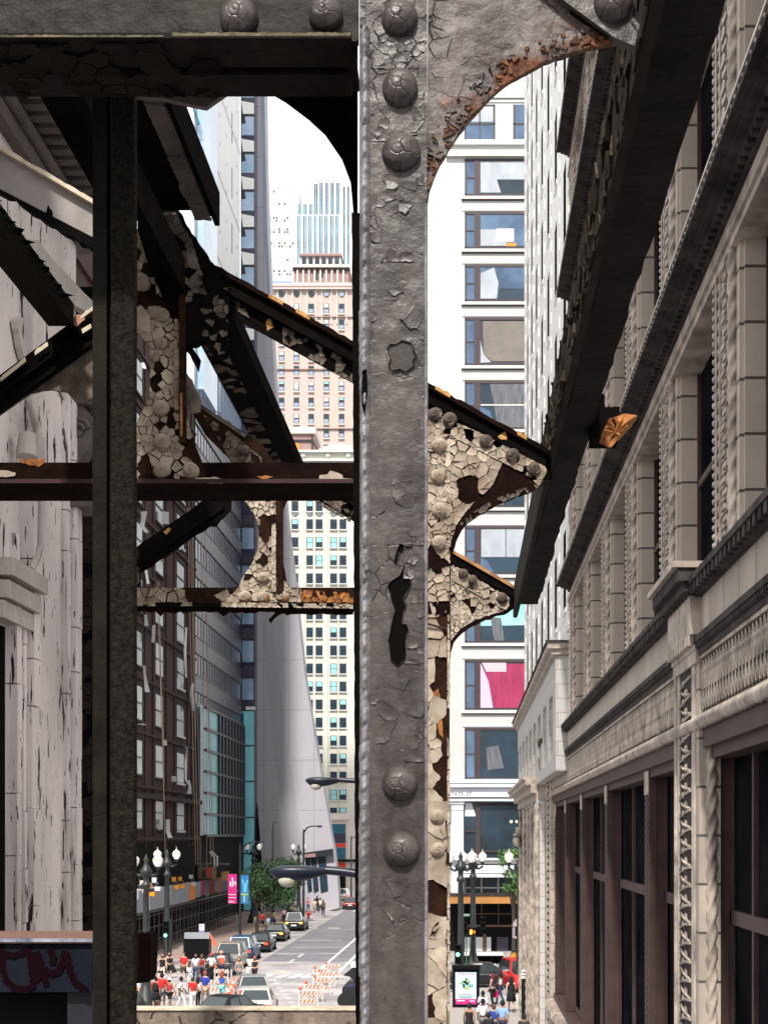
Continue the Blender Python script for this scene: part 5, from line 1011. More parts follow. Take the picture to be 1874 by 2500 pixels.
m.pxbox(1093, 1300, 1925, 1946, DS-.14, .04, 0); m.build('entablature', M['paleblue'], sbld)
tm = text_mesh('STATE  ST', .42, M['frame']); inst(tm, 'lettering', sbld, (PX(1123, DS), DS-.145, PZ(1943, DS)), (R(90), 0, 0), (.95, 1, 1))
m = MB(); m.pxbox(1101, 1131, 1956, 2186, DS-.06, .5, 0); m.pxbox(1097, 1133, 1956, 1963, DS-.16, .6, 0); m.pxbox(1101, 1131, 1970, 1978, DS-.1, .4, 0); m.build('pilaster', M['paleblue'], sbld)
m = MB(); m.pxbox(1134, 1300, 1958, 2095, DS+.3, .1, 0); m.pxbox(1160, 1172, 1958, 2095, DS+.1, .2, 1); m.pxbox(1134, 1160, 2027, 2031, DS+.15, .2, 1); m.pxbox(1172, 1300, 2076, 2080, DS+.15, .2, 1); m.pxbox(1172, 1300, 1962, 1966, DS+.2, .2, 2)
sw2 = m.build('shop_window', [M['windark'], M['frame'], M['tcdirtshade']], sbld); blind(sw2, [(1135, 1960), (1150, 1960), (1162, 1993), (1134, 1993)], M['paleblue'], DS+.29)
b_ = MB()
for px in (1247, 1261, 1272): b_.ball(P(px, 2006, DS+.25), .1, 8, 6)
b_.build('lamp', M['bulb'], sw2)
m = MB(); m.pxbox(1095, 1300, 2095, 2100, DS-.5, 1.8, 0); m.pxbox(1131, 1300, 2100, 2108, DS-.3, 1.6, 2); m.pxbox(1131, 1300, 2112, 2132, DS-.2, 1.5, 0); m.pxbox(1131, 1300, 2134, 2142, DS-.35, 1.6, 0); m.build('spandrel', [M['paleblue'], M['frame'], M['statetrim']], sbld)
m = MB(); m.pxbox(1131, 1300, 2142, 2186, DS+.9, .1, 0)
for x in (1133, 1173, 1214, 1256): m.pxbox(x, x+3, 2142, 2186, DS+.8, .1, 1)
m.pxbox(1131, 1300, 2166, 2169, DS+.8, .1, 1); m.build('mezzanine_window', [M['windark'], M['pinkl']], sbld)
m = MB(); m.pxbox(1096, 1300, 2186, 2206, DS-2.2, 3.4, 0); m.pxbox(1096, 1300, 2183, 2187, DS-2.3, 3.4, 1); m.build('canopy', [M['canopyor'], M['tcdirtshade']], sbld)
m = MB(); m.pxbox(1096, 1300, 2206, 2345, DS+1.1, .1, 0)
for x in (1130, 1174, 1215, 1256): m.pxbox(x, x+2, 2206, 2262, DS+1.0, .1, 1)
m.pxbox(1130, 1300, 2258, 2263, DS+.9, .2, 1); m.pxbox(1130, 1300, 2230, 2232, DS+1.0, .1, 1)
for x0, x1, t in ((1134, 1147, 2), (1160, 1178, 2), (1187, 1198, 2), (1212, 1240, 3)): m.pxbox(x0, x1, 2288, 2330, DS+1.0, .1, t)
m.pxbox(1179, 1186, 2280, 2335, DS+.9, .2, 1); m.build('shopfront', [M['black'], mat('bronze_bar', (.12, .07, .04), .5), M['paleblue'], M['spandrel']], sbld)
# ------------------------------------------------------------------ left side of the street
LX = -26.0
dl_ = lambda px: LX*F/(px-CX)
bb = thing('brown_building', 'dark brown brick building with white blinds and torn tarps on the left', 'building', (-30, 125, 0))
m = MB(); m.box(LX-14, LX, 96, dl_(474), 0, 52, 0); m.build('wall', M['brick'], bb)
m = MB(); m.box(LX, LX+.1, 96, dl_(474), 0, PZ(2060, 125), 0); m.build('shopfront', M['black'], bb)
cols = [(325, 346), (378, 397), (430, 448)]
for ci, (a, b) in enumerate(cols):
    y0, y1 = dl_(a), dl_(b); w_ = MB()
    H_ = 2.75
    w_.box(0, .06, 0, y1-y0, 0, H_, 0); w_.box(.06, .14, 0, y1-y0, H_*.48, H_*.52, 1); w_.box(.06, .2, -.1, y1-y0+.1, -.18, 0, 2); w_.box(.06, .12, -.25, y1-y0+.25, H_, H_+.5, 3); w_.box(.06, .09, -.45, -.0, -.2, H_, 3); w_.box(.06, .09, y1-y0, y1-y0+.45, -.2, H_, 3)
    wm = w_.mesh('window', [M['windark'], M['mull'], M['tarp'] if ci == 2 else M['brickdark'], M['brickdark']])
    bm_ = MB(); bm_.box(.062, .075, .15, y1-y0-.15, .1, H_-.1, 0); bm_ = bm_.mesh('blind', M['blindw'])
    bs_ = MB(); bs_.box(.062, .075, .15, y1-y0-.15, H_*.5, H_-.1, 0); bs_ = bs_.mesh('blind', M['blindw'])
    for r in range(9):
        z = EYE+(.55 if ci < 2 else .45)+r*4.32-.0
        wn = inst(wm, 'window', bb, (LX, y0, z))
        k = (ci*5+r*3) % 7
        if k not in (2, 5): o = inst(bm_ if k != 4 else bs_, 'blind', wn)
m = MB()
for r in range(10):
    z = EYE-.5+r*4.32; m.box(LX, LX+.25, 96, dl_(474), z, z+.22, 0)
for y in (dl_(352), dl_(372), dl_(404), dl_(424), dl_(456), dl_(466)): m.box(LX, LX+.12, y, y+.6, 8, 52, 0)
m.box(LX, LX+.8, 96, dl_(474), EYE+2.95, EYE+3.35, 1); m.box(LX, LX+.5, 96, dl_(474), EYE-.4, EYE-.1, 1); m.build('brick_trim', [M['brick'], M['brickdark']], bb)
rn = random.Random(31)
def ribbon(mb, pts, wd, d0, seed):
    rr = random.Random(seed); vs = []
    for i, (x, y) in enumerate(pts):
        w_ = wd*rr.uniform(.5, 1.4); vs += [P(x-w_, y+rr.uniform(-2, 2), d0+rr.uniform(-.2, .2)), P(x+w_, y, d0+rr.uniform(-.2, .2))]
    mb.add(vs, [(2*i, 2*i+1, 2*i+3, 2*i+2) for i in range(len(pts)-1)], 0, True); n = len(mb.v); L_ = len(vs)
    mb.add([(x, y+.04, z) for x, y, z in vs], [(2*i, 2*i+2, 2*i+3, 2*i+1) for i in range(len(pts)-1)], 0, True)
for i, (pts, wd) in enumerate([([(352, 1248), (350, 1268), (347, 1285), (360, 1300)], 6), ([(356, 1500), (358, 1528)], 5), ([(376, 1525), (374, 1568)], 3), ([(455, 1532), (452, 1590), (455, 1655)], 3), ([(352, 1625), (354, 1650), (360, 1690)], 5), ([(470, 1668), (468, 1690), (472, 1735)], 3), ([(342, 1766), (354, 1770)], 7), ([(402, 1807), (402, 1820)], 6), ([(450, 1826), (457, 1824), (454, 1860), (454, 1905)], 3), ([(458, 1905), (464, 1920), (462, 1938)], 6), ([(425, 1895), (425, 1908)], 5), ([(410, 2000), (410, 2030), (416, 2045)], 5), ([(390, 2012), (390, 2026)], 7), ([(346, 885), (352, 900)], 8), ([(442, 1330), (440, 1342)], 4), ([(404, 1250), (404, 1280)], 6), ([(356, 1390), (362, 1425)], 4)]):
    mb = MB(); ribbon(mb, pts, wd, (LX+.55)*F/((pts[0][0]-CX)), i); mb.build('torn_tarp', M['tarp'], bb)
for i, (xa, ya, xb, yb_) in enumerate([(383, 1420, 400, 1890), (388, 1420, 404, 2110), (397, 1700, 403, 2100), (458, 1240, 478, 2110), (464, 1240, 484, 2110), (470, 1240, 478, 1800), (500, 1240, 515, 2110), (503, 1500, 522, 2110), (493, 1240, 496, 1740), (482, 1700, 490, 2120), (505, 1700, 505, 2120)]):
    mb = MB(); d = (LX+1.2)*F/(xa-CX); mb.tube([P(xa, ya, d), P(xb, yb_, d+1)], .035, 4); tag(mb.build('scaffold_rope', M['rope']), 'tan rope hanging down the scaffolded brown and glass fronts', 'rope', 'ropes hanging down the left facades')
gbld = thing('glass_building', 'dark blue glass office building with teal lower curtain wall beside the brown brick one', 'building', (-30, 157, 0))
ya, yb2 = dl_(476), dl_(588)
m = MB(); m.box(LX-20, LX, ya, yb2, 0, 50, 0); m.build('glass_wall', M['bluegl'], gbld)
m = MB(); z = 23.0; j = 0
while z < 50:
    m.box(LX, LX+.06, ya, yb2, z, z+1.5, 0); m.box(LX, LX+.12, ya, yb2, z+1.5, z+1.62, 1); m.box(LX, LX+.12, ya, yb2, z-.12, z, 1); z += 3.7
y = ya
while y < yb2: m.box(LX, LX+.04, y, y+.08, 22, 50, 1); y += 1.6
m.build('spandrels', [M['spandrel'], M['mull']], gbld)
m = MB(); m.box(LX-20, LX+.02, ya, yb2, 50, 67, 0); z = 50
while z < 67: m.box(LX, LX+.1, ya, yb2, z, z+.2, 1); z += 3.6
y = ya
while y < yb2: m.box(LX, LX+.08, y, y+.12, 50, 67, 1); y += 2.2
m.build('upper_glass', [M['bluegl2'], M['concreteb']], gbld)  # brighter glass colour stands for the sky it reflects
m = MB(); zt, zb_ = 21.6, 9.0; yt0, yt1 = dl_(488), dl_(581); m.box(LX, LX+.5, yt0, yt1, zb_, zt, 0); y = dl_(522)
for k in range(9): yy = dl_(520)+(yt1-dl_(520))*k/8; m.box(LX+.5, LX+.75, yy, yy+.55, zb_, zt, 1)
z = zb_
for k in range(7): m.box(LX+.5, LX+.7, yt0, yt1, zb_+k*2.1-.12, zb_+k*2.1+.12, 1)
m.box(LX+.5, LX+.52, dl_(476), yt0, zb_, zt, 2); m.build('teal_curtain_wall', [M['teal'], M['mull'], M['tealdark']], gbld)
m = MB(); m.box(LX, LX+.2, ya, yb2, 0, 9, 0); m.build('shopfront', M['black'], gbld)
# upper slab on the same line, whitened to stand for its sky reflection
wt = thing('white_tower', 'slab tower whitened for sky glare, with rows of thin slots, high at the upper left', 'tower', (-34, 158, 0))
m = MB(); yc0 = dl_(491); m.box(LX-24, LX-.1, yc0, yb2, 67, 125, 0); m.build('wall', M['whiteslab'], wt)
sl = MB(); sl.box(0, .03, 0, .35, 0, 3.4); sl = sl.mesh('slot', M['windark'])
for c, px in enumerate((522, 568)):
    for r in range(5): inst(sl, 'slot', wt, (LX-.1, dl_(px), 72+r*6.2+c*2.2))
sq = MB(); sq.box(0, .02, 0, .3, 0, .3); sq = sq.mesh('vent', M['concreteb'])
for c, px in enumerate((538, 555, 580)):
    for r in range(8): inst(sq, 'vent', wt, (LX-.1, dl_(px), 70+r*3.1))
m = MB()
for k in range(5): m.box(LX-.1, LX-.05, yc0, yb2, 70+k*9, 70.12+k*9)
m.build('joint', M['concretel'], wt)
fb = thing('white_balcony_block', 'white block with slanting dark reveals, beside the slab tower at the upper left', 'building', (-30, 142, 0))
m = MB(); m.box(PX(330, 141), PX(474, 141), 141, 150, 52, 92, 0); m.box(PX(474, 141), PX(492, 141), 142, 150, 52, 92, 2)
for y in (255, 310, 361, 410): m.pxbox(330, 474, y-1, y+1, 140.98, .1, 1)
m.build('wall', [M['whiteslab'], M['concreteb'], M['bluegl2']], fb)
for y in (262, 310, 361, 410):
    m = MB(); m.px([(470, y), (474, y), (488, y+38), (488, y+42), (480, y+42)], 140.97, .1); m.build('reveal', M['stripe'], fb)
# ------------------------------------------------------------------ flared granite tower
DC = 176.0
ct = thing('flared_tower', 'pale granite tower whose end wall flares out in a long curve to the pavement', 'tower', (PX(690, DC), DC+10, 0))
left = [(622, 1735), (622, 1400), (628, 700), (625, 200), (625, 60)]
right = [(644, 60), (645, 200), (648, 400), (653, 560), (660, 720), (667, 860), (676, 1000), (686, 1120), (697, 1230), (708, 1330), (721, 1430), (732, 1540), (744, 1650), (762, 1760), (782, 1880), (795, 1960), (807, 2030), (817, 2085), (824, 2150), (829, 2215)]
m = MB(); base = [(800, 2225), (640, 2225), (636, 2090), (624, 1960)]
m.px([(x, y) for x, y in right] + base + left, DC, 3, 0); m.build('end_wall', M['concrete'], ct)
m = MB(); sx = [(660, 1380), (672, 1500), (690, 1650), (712, 1800), (735, 1950), (757, 2085), (700, 2090), (686, 1950), (668, 1800), (652, 1650), (640, 1500), (632, 1380)]
m.px([(631, 1300), (645, 1300)] + [(650, 1380), (663, 1500), (680, 1650), (700, 1800), (722, 1950), (745, 2085)] + [(704, 2090), (687, 1950), (668, 1800), (653, 1650), (642, 1500), (634, 1380)], DC-.06, .05, 0); m.build('ribs', mat('shaded_granite_rib', (.385, .37, .415), .6, var=.05, vs=.2), ct)
m = MB(); m.px([(636, 60), (644, 60), (645, 200), (653, 560), (660, 720), (654, 720), (644, 560), (638, 200)], DC-.05, .04); m.build('corner_strip', M['concreteb'], ct)
m = MB()
for x0, x1 in ((744, 756), (758, 772), (775, 795)): m.px([(x0, 2092), (x1, 2090), (x1+6, 2175), (x0+8, 2180)], DC-.08, .06, 0)
m.px([(742, 2082), (812, 2072), (812, 2088), (742, 2096)], DC-.8, .8, 1); m.px([(742, 2086), (770, 2083), (770, 2092), (742, 2094)], DC-.85, .05, 2); m.build('entrance', [M['windark'], M['mull'], M['pinkd']], ct)
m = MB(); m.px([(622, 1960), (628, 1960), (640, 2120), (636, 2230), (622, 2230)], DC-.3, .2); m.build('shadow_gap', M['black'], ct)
# narrow glass bay beside it
gt = thing('glass_bay', 'narrow column of blue and teal bay windows against the flared tower', 'building', (PX(605, 174), 176, 0))
DGl = 174.0
m = MB(); m.pxbox(588, 622, -40, 2225, DGl, 3, 0); m.build('wall', M['bluegl'], gt)
m = MB(); y = 1740
for k in range(26):
    y0, y1 = 1160-k*92, 1160-k*92+92
    m = MB(); m.pxbox(590, 620, y0+40, y1-2, DGl-.06, .06, 0 if k < 6 else 3); m.px([(589, y0+6), (620, y0+12), (620, y0+38), (593, y0+38)], DGl-.1, .1, 1 if k < 4 else 2); m.px([(588, y0+38), (596, y0+40), (600, y0+60), (588, y0+62)], DGl-.12, .1, 4); m.pxbox(589, 621, y0+38, y0+43, DGl-.15, .15, 4)
    if y1 < -40: break
    m.build('bay_window', [M['bluegl'], M['concreteb'], M['whiteslab'], M['bluegl2'], M['mull']], gt)
for y0 in (1160+92*i for i in range(1, 7)):
    m = MB(); m.pxbox(591, 619, y0+36, y0+88, DGl-.06, .06, 0); m.pxbox(590, 620, y0+6, y0+30, DGl-.1, .1, 1); m.pxbox(589, 621, y0+30, y0+36, DGl-.15, .15, 2); m.build('bay_window', [M['bluegl2'], M['spandrel'], M['mull']], gt)
m = MB(); m.pxbox(589, 620, 1735, 2222, DGl-.2, .2, 0)
for y in (1733, 1819, 1906, 1994, 2082, 2165): m.pxbox(588, 622, y, y+3, DGl-.25, .1, 1)
m.pxbox(588, 595, 1740, 2222, DGl-.22, .03, 2); m.pxbox(600, 623, 1725, 1733, DGl-.4, .3, 3); m.pxbox(586, 640, 2222, 2250, DGl-.3, .3, 1); m.build('teal_curtain_wall', [M['teal'], M['mull'], M['tealdark'], M['whiteslab']], gt)
# ------------------------------------------------------------------ far buildings
def tower(name, label, d, x0, x1, yt, yb, mt, depth=25):
    t = thing(name, label, 'tower', (PX((x0+x1)/2, d), d+depth/2, 0)); m = MB(); m.pxbox(x0, x1, yt, yb, d, depth, 0); m.build('wall', mt, t); return t
DW = 260.0
w2 = tower('terracotta_tower', 'cream white terracotta tower with paired dark sash windows behind the near column', DW, 660, 900, 1100, 2000, M['white2'])
a = MB(); s_ = DW/F
a.box(0, 16*s_, -.12, .0, 0, 25*s_, 0); a.box(-.1, 16*s_+.1, -.35, 0, -2.5*s_, 0, 1); a.box(0, 16*s_, -.16, -.12, 12*s_, 13*s_, 2); wmesh = a.mesh('window', [M['windark'], M['statetrim'], M['mull']])
half = MB(); half.box(.12, 15*s_, -.15, -.125, 13*s_, 24*s_); half = half.mesh('blind', M['winteal']); full = MB(); full.box(.12, 15*s_, -.15, -.125, 1*s_, 24*s_); full = full.mesh('blind', M['winteal'])
rn = random.Random(8)
for r in range(18):
    y = 1224+44*r+25
    for c, x in enumerate((676, 712, 748, 771, 806, 829)):
        wn = inst(wmesh, 'window', w2, P(x, y, DW)); v = rn.random()
        if v < .12: inst(full, 'blind', wn)
        elif v < .3: inst(half, 'blind', wn)
m = MB()
for x in (664, 696, 734, 767, 792, 824): m.pxbox(x-3 if x in (767, ) else x, x+ (2 if x in (767, 824) else 8), 1200, 1990, DW-.25, .25, 0)
for y in (1098, 1120, 1196): m.pxbox(655, 900, y, y+5, DW-.8, .8, 1)
for k in range(14): m.pxbox(668+k*16, 676+k*16, 1128, 1131, DW-.5, .5, 2)
for x in (680, 740, 800, 850): m.ball(P(x, 1110, DW-.2), (.6, .3, .6), 8, 6, 1)
m.build('stone_trim', [M['white2'], M['statetrim'], M['concretel']], w2)
m = MB()
for x in (712, 748, 771, 806, 829):
    p = P(x+8, 1254, DW-.15); m.tube([(p[0]+.45*math.cos(t*.524+3.14), p[1], p[2]+.3*math.sin(t*.524+3.14)) for t in range(7)], .09, 5, 0)
m.build('swags', M['concreteb'], w2)
lb = tower('stone_block', 'low stone building with teal window and red awnings at the far street corner', 246.0, 792, 880, 1985, 2240, M['pinkl'], 10)
m = MB()
for y0, y1, mt_ in ((2012, 2035, 1), (2035, 2058, 2), (2060, 2068, 3), (2070, 2096, 1), (2106, 2122, 3), (2124, 2200, 0)): m.pxbox(808 if y0 < 2100 else 815, 843, y0, y1, 245.8, .3, mt_)
m.pxbox(806, 850, 1998, 2002, 245.5, .6, 4); m.pxbox(812, 880, 2098, 2104, 245.2, .8, 0); m.build('shopfront', [M['black'], M['tealdark'], M['spandrel'], M['redawn'], M['pinkl']], lb)
DP_ = 320.0
pk = tower('pink_tower', 'pink brick setback tower with round top windows and a colonnaded crown', DP_, 662, 900, 695, 1400, M['pink'])
s_ = DP_/F; a = MB(); a.box(0, 13*s_, -.15, 0, 0, 24*s_, 0); a.box(-.1, 13*s_+.1, -.4, 0, -3*s_, 0, 1); a.box(.1, 13*s_-.1, -.18, -.15, 2*s_, 11*s_, 2); wm = a.mesh('window', [M['windark'], M['pinkl'], M['concreteb']])
pkb = []
for f_, mt_ in ((.4, 'concretel'), (.7, 'pinkl'), (.25, 'winteal')):
    b_ = MB(); b_.box(.1, 13*s_-.1, -.21, -.185, 24*s_*(1-f_), 24*s_-.1); pkb.append(b_.mesh('blind', M[mt_]))
for r, y in enumerate((766, 805, 843, 882, 918, 956, 995, 1035, 1070, 1110)):
    for x in (681, 717, 753, 790, 827):
        wn = inst(wm, 'window', pk, P(x, y, DP_)); v = rn.random()
        if v < .5: inst(pkb[0 if v < .2 else (1 if v < .36 else 2)], 'blind', wn)
for x in (687, 724, 760, 797, 834):
    m = MB(); p = P(x, 718, DP_); m.tube([(p[0], p[1]-.3, p[2]), (p[0], p[1], p[2])], .55, 16, 0); m.build('round_window', M['windark'] if x < 780 else M['concreteb'], pk)
m = MB()
for x in (676, 698, 712, 733, 748, 770, 784, 807, 821, 844): m.pxbox(x, x+3, 706, 790, DP_-.3, .3, 0)
for y in (704, 772, 900, 1045): m.pxbox(662, 900, y, y+2, DP_-.4, .4, 1)
m.pxbox(660, 858, 690, 705, DP_-.9, 1, 0); m.pxbox(660, 858, 697, 700, DP_-1.0, .2, 1); m.build('stone_trim', [M['pinkl'], M['pinkd']], pk)
m = MB(); m.pxbox(717, 850, 648, 695, DP_+2, 18, 0)
for k in range(9): m.pxbox(724+k*14, 728+k*14, 655, 692, DP_+1.5, .6, 1)
m.pxbox(714, 853, 645, 652, DP_+1.2, 19, 1); m.pxbox(714, 853, 655, 658, DP_+1.4, 1, 2); m.pxbox(769, 776, 665, 682, DP_+1.9, .2, 3); m.pxbox(783, 789, 663, 676, DP_+1.9, .2, 3); m.build('colonnade', [M['pinkd'], M['pinkl'], M['brickdark'], M['windark']], pk)
m = MB(); m.pxbox(732, 832, 620, 648, DP_+5, 12, 0)
for k in range(6): m.pxbox(737+k*16, 747+k*16, 628, 645, DP_+4.8, .4, 1)
m.pxbox(730, 834, 618, 624, DP_+4.5, 13, 2); m.build('crown', [M['pinkl'], M['windark'], M['pinkd']], pk)
m = MB(); m.pxbox(663, 714, 687, 697, DP_+1, 10); m.build('blue_roof', M['roofblue'], pk)
rh = thing('rooftop_hut', 'small brick penthouse with a steel gantry on the cream tower roof', 'penthouse', (PX(735, 262), 264, 70))
m = MB(); m.pxbox(694, 770, 1042, 1058, 262, 10, 0); m.pxbox(698, 766, 1058, 1100, 262.5, 9, 1); m.pxbox(716, 730, 1082, 1100, 262.3, .3, 2); m.pxbox(700, 762, 1073, 1077, 262.2, .4, 3); m.px([(760, 1072), (764, 1072), (778, 1100), (773, 1100)], 262, .3, 3); m.pxbox(760, 763, 1060, 1100, 261.9, .3, 3); m.build('hut', [M['pinkl'], M['pinkd'], M['orangebox'], M['mull']], rh)
tk = MB(); tk.pxbox(790, 860, 1089, 1103, 262, 8, 0); tk.px([(795, 1089), (806, 1086), (830, 1084), (858, 1089)], 262, 6, 0); tag(tk.build('roof_tank', M['paleblue']), 'pale vaulted tank housing on the cream tower roof', 'tank')
pt_ = tower('pale_tower', 'bleached pale tower with rows of tiny windows behind the granite tower', 460.0, 640, 730, 468, 1100, M['paletower'])
rn = random.Random(12); sm = MB(); sm.box(0, .35, -.1, 0, 0, .5); sm = sm.mesh('window', M['concreteb']); sm2 = MB(); sm2.box(0, .5, -.1, 0, 0, .6); sm2 = sm2.mesh('window', M['mull'])
for k, y in enumerate((470, 500, 534, 541, 562, 569, 596, 604, 630, 637, 664, 672)):
    for j in range(9):
        if rn.random() < .75: inst(sm2 if rn.random() < .3 else sm, 'window', pt_, P(660+j*6.6, y, 460.0))
st = thing('striped_tower', 'white stepped tower with blue black vertical stripes', 'tower', (PX(790, 430), 440, 0))
m = MB()
for x0, x1, yt in ((724, 740, 498), (740, 752, 482), (752, 764, 455), (764, 772, 446), (772, 832, 442), (832, 880, 452)): m.pxbox(x0, x1, yt, 1100, 430, 20, 0)
m.build('wall', M['whiteslab'], st)
for k, x in enumerate((727, 741, 754, 767, 780, 793, 807, 820)):
    m = MB(); t = 498 if k < 3 else (448 if k == 3 else 446)
    for dx in (0, 4.5): m.pxbox(x+dx, x+dx+3.2, t, 523, 429.9, .2, 0); m.pxbox(x+dx-1, x+dx+2, 527, 700, 429.9, .2, 0)
    m.pxbox(x+2.8, x+4.8, t+5, 700, 429.85, .1, 1); m.build('window_strip', [M['stripe'], M['bluegl2']], st)
for x in (838, 848): m = MB(); m.pxbox(x, x+4, 456, 700, 429.9, .2); m.build('window_strip', M['stripe'], st)

fo = tower('far_office_block', 'plain far office block closing the street behind the near column', 620.0, 880, 1085, 1560, 2110, M['pink'], 30)
fw = MB(); fw.box(0, 2.2, -.2, 0, 0, 2.4); fw = fw.mesh('window', M['windark'])
for r in range(8):
    for c in range(9): inst(fw, 'window', fo, P(888+c*22, 1600+r*48, 620.0))
# ------------------------------------------------------------------ street lamps
def acorn(mb, x, z, s=1.0, mi=1, mt=0):
    mb.lathe([(0, .62*s), (.02*s, .6*s), (.025*s, .5*s), (.06*s, .46*s), (.07*s, .4*s)], (x, 0, z), 12, mt)
def lamp_post(name_label, loc, arms=2, h=8.0, s=1.0, group='twin globe street lamps', angs=(0, 180)):
    t = thing('street_lamp', name_label, 'street lamp', loc, 0, group)
    m = MB(); m.lathe([(.62, 0), (.62, .15), (.5, .35), (.42, .75), (.3, .95), (.26, 1.2), (.2, 1.5), (.17, h*.6), (.15, h*.78), (.24, h*.79), (.24, h*.81), (.15, h*.82), (.15, h*.86), (.3, h*.87), (.34, h*.9), (.2, h*.92), (.1, h*.95), (.14, h*.97), (.06, h*.99), (0, h+.12)], (0, 0, 0), 16); m.build('post', M['iron'], t, False)
    for a in angs:
        ca, sa = math.cos(R(a)), math.sin(R(a)); L_ = .62
        m = MB(); m.tube([(0, 0, h*.885), (ca*L_*.6, sa*L_*.6, h*.865), (ca*L_, sa*L_, h*.885), (ca*L_, sa*L_, h*.91)], [.09, .07, .07, .09], 8); m.lathe([(.05, h*.9), (.13, h*.915), (.15, h*.925)], (ca*L_, sa*L_, 0), 12); am = m.build('arm', M['iron'], t, False)
        g_ = MB(); z0 = h*.925; g_.lathe([(.13, z0), (.24, z0+.18), (.27, z0+.34), (.25, z0+.42), (.18, z0+.52), (.06, z0+.6), (.0, z0+.62)], (ca*L_, sa*L_, 0), 16); gl = g_.build('globe', M['globe'], t, False)
        c_ = MB(); c_.lathe([(.285, z0+.36), (.285, z0+.40), (.26, z0+.42)], (ca*L_, sa*L_, 0), 16, 0); c_.lathe([(.07, z0+.58), (.05, z0+.66), (.02, z0+.7), (.025, z0+.76), (0, z0+.84)], (ca*L_, sa*L_, 0), 8, 0); c_.build('finial', M['paleedge'], gl, False)
    return t
lamp_post('ornate black lamp post with two pale globes, nearest at the left by the crowd', (PX(357, 78), 78, 0), h=7.95)
lamp_post('second ornate lamp post with two globes, just behind the nearest left one', (PX(408, 97), 97, .0), h=8.05)
lamp_post('ornate lamp post with globes beside the white flaking post on the right pavement', (PX(1124, 85), 85, .14), h=7.9)
lamp_post('tall ornate lamp post behind the walk signal on the right', (PX(1154, 96), 96, 0), h=7.9, angs=(0, 180, 270))
lamp_post('ornate lamp post close beside the pale store pilaster on the right', (PX(1268, 85), 85, .14), h=7.9)
lamp_post('small ornate lamp post among the street trees on the left', (PX(618, 150), 150, .14), h=8.0)
lamp_post('ornate lamp post in front of the flared tower', (PX(729, 165), 165, 0), h=8.0)
def cobra(label, px, py, d, side, L_, head, ztop, group='cobra head street lamps', drop=.35, thick=.09):
    """pole at px; arm reaching to side (+1 right, -1 left); py = height of head in photo"""
    x = PX(px, d); zh = PZ(py, d); t = thing('street_lamp', label, 'street lamp', (x, d, 0), 0, group)
    m = MB(); m.tube([(0, 0, 0), (0, 0, .5), (0, 0, zh-.6), (0, 0, ztop)], [thick*1.8, thick*1.4, thick, thick*.8], 10); m.build('pole', M['iron'], t, False)
    m = MB(); m.tube([(0, 0, zh-drop-.25), (side*L_*.3, 0, zh-drop*.35), (side*L_*.7, 0, zh+.0), (side*L_, 0, zh+.02)], [.075, .068, .06, .06], 8); m.build('arm', M['bluemetal'], t, False)
    m = MB(); prof = [(0, .05, .06), (.12, .08, .09), (.3, .12, .13), (.5, .16, .155), (.7, .16, .155), (.86, .13, .125), (.96, .06, .06), (1, .01, .01)]; vs = []; n = 14
    for u, ry, rz in prof:
        for k in range(n):
            a = 6.283*k/n; zz = math.sin(a); vs.append((side*(L_+u*head), ry*head*1.05*math.cos(a), zh+.02+(rz*head*(.55 if zz > 0 else 1.25))*zz*1.05))
    m.add(vs, [(i*n+k, (i+1)*n+k, (i+1)*n+(k+1) % n, i*n+(k+1) % n) for i in range(len(prof)-1) for k in range(n)], 0, True); hd = m.build('lamp_head', M['bluemetal'], t, False)
    l = MB(); l.ball((side*(L_+.68*head), 0, zh-.15*head), (.17*head, .13*head, .13*head), 14, 8); l.build('lens', M['lens'], hd, False)
    return t
cobra('large dark cobra head street lamp reaching left over the street, lowest and nearest', 935, 2128, 20, -1, .78, .76, 8.8, drop=.12)
cobra('smaller cobra head street lamp reaching left from behind the near column, above the lowest one', 925, 1906, 35, -1, .95, .80, 10.8, drop=.05)
cobra('cobra lamp pole with its arm bent right, before the flared tower wall', 741, 2017, 140, 1, 1.1, .7, 9.6, drop=.4)
cobra('cobra lamp whose arm crosses the teal glass bay', 586, 2056, 125, 1, 1.35, .7, 8.4, drop=.8)
cobra('short armed lamp pole at the left part of the flared tower', 666, 2008, 150, 1, .2, .4, 9.8, drop=.3)
cobra('thin far lamp pole at the end of the street by the red awning', 857, 2044, 200, 1, .3, .5, 9, drop=.3)
def banner(label, px0, px1, py0, py1, d, mt, deco):
    t = thing('banner', label, 'banner', (PX((px0+px1)/2, d), d, PZ(py1, d))); m = MB(); m.pxbox(px0, px1, py0, py1, d, .03, 0); m.build('cloth', mt, t); m = MB(); deco(m, d); m.build('print', [M['whiteink'], M['pinkl'], M['cyan'], M['olive']], t); return t
def d1(m, d):
    for a, b, c, e in ((566, 2142, 570, 2162), (561, 2152, 565, 2160), (572, 2152, 577, 2158), (560, 2158, 564, 2164), (571, 2160, 577, 2162), (565, 2165, 571, 2160)): m.px([(a, b), (a+2.5, b), (c+1, e), (c-2, e)], d-.01, .008, 0)
    m.pxbox(558, 577, 2183, 2185, d-.01, .008, 1); m.pxbox(558, 571, 2200, 2203, d-.01, .008, 1); m.pxbox(558, 576, 2191, 2192, d-.01, .008, 0)
def d2(m, d):
    for q_ in ([(590, 2148), (593, 2146), (598, 2160), (603, 2147), (606, 2149), (602, 2164), (602, 2176), (598, 2180), (594, 2176), (595, 2164)],): m.px(q_, d-.01, .008, 2)
    m.pxbox(588, 606, 2182, 2185, d-.01, .008, 3); m.pxbox(595, 598, 2184, 2203, d-.01, .008, 3)
banner('magenta street banner with white lettering marks beside the teal glass', 557, 578, 2134, 2206, 124.8, M['magenta'], d1)
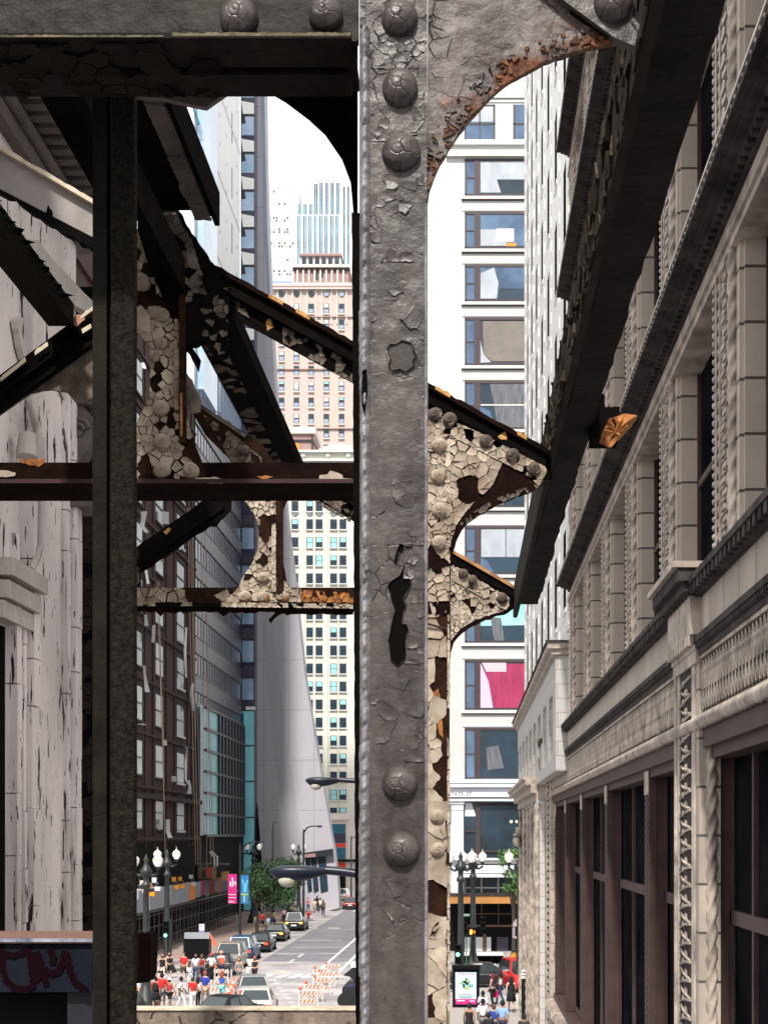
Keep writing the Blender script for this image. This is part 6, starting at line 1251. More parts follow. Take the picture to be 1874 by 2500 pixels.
banner('blue street banner with a pale dancing shape, right of the magenta one', 588, 607, 2137, 2206, 124.9, M['bluebanner'], d2)
# ------------------------------------------------------------------ sidewalk shed with scaffolding
SX = -23.4
shd = thing('sidewalk_shed', 'grey boarded scaffold shed over the left pavement in front of the brown building', 'scaffold', (SX, 124, 0))
dS = lambda px: SX*F/(px-CX)
for a, b in ((300, 352), (364, 404), (413, 461)):
    m = MB(); m.box(SX, SX+.06, dS(a), dS(b), EYE-5.55, EYE-3.95); m.build('board', M['grey'], shd)
cl = [M['orangebox'], M['grey'], M['rose'], M['spandrel'], mat('dull_red_board', (.3, .03, .03), .7, var=.4, vs=2), M['spandrel'], mat('brick_orange_board', (.4, .13, .05), .7, var=.3, vs=2), mat('lilac_grey_board', (.2, .2, .27), .7, var=.4, vs=2)]
xs = [462, 476, 489, 498, 509, 523, 530, 540, 556]
for i in range(8):
    m = MB(); m.box(SX, SX+.06, dS(xs[i]), dS(xs[i+1])-.05, EYE-5.5+.1*(i % 3), EYE-4.0-.05*(i % 2)); m.build('board', cl[i], shd)
m = MB(); m.box(-26, SX+.1, 96, 152, EYE-5.75, EYE-5.58); m.build('deck', M['mull'], shd)
y = 98.0; rn = random.Random(5)
while y < 152:
    m = MB(); m.tube([(SX-.1, y, 0), (SX-.1, y, EYE-5.6)], .04, 6); m.tube([(SX-1.3, y+.4, 0), (SX-1.3, y+.4, EYE-5.6)], .035, 6)
    if rn.random() < .4: m.tube([(SX-.1, y, .3), (SX-.1, y+2, 3.0)], .025, 5)
    m.build('scaffold_leg', M['scaff'], shd); y += 1.7
for z in (1.1, 2.1, 3.0): m = MB(); m.tube([(SX-.1, 98, z), (SX-.1, 152, z)], .03, 6); m.build('rail', M['scaff'], shd)
sg = MB(); sg.box(SX+.07, SX+.09, dS(321), dS(336), EYE-4.55, EYE-3.85, 0); sg.box(SX+.09, SX+.1, dS(325), dS(331), EYE-4.2, EYE-4.1, 1); sg.box(SX+.09, SX+.1, dS(325), dS(331), EYE-4.4, EYE-4.3, 1); tag(sg.build('notice_board', [M['whiteink'], M['mull']]), 'small white notice fixed on the grey shed boards', 'sign')
sg = MB(); sg.pxbox(486, 499, 2256, 2271, 118, .05, 0); sg.pxbox(486, 499, 2271, 2275, 118, .05, 1); sg.pxbox(490, 493, 2259, 2262, 117.99, .01, 2); tag(sg.build('notice_board', [M['whiteink'], mat('lilac_strip', (.45, .3, .55), .7), M['mull']]), 'white notice with lilac strip hung inside the scaffold', 'sign')
for i, (px, py, s, c, lb) in enumerate([(366, 2168, 1.0, M['yellow'], 'orange yellow winch standing on the left part of the shed'), (425, 2152, 1.0, M['yellow'], 'yellow hoist motor on the shed beside the second lamp post'), (440, 2150, .9, M['yellow'], 'orange hoist motor with black drum on the shed deck'), (348, 2160, .9, M['pinkl'], 'beige wrapped bundle on the shed left of the first lamp'), (378, 2155, 1.1, M['tarp'], 'pale bent vent duct on the shed between the lamps'), (467, 2145, .9, M['concretel'], 'grey forked bracket standing on the shed deck')]):
    d = SX*F/(px-CX); p = P(px, py, d); m = MB(); rn = random.Random(i)
    m.box(p[0]-.16*s, p[0]+.12*s, d-.2, d+.2, p[2]-.3, p[2]+.35*s, 0); m.tube([(p[0]-.3, d-.1, p[2]-.1), (p[0]+.3, d-.1, p[2]-.1)], .14*s, 8, 1); m.box(p[0]-.4*s, p[0]+.4*s, d-.3, d+.3, p[2]-.6, p[2]-.3, 0); m.tube([(p[0]-.2, d, p[2]-.4), (p[0]-.25, d, p[2]+.5), (p[0]+.15, d, p[2]+.55)], .07, 6, 1); m.box(p[0]-.1, p[0]+.1, d-.32, d-.2, p[2]-.3, p[2], 1)
    tag(m.build('hoist', [c, M['mull']]), lb, 'hoist')
wk = MB(); d = 135.0
wk.pxbox(484, 522, 2118, 2145, d, 1.5, 0); wk.pxbox(478, 552, 2108, 2112, d-.2, 2, 1)
for k in range(7): wk.pxbox(486+k*5, 488+k*5, 2112, 2145, d-.1, .1, 1)
wk.pxbox(506, 512, 2118, 2142, d-.12, .1, 2); wk.pxbox(494, 502, 2125, 2140, d-.12, .1, 3); wk.box(PX(540, d), PX(556, d), d, d+1, PZ(2150, d), PZ(2128, d), 0)
tag(wk.build('work_cage', [mat('plywood_orange', (.42, .22, .09), .7, var=.4, vs=1.2), M['scaff'], M['redawn'], M['mull']]), 'plywood and mesh work cage with red panel on the shed roof', 'work platform')
wl = MB(); wl.tube([P(524, 2118, 133), P(524, 2095, 133), P(512, 2080, 133)], .07, 6); wl.tube([P(530, 2115, 133), P(531, 2092, 133), P(515, 2078, 133)], .07, 6); tag(wl.build('davit_arms', M['concretel']), 'pair of pale davit arms rising over the work cage', 'hoist arm')
jb = MB(); d = 104.0; jb.pxbox(450, 512, 2277, 2292, d, .4, 0); jb.pxbox(448, 514, 2292, 2342, d+.1, .3, 1); tag(jb.build('barrier_wall', [M['grey'], M['black']]), 'grey topped black mesh barrier under the shed behind the walkers', 'barrier')
of = MB(); of.px([(511, 2280), (514, 2279), (524, 2295), (531, 2310), (520, 2308)], 99, .04); of.tube([P(512, 2279, 99.03), P(512, 2345, 99.03)], .025, 5, 1); tag(of.build('warning_flag', [M['orangep'], M['scaff']]), 'bright orange triangular flag by the parked cars', 'flag')
# ------------------------------------------------------------------ traffic signals
def signal(label, px, py, d, lit, idx, ped=False, pole=True):
    t = thing('traffic_signal', label, 'traffic signal', (PX(px, d), d, 0)); z = PZ(py, d)
    m = MB(); m.box(-.18, .18, -.1, .15, z-.55, z+.55); 
    for k in range(3): m.lathe([(.14, .0), (.15, .16)], (0, 0, 0), 1) if False else m.box(-.15, .15, -.3, -.1, z+.5-.36*k, z+.54-.36*k)
    m.build('housing', M['black'], t, False)
    l = MB(); l.ball((0, -.11, z+.36-.36*idx), (.12, .05, .12), 10, 6); l.build('lit_lens', lit, t, False)
    if pole: m = MB(); m.tube([(.3, .1, 0), (.3, .1, z+.7)], .07, 8); m.build('pole', M['iron'], t, False)
    return t
signal('green traffic signal on the left among the scaffolding', 405, 2270, 96, M['green'], 2)
signal('far green traffic signal before the flared tower doors', 784, 2145, 184, M['green'], 2)
signal('small green signal low beside the flaking post on the right', 1117, 2330, 84, M['green'], 1)
signal('dark signal head left of the orange hand, seen from behind', 1133, 2260, 95, M['black'], 2, pole=False)
signal('dark signal head right of the orange hand, seen from behind', 1178, 2260, 95, M['black'], 2, pole=False)
ps = thing('walk_signal', 'pedestrian signal showing an orange hand and a red numeral', 'walk signal', (PX(1152, 94.5), 94.5, 0)); d = 94.5
m = MB(); m.pxbox(1142, 1162, 2265, 2284, d, .3); m.tube([P(1154, 2284, d+.35), (PX(1154, d), d+.35, 0)], .06, 6); m.build('housing', M['black'], ps)
m = MB(); m.px([(1146, 2281), (1146, 2273), (1147.5, 2269), (1149, 2272), (1150, 2268), (1152, 2272), (1153, 2270), (1153.5, 2277), (1151, 2281.5)], d-.01, .01); m.build('hand', M['hand'], ps)
tm = text_mesh('1', .27, M['hand']); inst(tm, 'numeral', ps, (PX(1158, d), d-.01, PZ(2279, d)), (R(90), 0, 0))
gs = thing('street_sign', 'small green street name sign on the right above the signals', 'street sign', (PX(1138, 95.4), 95.4, 0)); m = MB(); m.pxbox(1130, 1146, 2231, 2237, 95.4, .04); m.tube([(PX(1138, 95.5), 95.5, 0), P(1138, 2230, 95.5)], .04, 6); m.build('plate', M['signgreen'], gs); inst(text_mesh('STATE', .13, M['whiteink']), 'lettering', gs, (PX(1138, 95.4), 95.395, PZ(2236, 95.4)), (R(90), 0, 0))
# domed lantern kiosk
dk = thing('lantern', 'domed lilac lantern on a post with one lit bulb, right of the signals', 'lantern', (PX(1263, 88), 88, 0)); d = 88.0; x = PX(1263, d); s_ = d/F
m = MB(); m.lathe([(.32, PZ(2261, d)), (.31, PZ(2255, d)), (.24, PZ(2248, d)), (.1, PZ(2244, d)), (.03, PZ(2241, d)), (.0, PZ(2222, d))], (x, d, 0), 16); m.build('dome', M['dome'], dk)
m = MB(); m.lathe([(.05, 0), (.05, PZ(2292, d)), (.3, PZ(2291, d)), (.3, PZ(2287, d)), (.26, PZ(2286, d))], (x, d, 0), 12)
for k in range(8): a = k*.785; m.tube([(x+.28*math.cos(a), d+.28*math.sin(a), PZ(2287, d)), (x+.28*math.cos(a), d+.28*math.sin(a), PZ(2260, d))], .035, 5)
m.build('cage', M['dome'], dk); m = MB(); m.ball((x+.02, d-.3, PZ(2269, d)), .07, 8, 6); m.build('bulb', M['bulb'], dk)
# advertising kiosk
ak = thing('poster_kiosk', 'black pavement kiosk with a pale blue poster and magenta foot, right of the flaking post', 'kiosk', (PX(1137, 76), 76, .14)); d = 76.0
m = MB(); m.pxbox(1104, 1170, 2366, 2472, d, .6, 0); m.pxbox(1102, 1172, 2358, 2366, d-.1, .8, 0); m.pxbox(1106, 1150, 2472, 2486, d+.05, .5, 0); m.build('body', M['black'], ak)
m = MB(); m.pxbox(1111, 1162, 2374, 2452, d-.02, .02, 0); m.pxbox(1111, 1162, 2439, 2452, d-.026, .005, 1); m.pxbox(1114, 1134, 2442, 2444, d-.03, .005, 2); m.pxbox(1146, 1158, 2443, 2445, d-.03, .005, 2)
for y, a, b in ((2428, 1119, 1153), (2433, 1118, 1154), (2436, 1122, 1150)): m.pxbox(a, b, y, y+1.3, d-.028, .005, 3)
m.build('poster', [M['poster'], M['magenta'], M['whiteink'], M['spandrel']], ak)
m = MB(); c = P(1137, 2402, d-.03)
for i in range(26):
    a = random.Random(i).uniform(0, 6.28); r_ = random.Random(i+50).uniform(.05, .25); m.ball((c[0]+r_*1.25*math.cos(a), c[1], c[2]+r_*math.sin(a)), (.07, .01, .06), 6, 4, (i % 3))
m.build('emblem', [M['olive'], M['black'], M['cyan']], ak)
inst(text_mesh('OCEAN FUEL', .165, M['magenta']), 'lettering', ak, (PX(1136.5, d), d-.025, PZ(2381, d)), (R(90), 0, 0), (.95, 1, 1))
# bus shelter across the street
bs = thing('bus_shelter', 'long dark bus shelter with a pale roof edge before the shopfronts', 'shelter', (PX(1185, 103), 103, 0)); d = 103.0
m = MB(); m.pxbox(1128, 1228, 2329, 2333, d, 1.6, 1); m.pxbox(1128, 1228, 2333, 2336, d, 1.6, 0); m.pxbox(1130, 1226, 2336, 2356, d+1.4, .05, 0); m.build('roof', [M['black'], M['paleblue']], bs)
m = MB(); m.pxbox(1100, 1228, 2358, 2361, d-.02, .1, 0); m.pxbox(1105, 1228, 2361, 2366, d+.3, .3, 1); m.build('bench_rail', [M['paleblue'], M['black']], bs)
for x in (1130, 1165, 1198, 1226): m = MB(); m.pxbox(x, x+2, 2333, 2356, d, .06); m.tube([(PX(x, d), d+.03, 0), P(x, 2356, d+.03)], .04, 6); m.build('post', M['black'], bs)
m = MB(); m.pxbox(1200, 1275, 2340, 2405, d+2.5, .6); tag(m.build('hoarding', M['black']), 'black hoarding behind the digger arm', 'hoarding')
# ------------------------------------------------------------------ cars
def loft(mb, st, mi=0, sm=True):
    n = len(st[0]); vs = [p for s in st for p in s]
    mb.add(vs, [(i*n+k, i*n+(k+1) % n, (i+1)*n+(k+1) % n, (i+1)*n+k) for i in range(len(st)-1) for k in range(n)], mi, sm); mb.add(st[0], [tuple(range(n-1, -1, -1))], mi); mb.add(st[-1], [tuple(range(n))], mi)
KIND = dict(sedan=dict(h=1.45, belt=.93, L=2.35, gh=(-.95, -.3, .85, 1.5), hood=.88, boot=.98), suv=dict(h=1.78, belt=1.05, L=2.35, gh=(-1.05, -.5, 1.75, 2.15), hood=1.02, boot=1.05), van=dict(h=1.85, belt=1.08, L=2.45, gh=(-1.35, -.65, 2.05, 2.38), hood=1.02, boot=1.08))
def car(label, loc, rz, kind, paint, group=None, lights='tail'):
    """front points to -y at rz 0"""
    k = KIND[kind]; L_ = k['L']; t = thing('car' if kind != 'van' else 'van', label, 'car' if kind != 'van' else 'van', loc, rz, group)
    def ring(y, w_, zb, zt): return [(-w_*.92, y, zb), (-w_, y, zb+.16), (-w_, y, zt-.22), (-w_*.94, y, zt-.04), (-w_*.7, y, zt), (w_*.7, y, zt), (w_*.94, y, zt-.04), (w_, y, zt-.22), (w_, y, zb+.16), (w_*.92, y, zb)]
    m = MB(); st = [ring(-L_, .7, .34, .68), ring(-L_+.08, .82, .26, .78), ring(-L_+.5, .9, .22, k['hood']-.03), ring(k['gh'][0], .92, .2, k['hood']+.02), ring(0, .93, .2, k['belt']), ring(1.3, .93, .2, k['belt']+.02), ring(L_-.35, .9, .24, k['boot']), ring(L_-.06, .84, .3, k['boot']-.1), ring(L_, .74, .4, k['boot']-.22)]
    loft(m, st); body = m.build('body', paint, t, False)
    a, b, c, d = k['gh']; zb, zt = k['belt']-.04, k['h']; m = MB()
    loft(m, [[(-.82, a, zb), (.82, a, zb), (.8, a+.01, zb+.02), (-.8, a+.01, zb+.02)], [(-.86, b, zb), (.86, b, zb), (.64, b, zt-.04), (-.64, b, zt-.04)], [(-.87, (b+c)/2, zb), (.87, (b+c)/2, zb), (.66, (b+c)/2, zt), (-.66, (b+c)/2, zt)], [(-.86, c, zb), (.86, c, zb), (.63, c, zt-.05), (-.63, c, zt-.05)], [(-.82, d, zb), (.82, d, zb), (.78, d-.01, zb+.03), (-.78, d-.01, zb+.03)]], 0, False); m.build('cabin', paint, t, False)
    def lerp(p, q, f): return tuple(p[i]+(q[i]-p[i])*f for i in range(3))
    def pane(quad, off, nm):
        q_ = [Vector(p)+Vector(off) for p in quad]; m = MB(); m.add(q_+[Vector(p)-Vector(off)*2 for p in q_], [(0, 1, 2, 3), (7, 6, 5, 4), (0, 4, 5, 1), (1, 5, 6, 2), (2, 6, 7, 3), (3, 7, 4, 0)]); return m.build(nm, M['carglass'], t, False)
    A = [(-.82, a, zb), (.82, a, zb), (.64, b, zt-.04), (-.64, b, zt-.04)]; ctr = lambda Q: tuple(sum(p[i] for p in Q)/4 for i in range(3))
    sh_ = lambda Q, f: [lerp(p, ctr(Q), f) for p in Q]
    pane(sh_(A, .1), (0, -.012, .012), 'windscreen'); B_ = [(.82, d, zb), (-.82, d, zb), (-.63, c, zt-.05), (.63, c, zt-.05)]; pane(sh_(B_, .12), (0, .012, .012), 'rear_window')
    for s in (-1, 1):
        Q = [(s*.865, b-.25, zb+.06), (s*.87, (b+c)/2-.04, zb+.06), (s*.68, (b+c)/2-.04, zt-.09), (s*.68, b+.06, zt-.1)]; Q2 = [(s*.87, (b+c)/2+.04, zb+.06), (s*.865, c+.2, zb+.06), (s*.67, c-.05, zt-.11), (s*.68, (b+c)/2+.04, zt-.09)]
        pane(Q, (s*.014, 0, .004), 'side_window'); pane(Q2, (s*.014, 0, .004), 'side_window')
        m = MB(); m.ball((s*1.0, a+.3, zb+.06), (.1, .06, .07), 8, 6); m.build('mirror', paint, t, False)
        for yy in (-L_+.85, L_-.9):
            m = MB(); m.tube([(s*.95, yy, .33), (s*.74, yy, .33)], .33, 18); wh = m.build('wheel', M['tyre'], t, False); m = MB(); m.tube([(s*.962, yy, .33), (s*.95, yy, .33)], .2, 12); m.build('rim', M['rimm'], wh, False)
        m = MB(); m.box(s*.52-.14, s*.52+.14, -L_-.01, -L_+.16, .58, .72); m.build('headlight', M['lens'] if lights != 'front' else M['amber'], t, False)
        m = MB(); m.box(s*.66-.16, s*.66+.14, L_-.14, L_+.012, k['boot']-.36, k['boot']-.16); m.build('taillight', M['tail'] if lights == 'tail' else M['amber'], t, False)
    m = MB(); m.box(-.26, .26, L_-.03, L_+.02, .5, .64); m.build('licence_plate', M['plate'], t, False); m = MB(); m.box(-.8, .8, L_-.05, L_+.05, .34, .46); m.box(-.78, .78, -L_-.05, -L_+.05, .34, .46); m.build('bumper', paint if kind != 'sedan' else M['mull'], t, False)
    return t
def cp(nm, c, met=.2): return mat(nm, c, .28, spec=.6, metal=met)
blk, slv, tan_, blu, red_, drk = cp('black_car_paint', (.012, .013, .016)), cp('silver_car_paint', (.5, .49, .47), .6), cp('tan_silver_paint', (.38, .34, .29), .5), cp('blue_van_paint', (.02, .07, .16)), cp('red_car_paint', (.55, .015, .015)), cp('maroon_car_paint', (.1, .015, .015))
KG = 'cars parked along the left kerb'
Lk = -16.35
def parked(label, py, px, kind, p, lights='tail', rz=180): d = G(py); return car(label, (PX(px, d), d-2.4 if False else d+2.3, .005), R(rz), kind, p, KG, lights)
parked('black parked car with a glassy windscreen, nearest in the kerbside row', 2392, 520, 'sedan', blk, rz=0)
parked('tan silver parked sport utility car second in the kerbside row', 2372, 549, 'suv', tan_, rz=0)
parked('dark blue parked van with a lit red lamp, third in the row', 2351, 584, 'van', blu)
parked('black parked car with a lit orange brake lamp behind the blue van', 2327, 628, 'sedan', blk)
parked('black parked coupe with two amber lamps under the tree', 2300, 667, 'sedan', blk, 'amber')
parked('black parked sport utility car farthest in the row, amber lamps', 2274, 717, 'suv', blk, 'amber')
car('white sport utility car far down the street beside the crowd', (PX(836, 202), 203, 0), R(180), 'suv', slv)
car('dark maroon car far down the street right of the white one', (PX(856, 180), 181, 0), R(180), 'sedan', drk)
car('silver sedan waiting in the crossing behind the lowest car', (PX(621, 81), 80.5, 0), R(190), 'sedan', slv)
car('pale silver sedan with a lit tail lamp, lowest in the crossing', (PX(630, 74), 73.6, 0), R(184), 'sedan', cp('pearl_car_paint', (.62, .6, .58), .3))
car('dark hatchback roof with pale windscreen just above the ledge', (PX(560, 70), 70.3, 0), R(150), 'sedan', blk)
car('bright red car seen between walkers at the right edge of the street', (PX(1272, 84), 86.5, 0), R(12), 'suv', red_)
car('dark sedan parked behind the woman with the pink bag', (PX(1187, 88), 88, 0), R(95), 'sedan', blk)
gv = thing('delivery_truck', 'mint green box truck with a pale roof behind the poster kiosk', 'truck', (PX(1192, 93), 93, 0)); d = 93.0
m = MB(); m.pxbox(1172, 1211, 2372, 2396, d, 4, 0); m.pxbox(1171, 1212, 2367, 2375, d-.03, 4.1, 1); m.pxbox(1173, 1212, 2394, 2398, d-.05, 4.1, 2); m.pxbox(1183, 1188, 2382, 2385, d-.02, .02, 3); m.build('box_body', [mat('mint_paint', (.33, .52, .4), .5), mat('pale_green_roof', (.66, .74, .62), .6), M['yellow'], M['tealdark']], gv)
for x in (1178, 1204): m = MB(); m.tube([(PX(x, d), d-.02, .4), (PX(x, d), d+.3, .4)], .4, 14); m.build('wheel', M['tyre'], gv)
m = MB(); m.pxbox(1173, 1211, 2398, 2412, d+.1, 3.6); m.build('chassis', M['black'], gv)
tr = thing('truck', 'black truck with a raised hatch beside the near column at the bottom', 'truck', (PX(853, 77), 78, 0)); d = 77.0
m = MB(); m.px([(835, 2412), (852, 2398), (875, 2398), (900, 2462), (834, 2462)], d, 3, 0); m.pxbox(834, 900, 2440, 2478, d-.1, 3.2, 0); m.build('body', blk, tr)
m = MB(); m.px([(838, 2382), (862, 2362), (880, 2362), (880, 2388), (866, 2396), (852, 2384)], d+.5, 1.2); m.pxbox(856, 880, 2352, 2362, d+.5, 1.2, 1); m.build('hatch', [blk, M['plate']], tr); m = MB(); m.px([(838, 2410), (853, 2400), (868, 2400), (868, 2411)], d-.03, .03); m.build('window', M['bluegl'], tr)
for x in (842, 885): m = MB(); m.tube([(PX(x, d), d-.15, .4), (PX(x, d), d+.2, .4)], .4, 14); m.build('wheel', M['tyre'], tr)
ex = thing('digger', 'yellow digger arm standing up behind the walkers on the right', 'digger', (PX(1250, 90), 90, 0)); d = 90.0
m = MB(); m.px([(1236, 2392), (1247, 2392), (1258, 2346), (1254, 2334), (1246, 2336)], d, .35, 0); m.px([(1241, 2372), (1247, 2372), (1252, 2348), (1247, 2346)], d-.01, .02, 2); m.build('boom', [M['yellow'], M['mull'], M['whiteink']], ex)
m = MB(); m.px([(1246, 2336), (1252, 2326), (1266, 2330), (1271, 2352), (1266, 2362), (1256, 2345)], d+.1, .35, 0); m.build('dipper', M['yellow'], ex)
m = MB(); m.px([(1244, 2338), (1250, 2320), (1262, 2316), (1268, 2330), (1254, 2330), (1250, 2340)], d+.5, .3, 0); m.tube([P(1262, 2318, d), P(1266, 2327, d)], .05, 6, 1); m.build('ram', [M['mull'], M['whiteink']], ex)
m = MB(); m.pxbox(1225, 1270, 2392, 2397, d-.1, 1.5, 0); m.pxbox(1230, 1275, 2397, 2412, d, 1.6, 1); m.build('base', [M['yellow'], M['mull']], ex)
for px, zt, lb in ((1278, 2390, 'black bollard post with white bands beside the store'), (1291, 2415, 'second black bollard post with white bands, nearer the store'), (1299, 2440, 'third black bollard post, lowest by the store base')):
    d = 72.0-.0; x = PX(px, 66); t = thing('bollard', lb, 'bollard', (x, 66, .14), 0, 'black posts with white bands by the store'); d = 66.0
    m = MB(); m.lathe([(.11, 0), (.11, max(.4, PZ(zt, d)-.14)), (.0, max(.42, PZ(zt, d)-.12))], (0, 0, 0), 10); m.build('post', M['black'], t, False)
    for k in range(3): m = MB(); zz = PZ(zt-2-k*8, d)-.14; m.lathe([(.12, zz), (.12, zz+.08)], (0, 0, 0), 10); m.build('band', M['whiteink'], t, False)
# ------------------------------------------------------------------ barricades and cones
def barricade_mesh():
    m = MB()
    for s in (-1, 1): m.box(s*.55-.03, s*.55+.03, -.25, -.2, 0, 1.15, 0); m.box(s*.55-.03, s*.55+.03, .2, .25, 0, 1.1, 0); m.box(s*.55-.02, s*.55+.02, -.2, .2, .5, .55, 0); m.box(-.55, .55, -.22, -.2, .1, .14, 0)
    r = MB()
    for z in (.35, .85):
        r.box(-.62, .62, -.24, -.21, z, z+.24, 0)
        for k in range(5): x = -.6+k*.25; r.prism([(x, z+.003), (x+.12, z+.003), (x+.24, z+.237), (x+.12, z+.237)], -.246, -.24, 'y', 1)
    l = MB(); l.ball((-.5, -.2, 1.25), (.11, .06, .12), 8, 6, 0)
    return m.mesh('leg_frame', M['barrier']), r.mesh('striped_rail', [M['barrier'], M['orangep']]), l.mesh('warning_lamp', M['hand'] if False else M['orangep'])
BM = barricade_mesh()
for px, py, rz, lb in ((752, 2462, 10, 'lowest striped barricade in the line, just over the ledge'), (765, 2445, 14, 'striped barricade second from the ledge'), (785, 2428, 16, 'striped barricade in the middle of the line'), (796, 2412, 18, 'striped barricade above the middle of the line'), (810, 2392, 20, 'farthest striped barricade of the line, before the lane lines'), (786, 2405, 0, 'lone striped barricade turned square, left of the line'), (430, 2442, 0, 'striped barricade behind the woman in white'), (382, 2398, 8, 'striped barricade beside the lamp post and woman in black dress'), (340, 2452, -20, 'striped barricade left of the nearest lamp base'), (545, 2404, -25, 'striped barricade beside the traffic worker'), (520, 2432, 5, 'striped barricade between the man in blue and the cones')):
    d = G(py); t = thing('barricade', lb, 'barricade', (PX(px, d), d, 0), R(rz), 'orange striped barricades'); [inst(me, n_, t) and None for me, n_ in ()]
    for me, n_ in zip(BM, ('leg_frame', 'striped_rail', 'warning_lamp')): o = bpy.data.objects.new(n_, me); COL.objects.link(o); o.parent = t
    t.scale = (.85, .85, .85)
cm = MB(); cm.box(-.18, .18, -.18, .18, 0, .04); cm.lathe([(.15, .04), (.03, .7), (0, .72)], (0, 0, 0), 12); cm.lathe([(.115, .25), (.085, .42)], (0, 0, 0), 12, 1); cm = cm.mesh('traffic_cone', [M['orangep'], M['barrier']])
for px, py, lb in ((558, 2432, 'orange traffic cone just left of the silver sedan'), (570, 2412, 'orange traffic cone behind the silver sedan'), (563, 2424, 'orange traffic cone between the other two'), (487, 2395, 'orange traffic cone by the walkers in jeans')):
    d = G(py); o = inst(cm, 'traffic_cone', None, (PX(px, d), d, 0)); tag(o, lb, 'traffic cone', 'orange traffic cones')
hy = MB(); hy.lathe([(.14, 0), (.14, .5), (.2, .52), (.2, .6), (.13, .62), (.1, .78), (0, .84)], (PX(753, 160), 160, 0), 10); hy.tube([(PX(753, 160)-.24, 160, .5), (PX(753, 160)+.24, 160, .5)], .07, 8); tag(hy.build('fire_hydrant', M['redawn']), 'small red hydrant on the far pavement corner', 'hydrant')
# ------------------------------------------------------------------ trees
def tree(label, loc, h, cr, n, seed, trunk_h, cz, ry=1.0, group='street trees', ls=.3, leaf='leaf'):
    rn = random.Random(seed); t = thing('street_tree', label, 'tree', loc, 0, group); m = MB(); top = trunk_h+cz
    m.tube([(0, 0, -.1), (.03, 0, trunk_h*.5), (0, .02, trunk_h), (.1, 0, top)], [.16, .12, .1, .03], 8)
    for k in range(7): a = k*.9+rn.random(); m.tube([(0, 0, trunk_h*.8), (cr*.4*math.cos(a), cr*.4*math.sin(a), trunk_h+cz*.4), (cr*.75*math.cos(a), cr*.75*math.sin(a), trunk_h+cz*rn.uniform(.5, 1.1))], [.06, .045, .015], 5)
    m.build('trunk', M['bark'], t, False); c = MB()
    cl_ = [(rn.uniform(-.75, .75)*cr, rn.uniform(-.75, .75)*cr*ry, trunk_h+cz*rn.uniform(.1, 1.5), rn.uniform(.28, .5)*cr) for _ in range(16)]
    for i in range(n):
        x, y, z, r = cl_[i % 16]; v = Vector((rn.gauss(0, 1), rn.gauss(0, 1), rn.gauss(0, 1))).normalized()*r*rn.random()**.4; p = Vector((x, y, z))+v; nrm = (v.normalized()+Vector((rn.uniform(-.7, .7), rn.uniform(-.7, .7), rn.uniform(.0, 1.2)))).normalized(); u = nrm.orthogonal().normalized(); w_ = nrm.cross(u); s = ls*rn.uniform(.5, 1.1)
        a = rn.uniform(0, 6.28); u, w_ = u*math.cos(a)+w_*math.sin(a), w_*math.cos(a)-u*math.sin(a); c.add([p-u*s*.5, p+w_*s*.24, p+u*s*.5, p-w_*s*.24], [(0, 1, 2, 3)])
    c.build('crown', M[leaf], t, False)
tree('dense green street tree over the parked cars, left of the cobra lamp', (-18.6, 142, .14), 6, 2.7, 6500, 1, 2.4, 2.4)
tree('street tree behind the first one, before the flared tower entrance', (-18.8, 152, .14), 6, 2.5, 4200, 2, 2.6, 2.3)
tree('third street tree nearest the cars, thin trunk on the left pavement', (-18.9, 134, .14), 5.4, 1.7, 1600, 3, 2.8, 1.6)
tree('small bright street tree in front of the pale shop spandrel on the right', (PX(1252, 101), 101, .1), 7, 1.05, 2000, 4, 4.6, 2.2, ls=.24, group=None, leaf='leafbright')
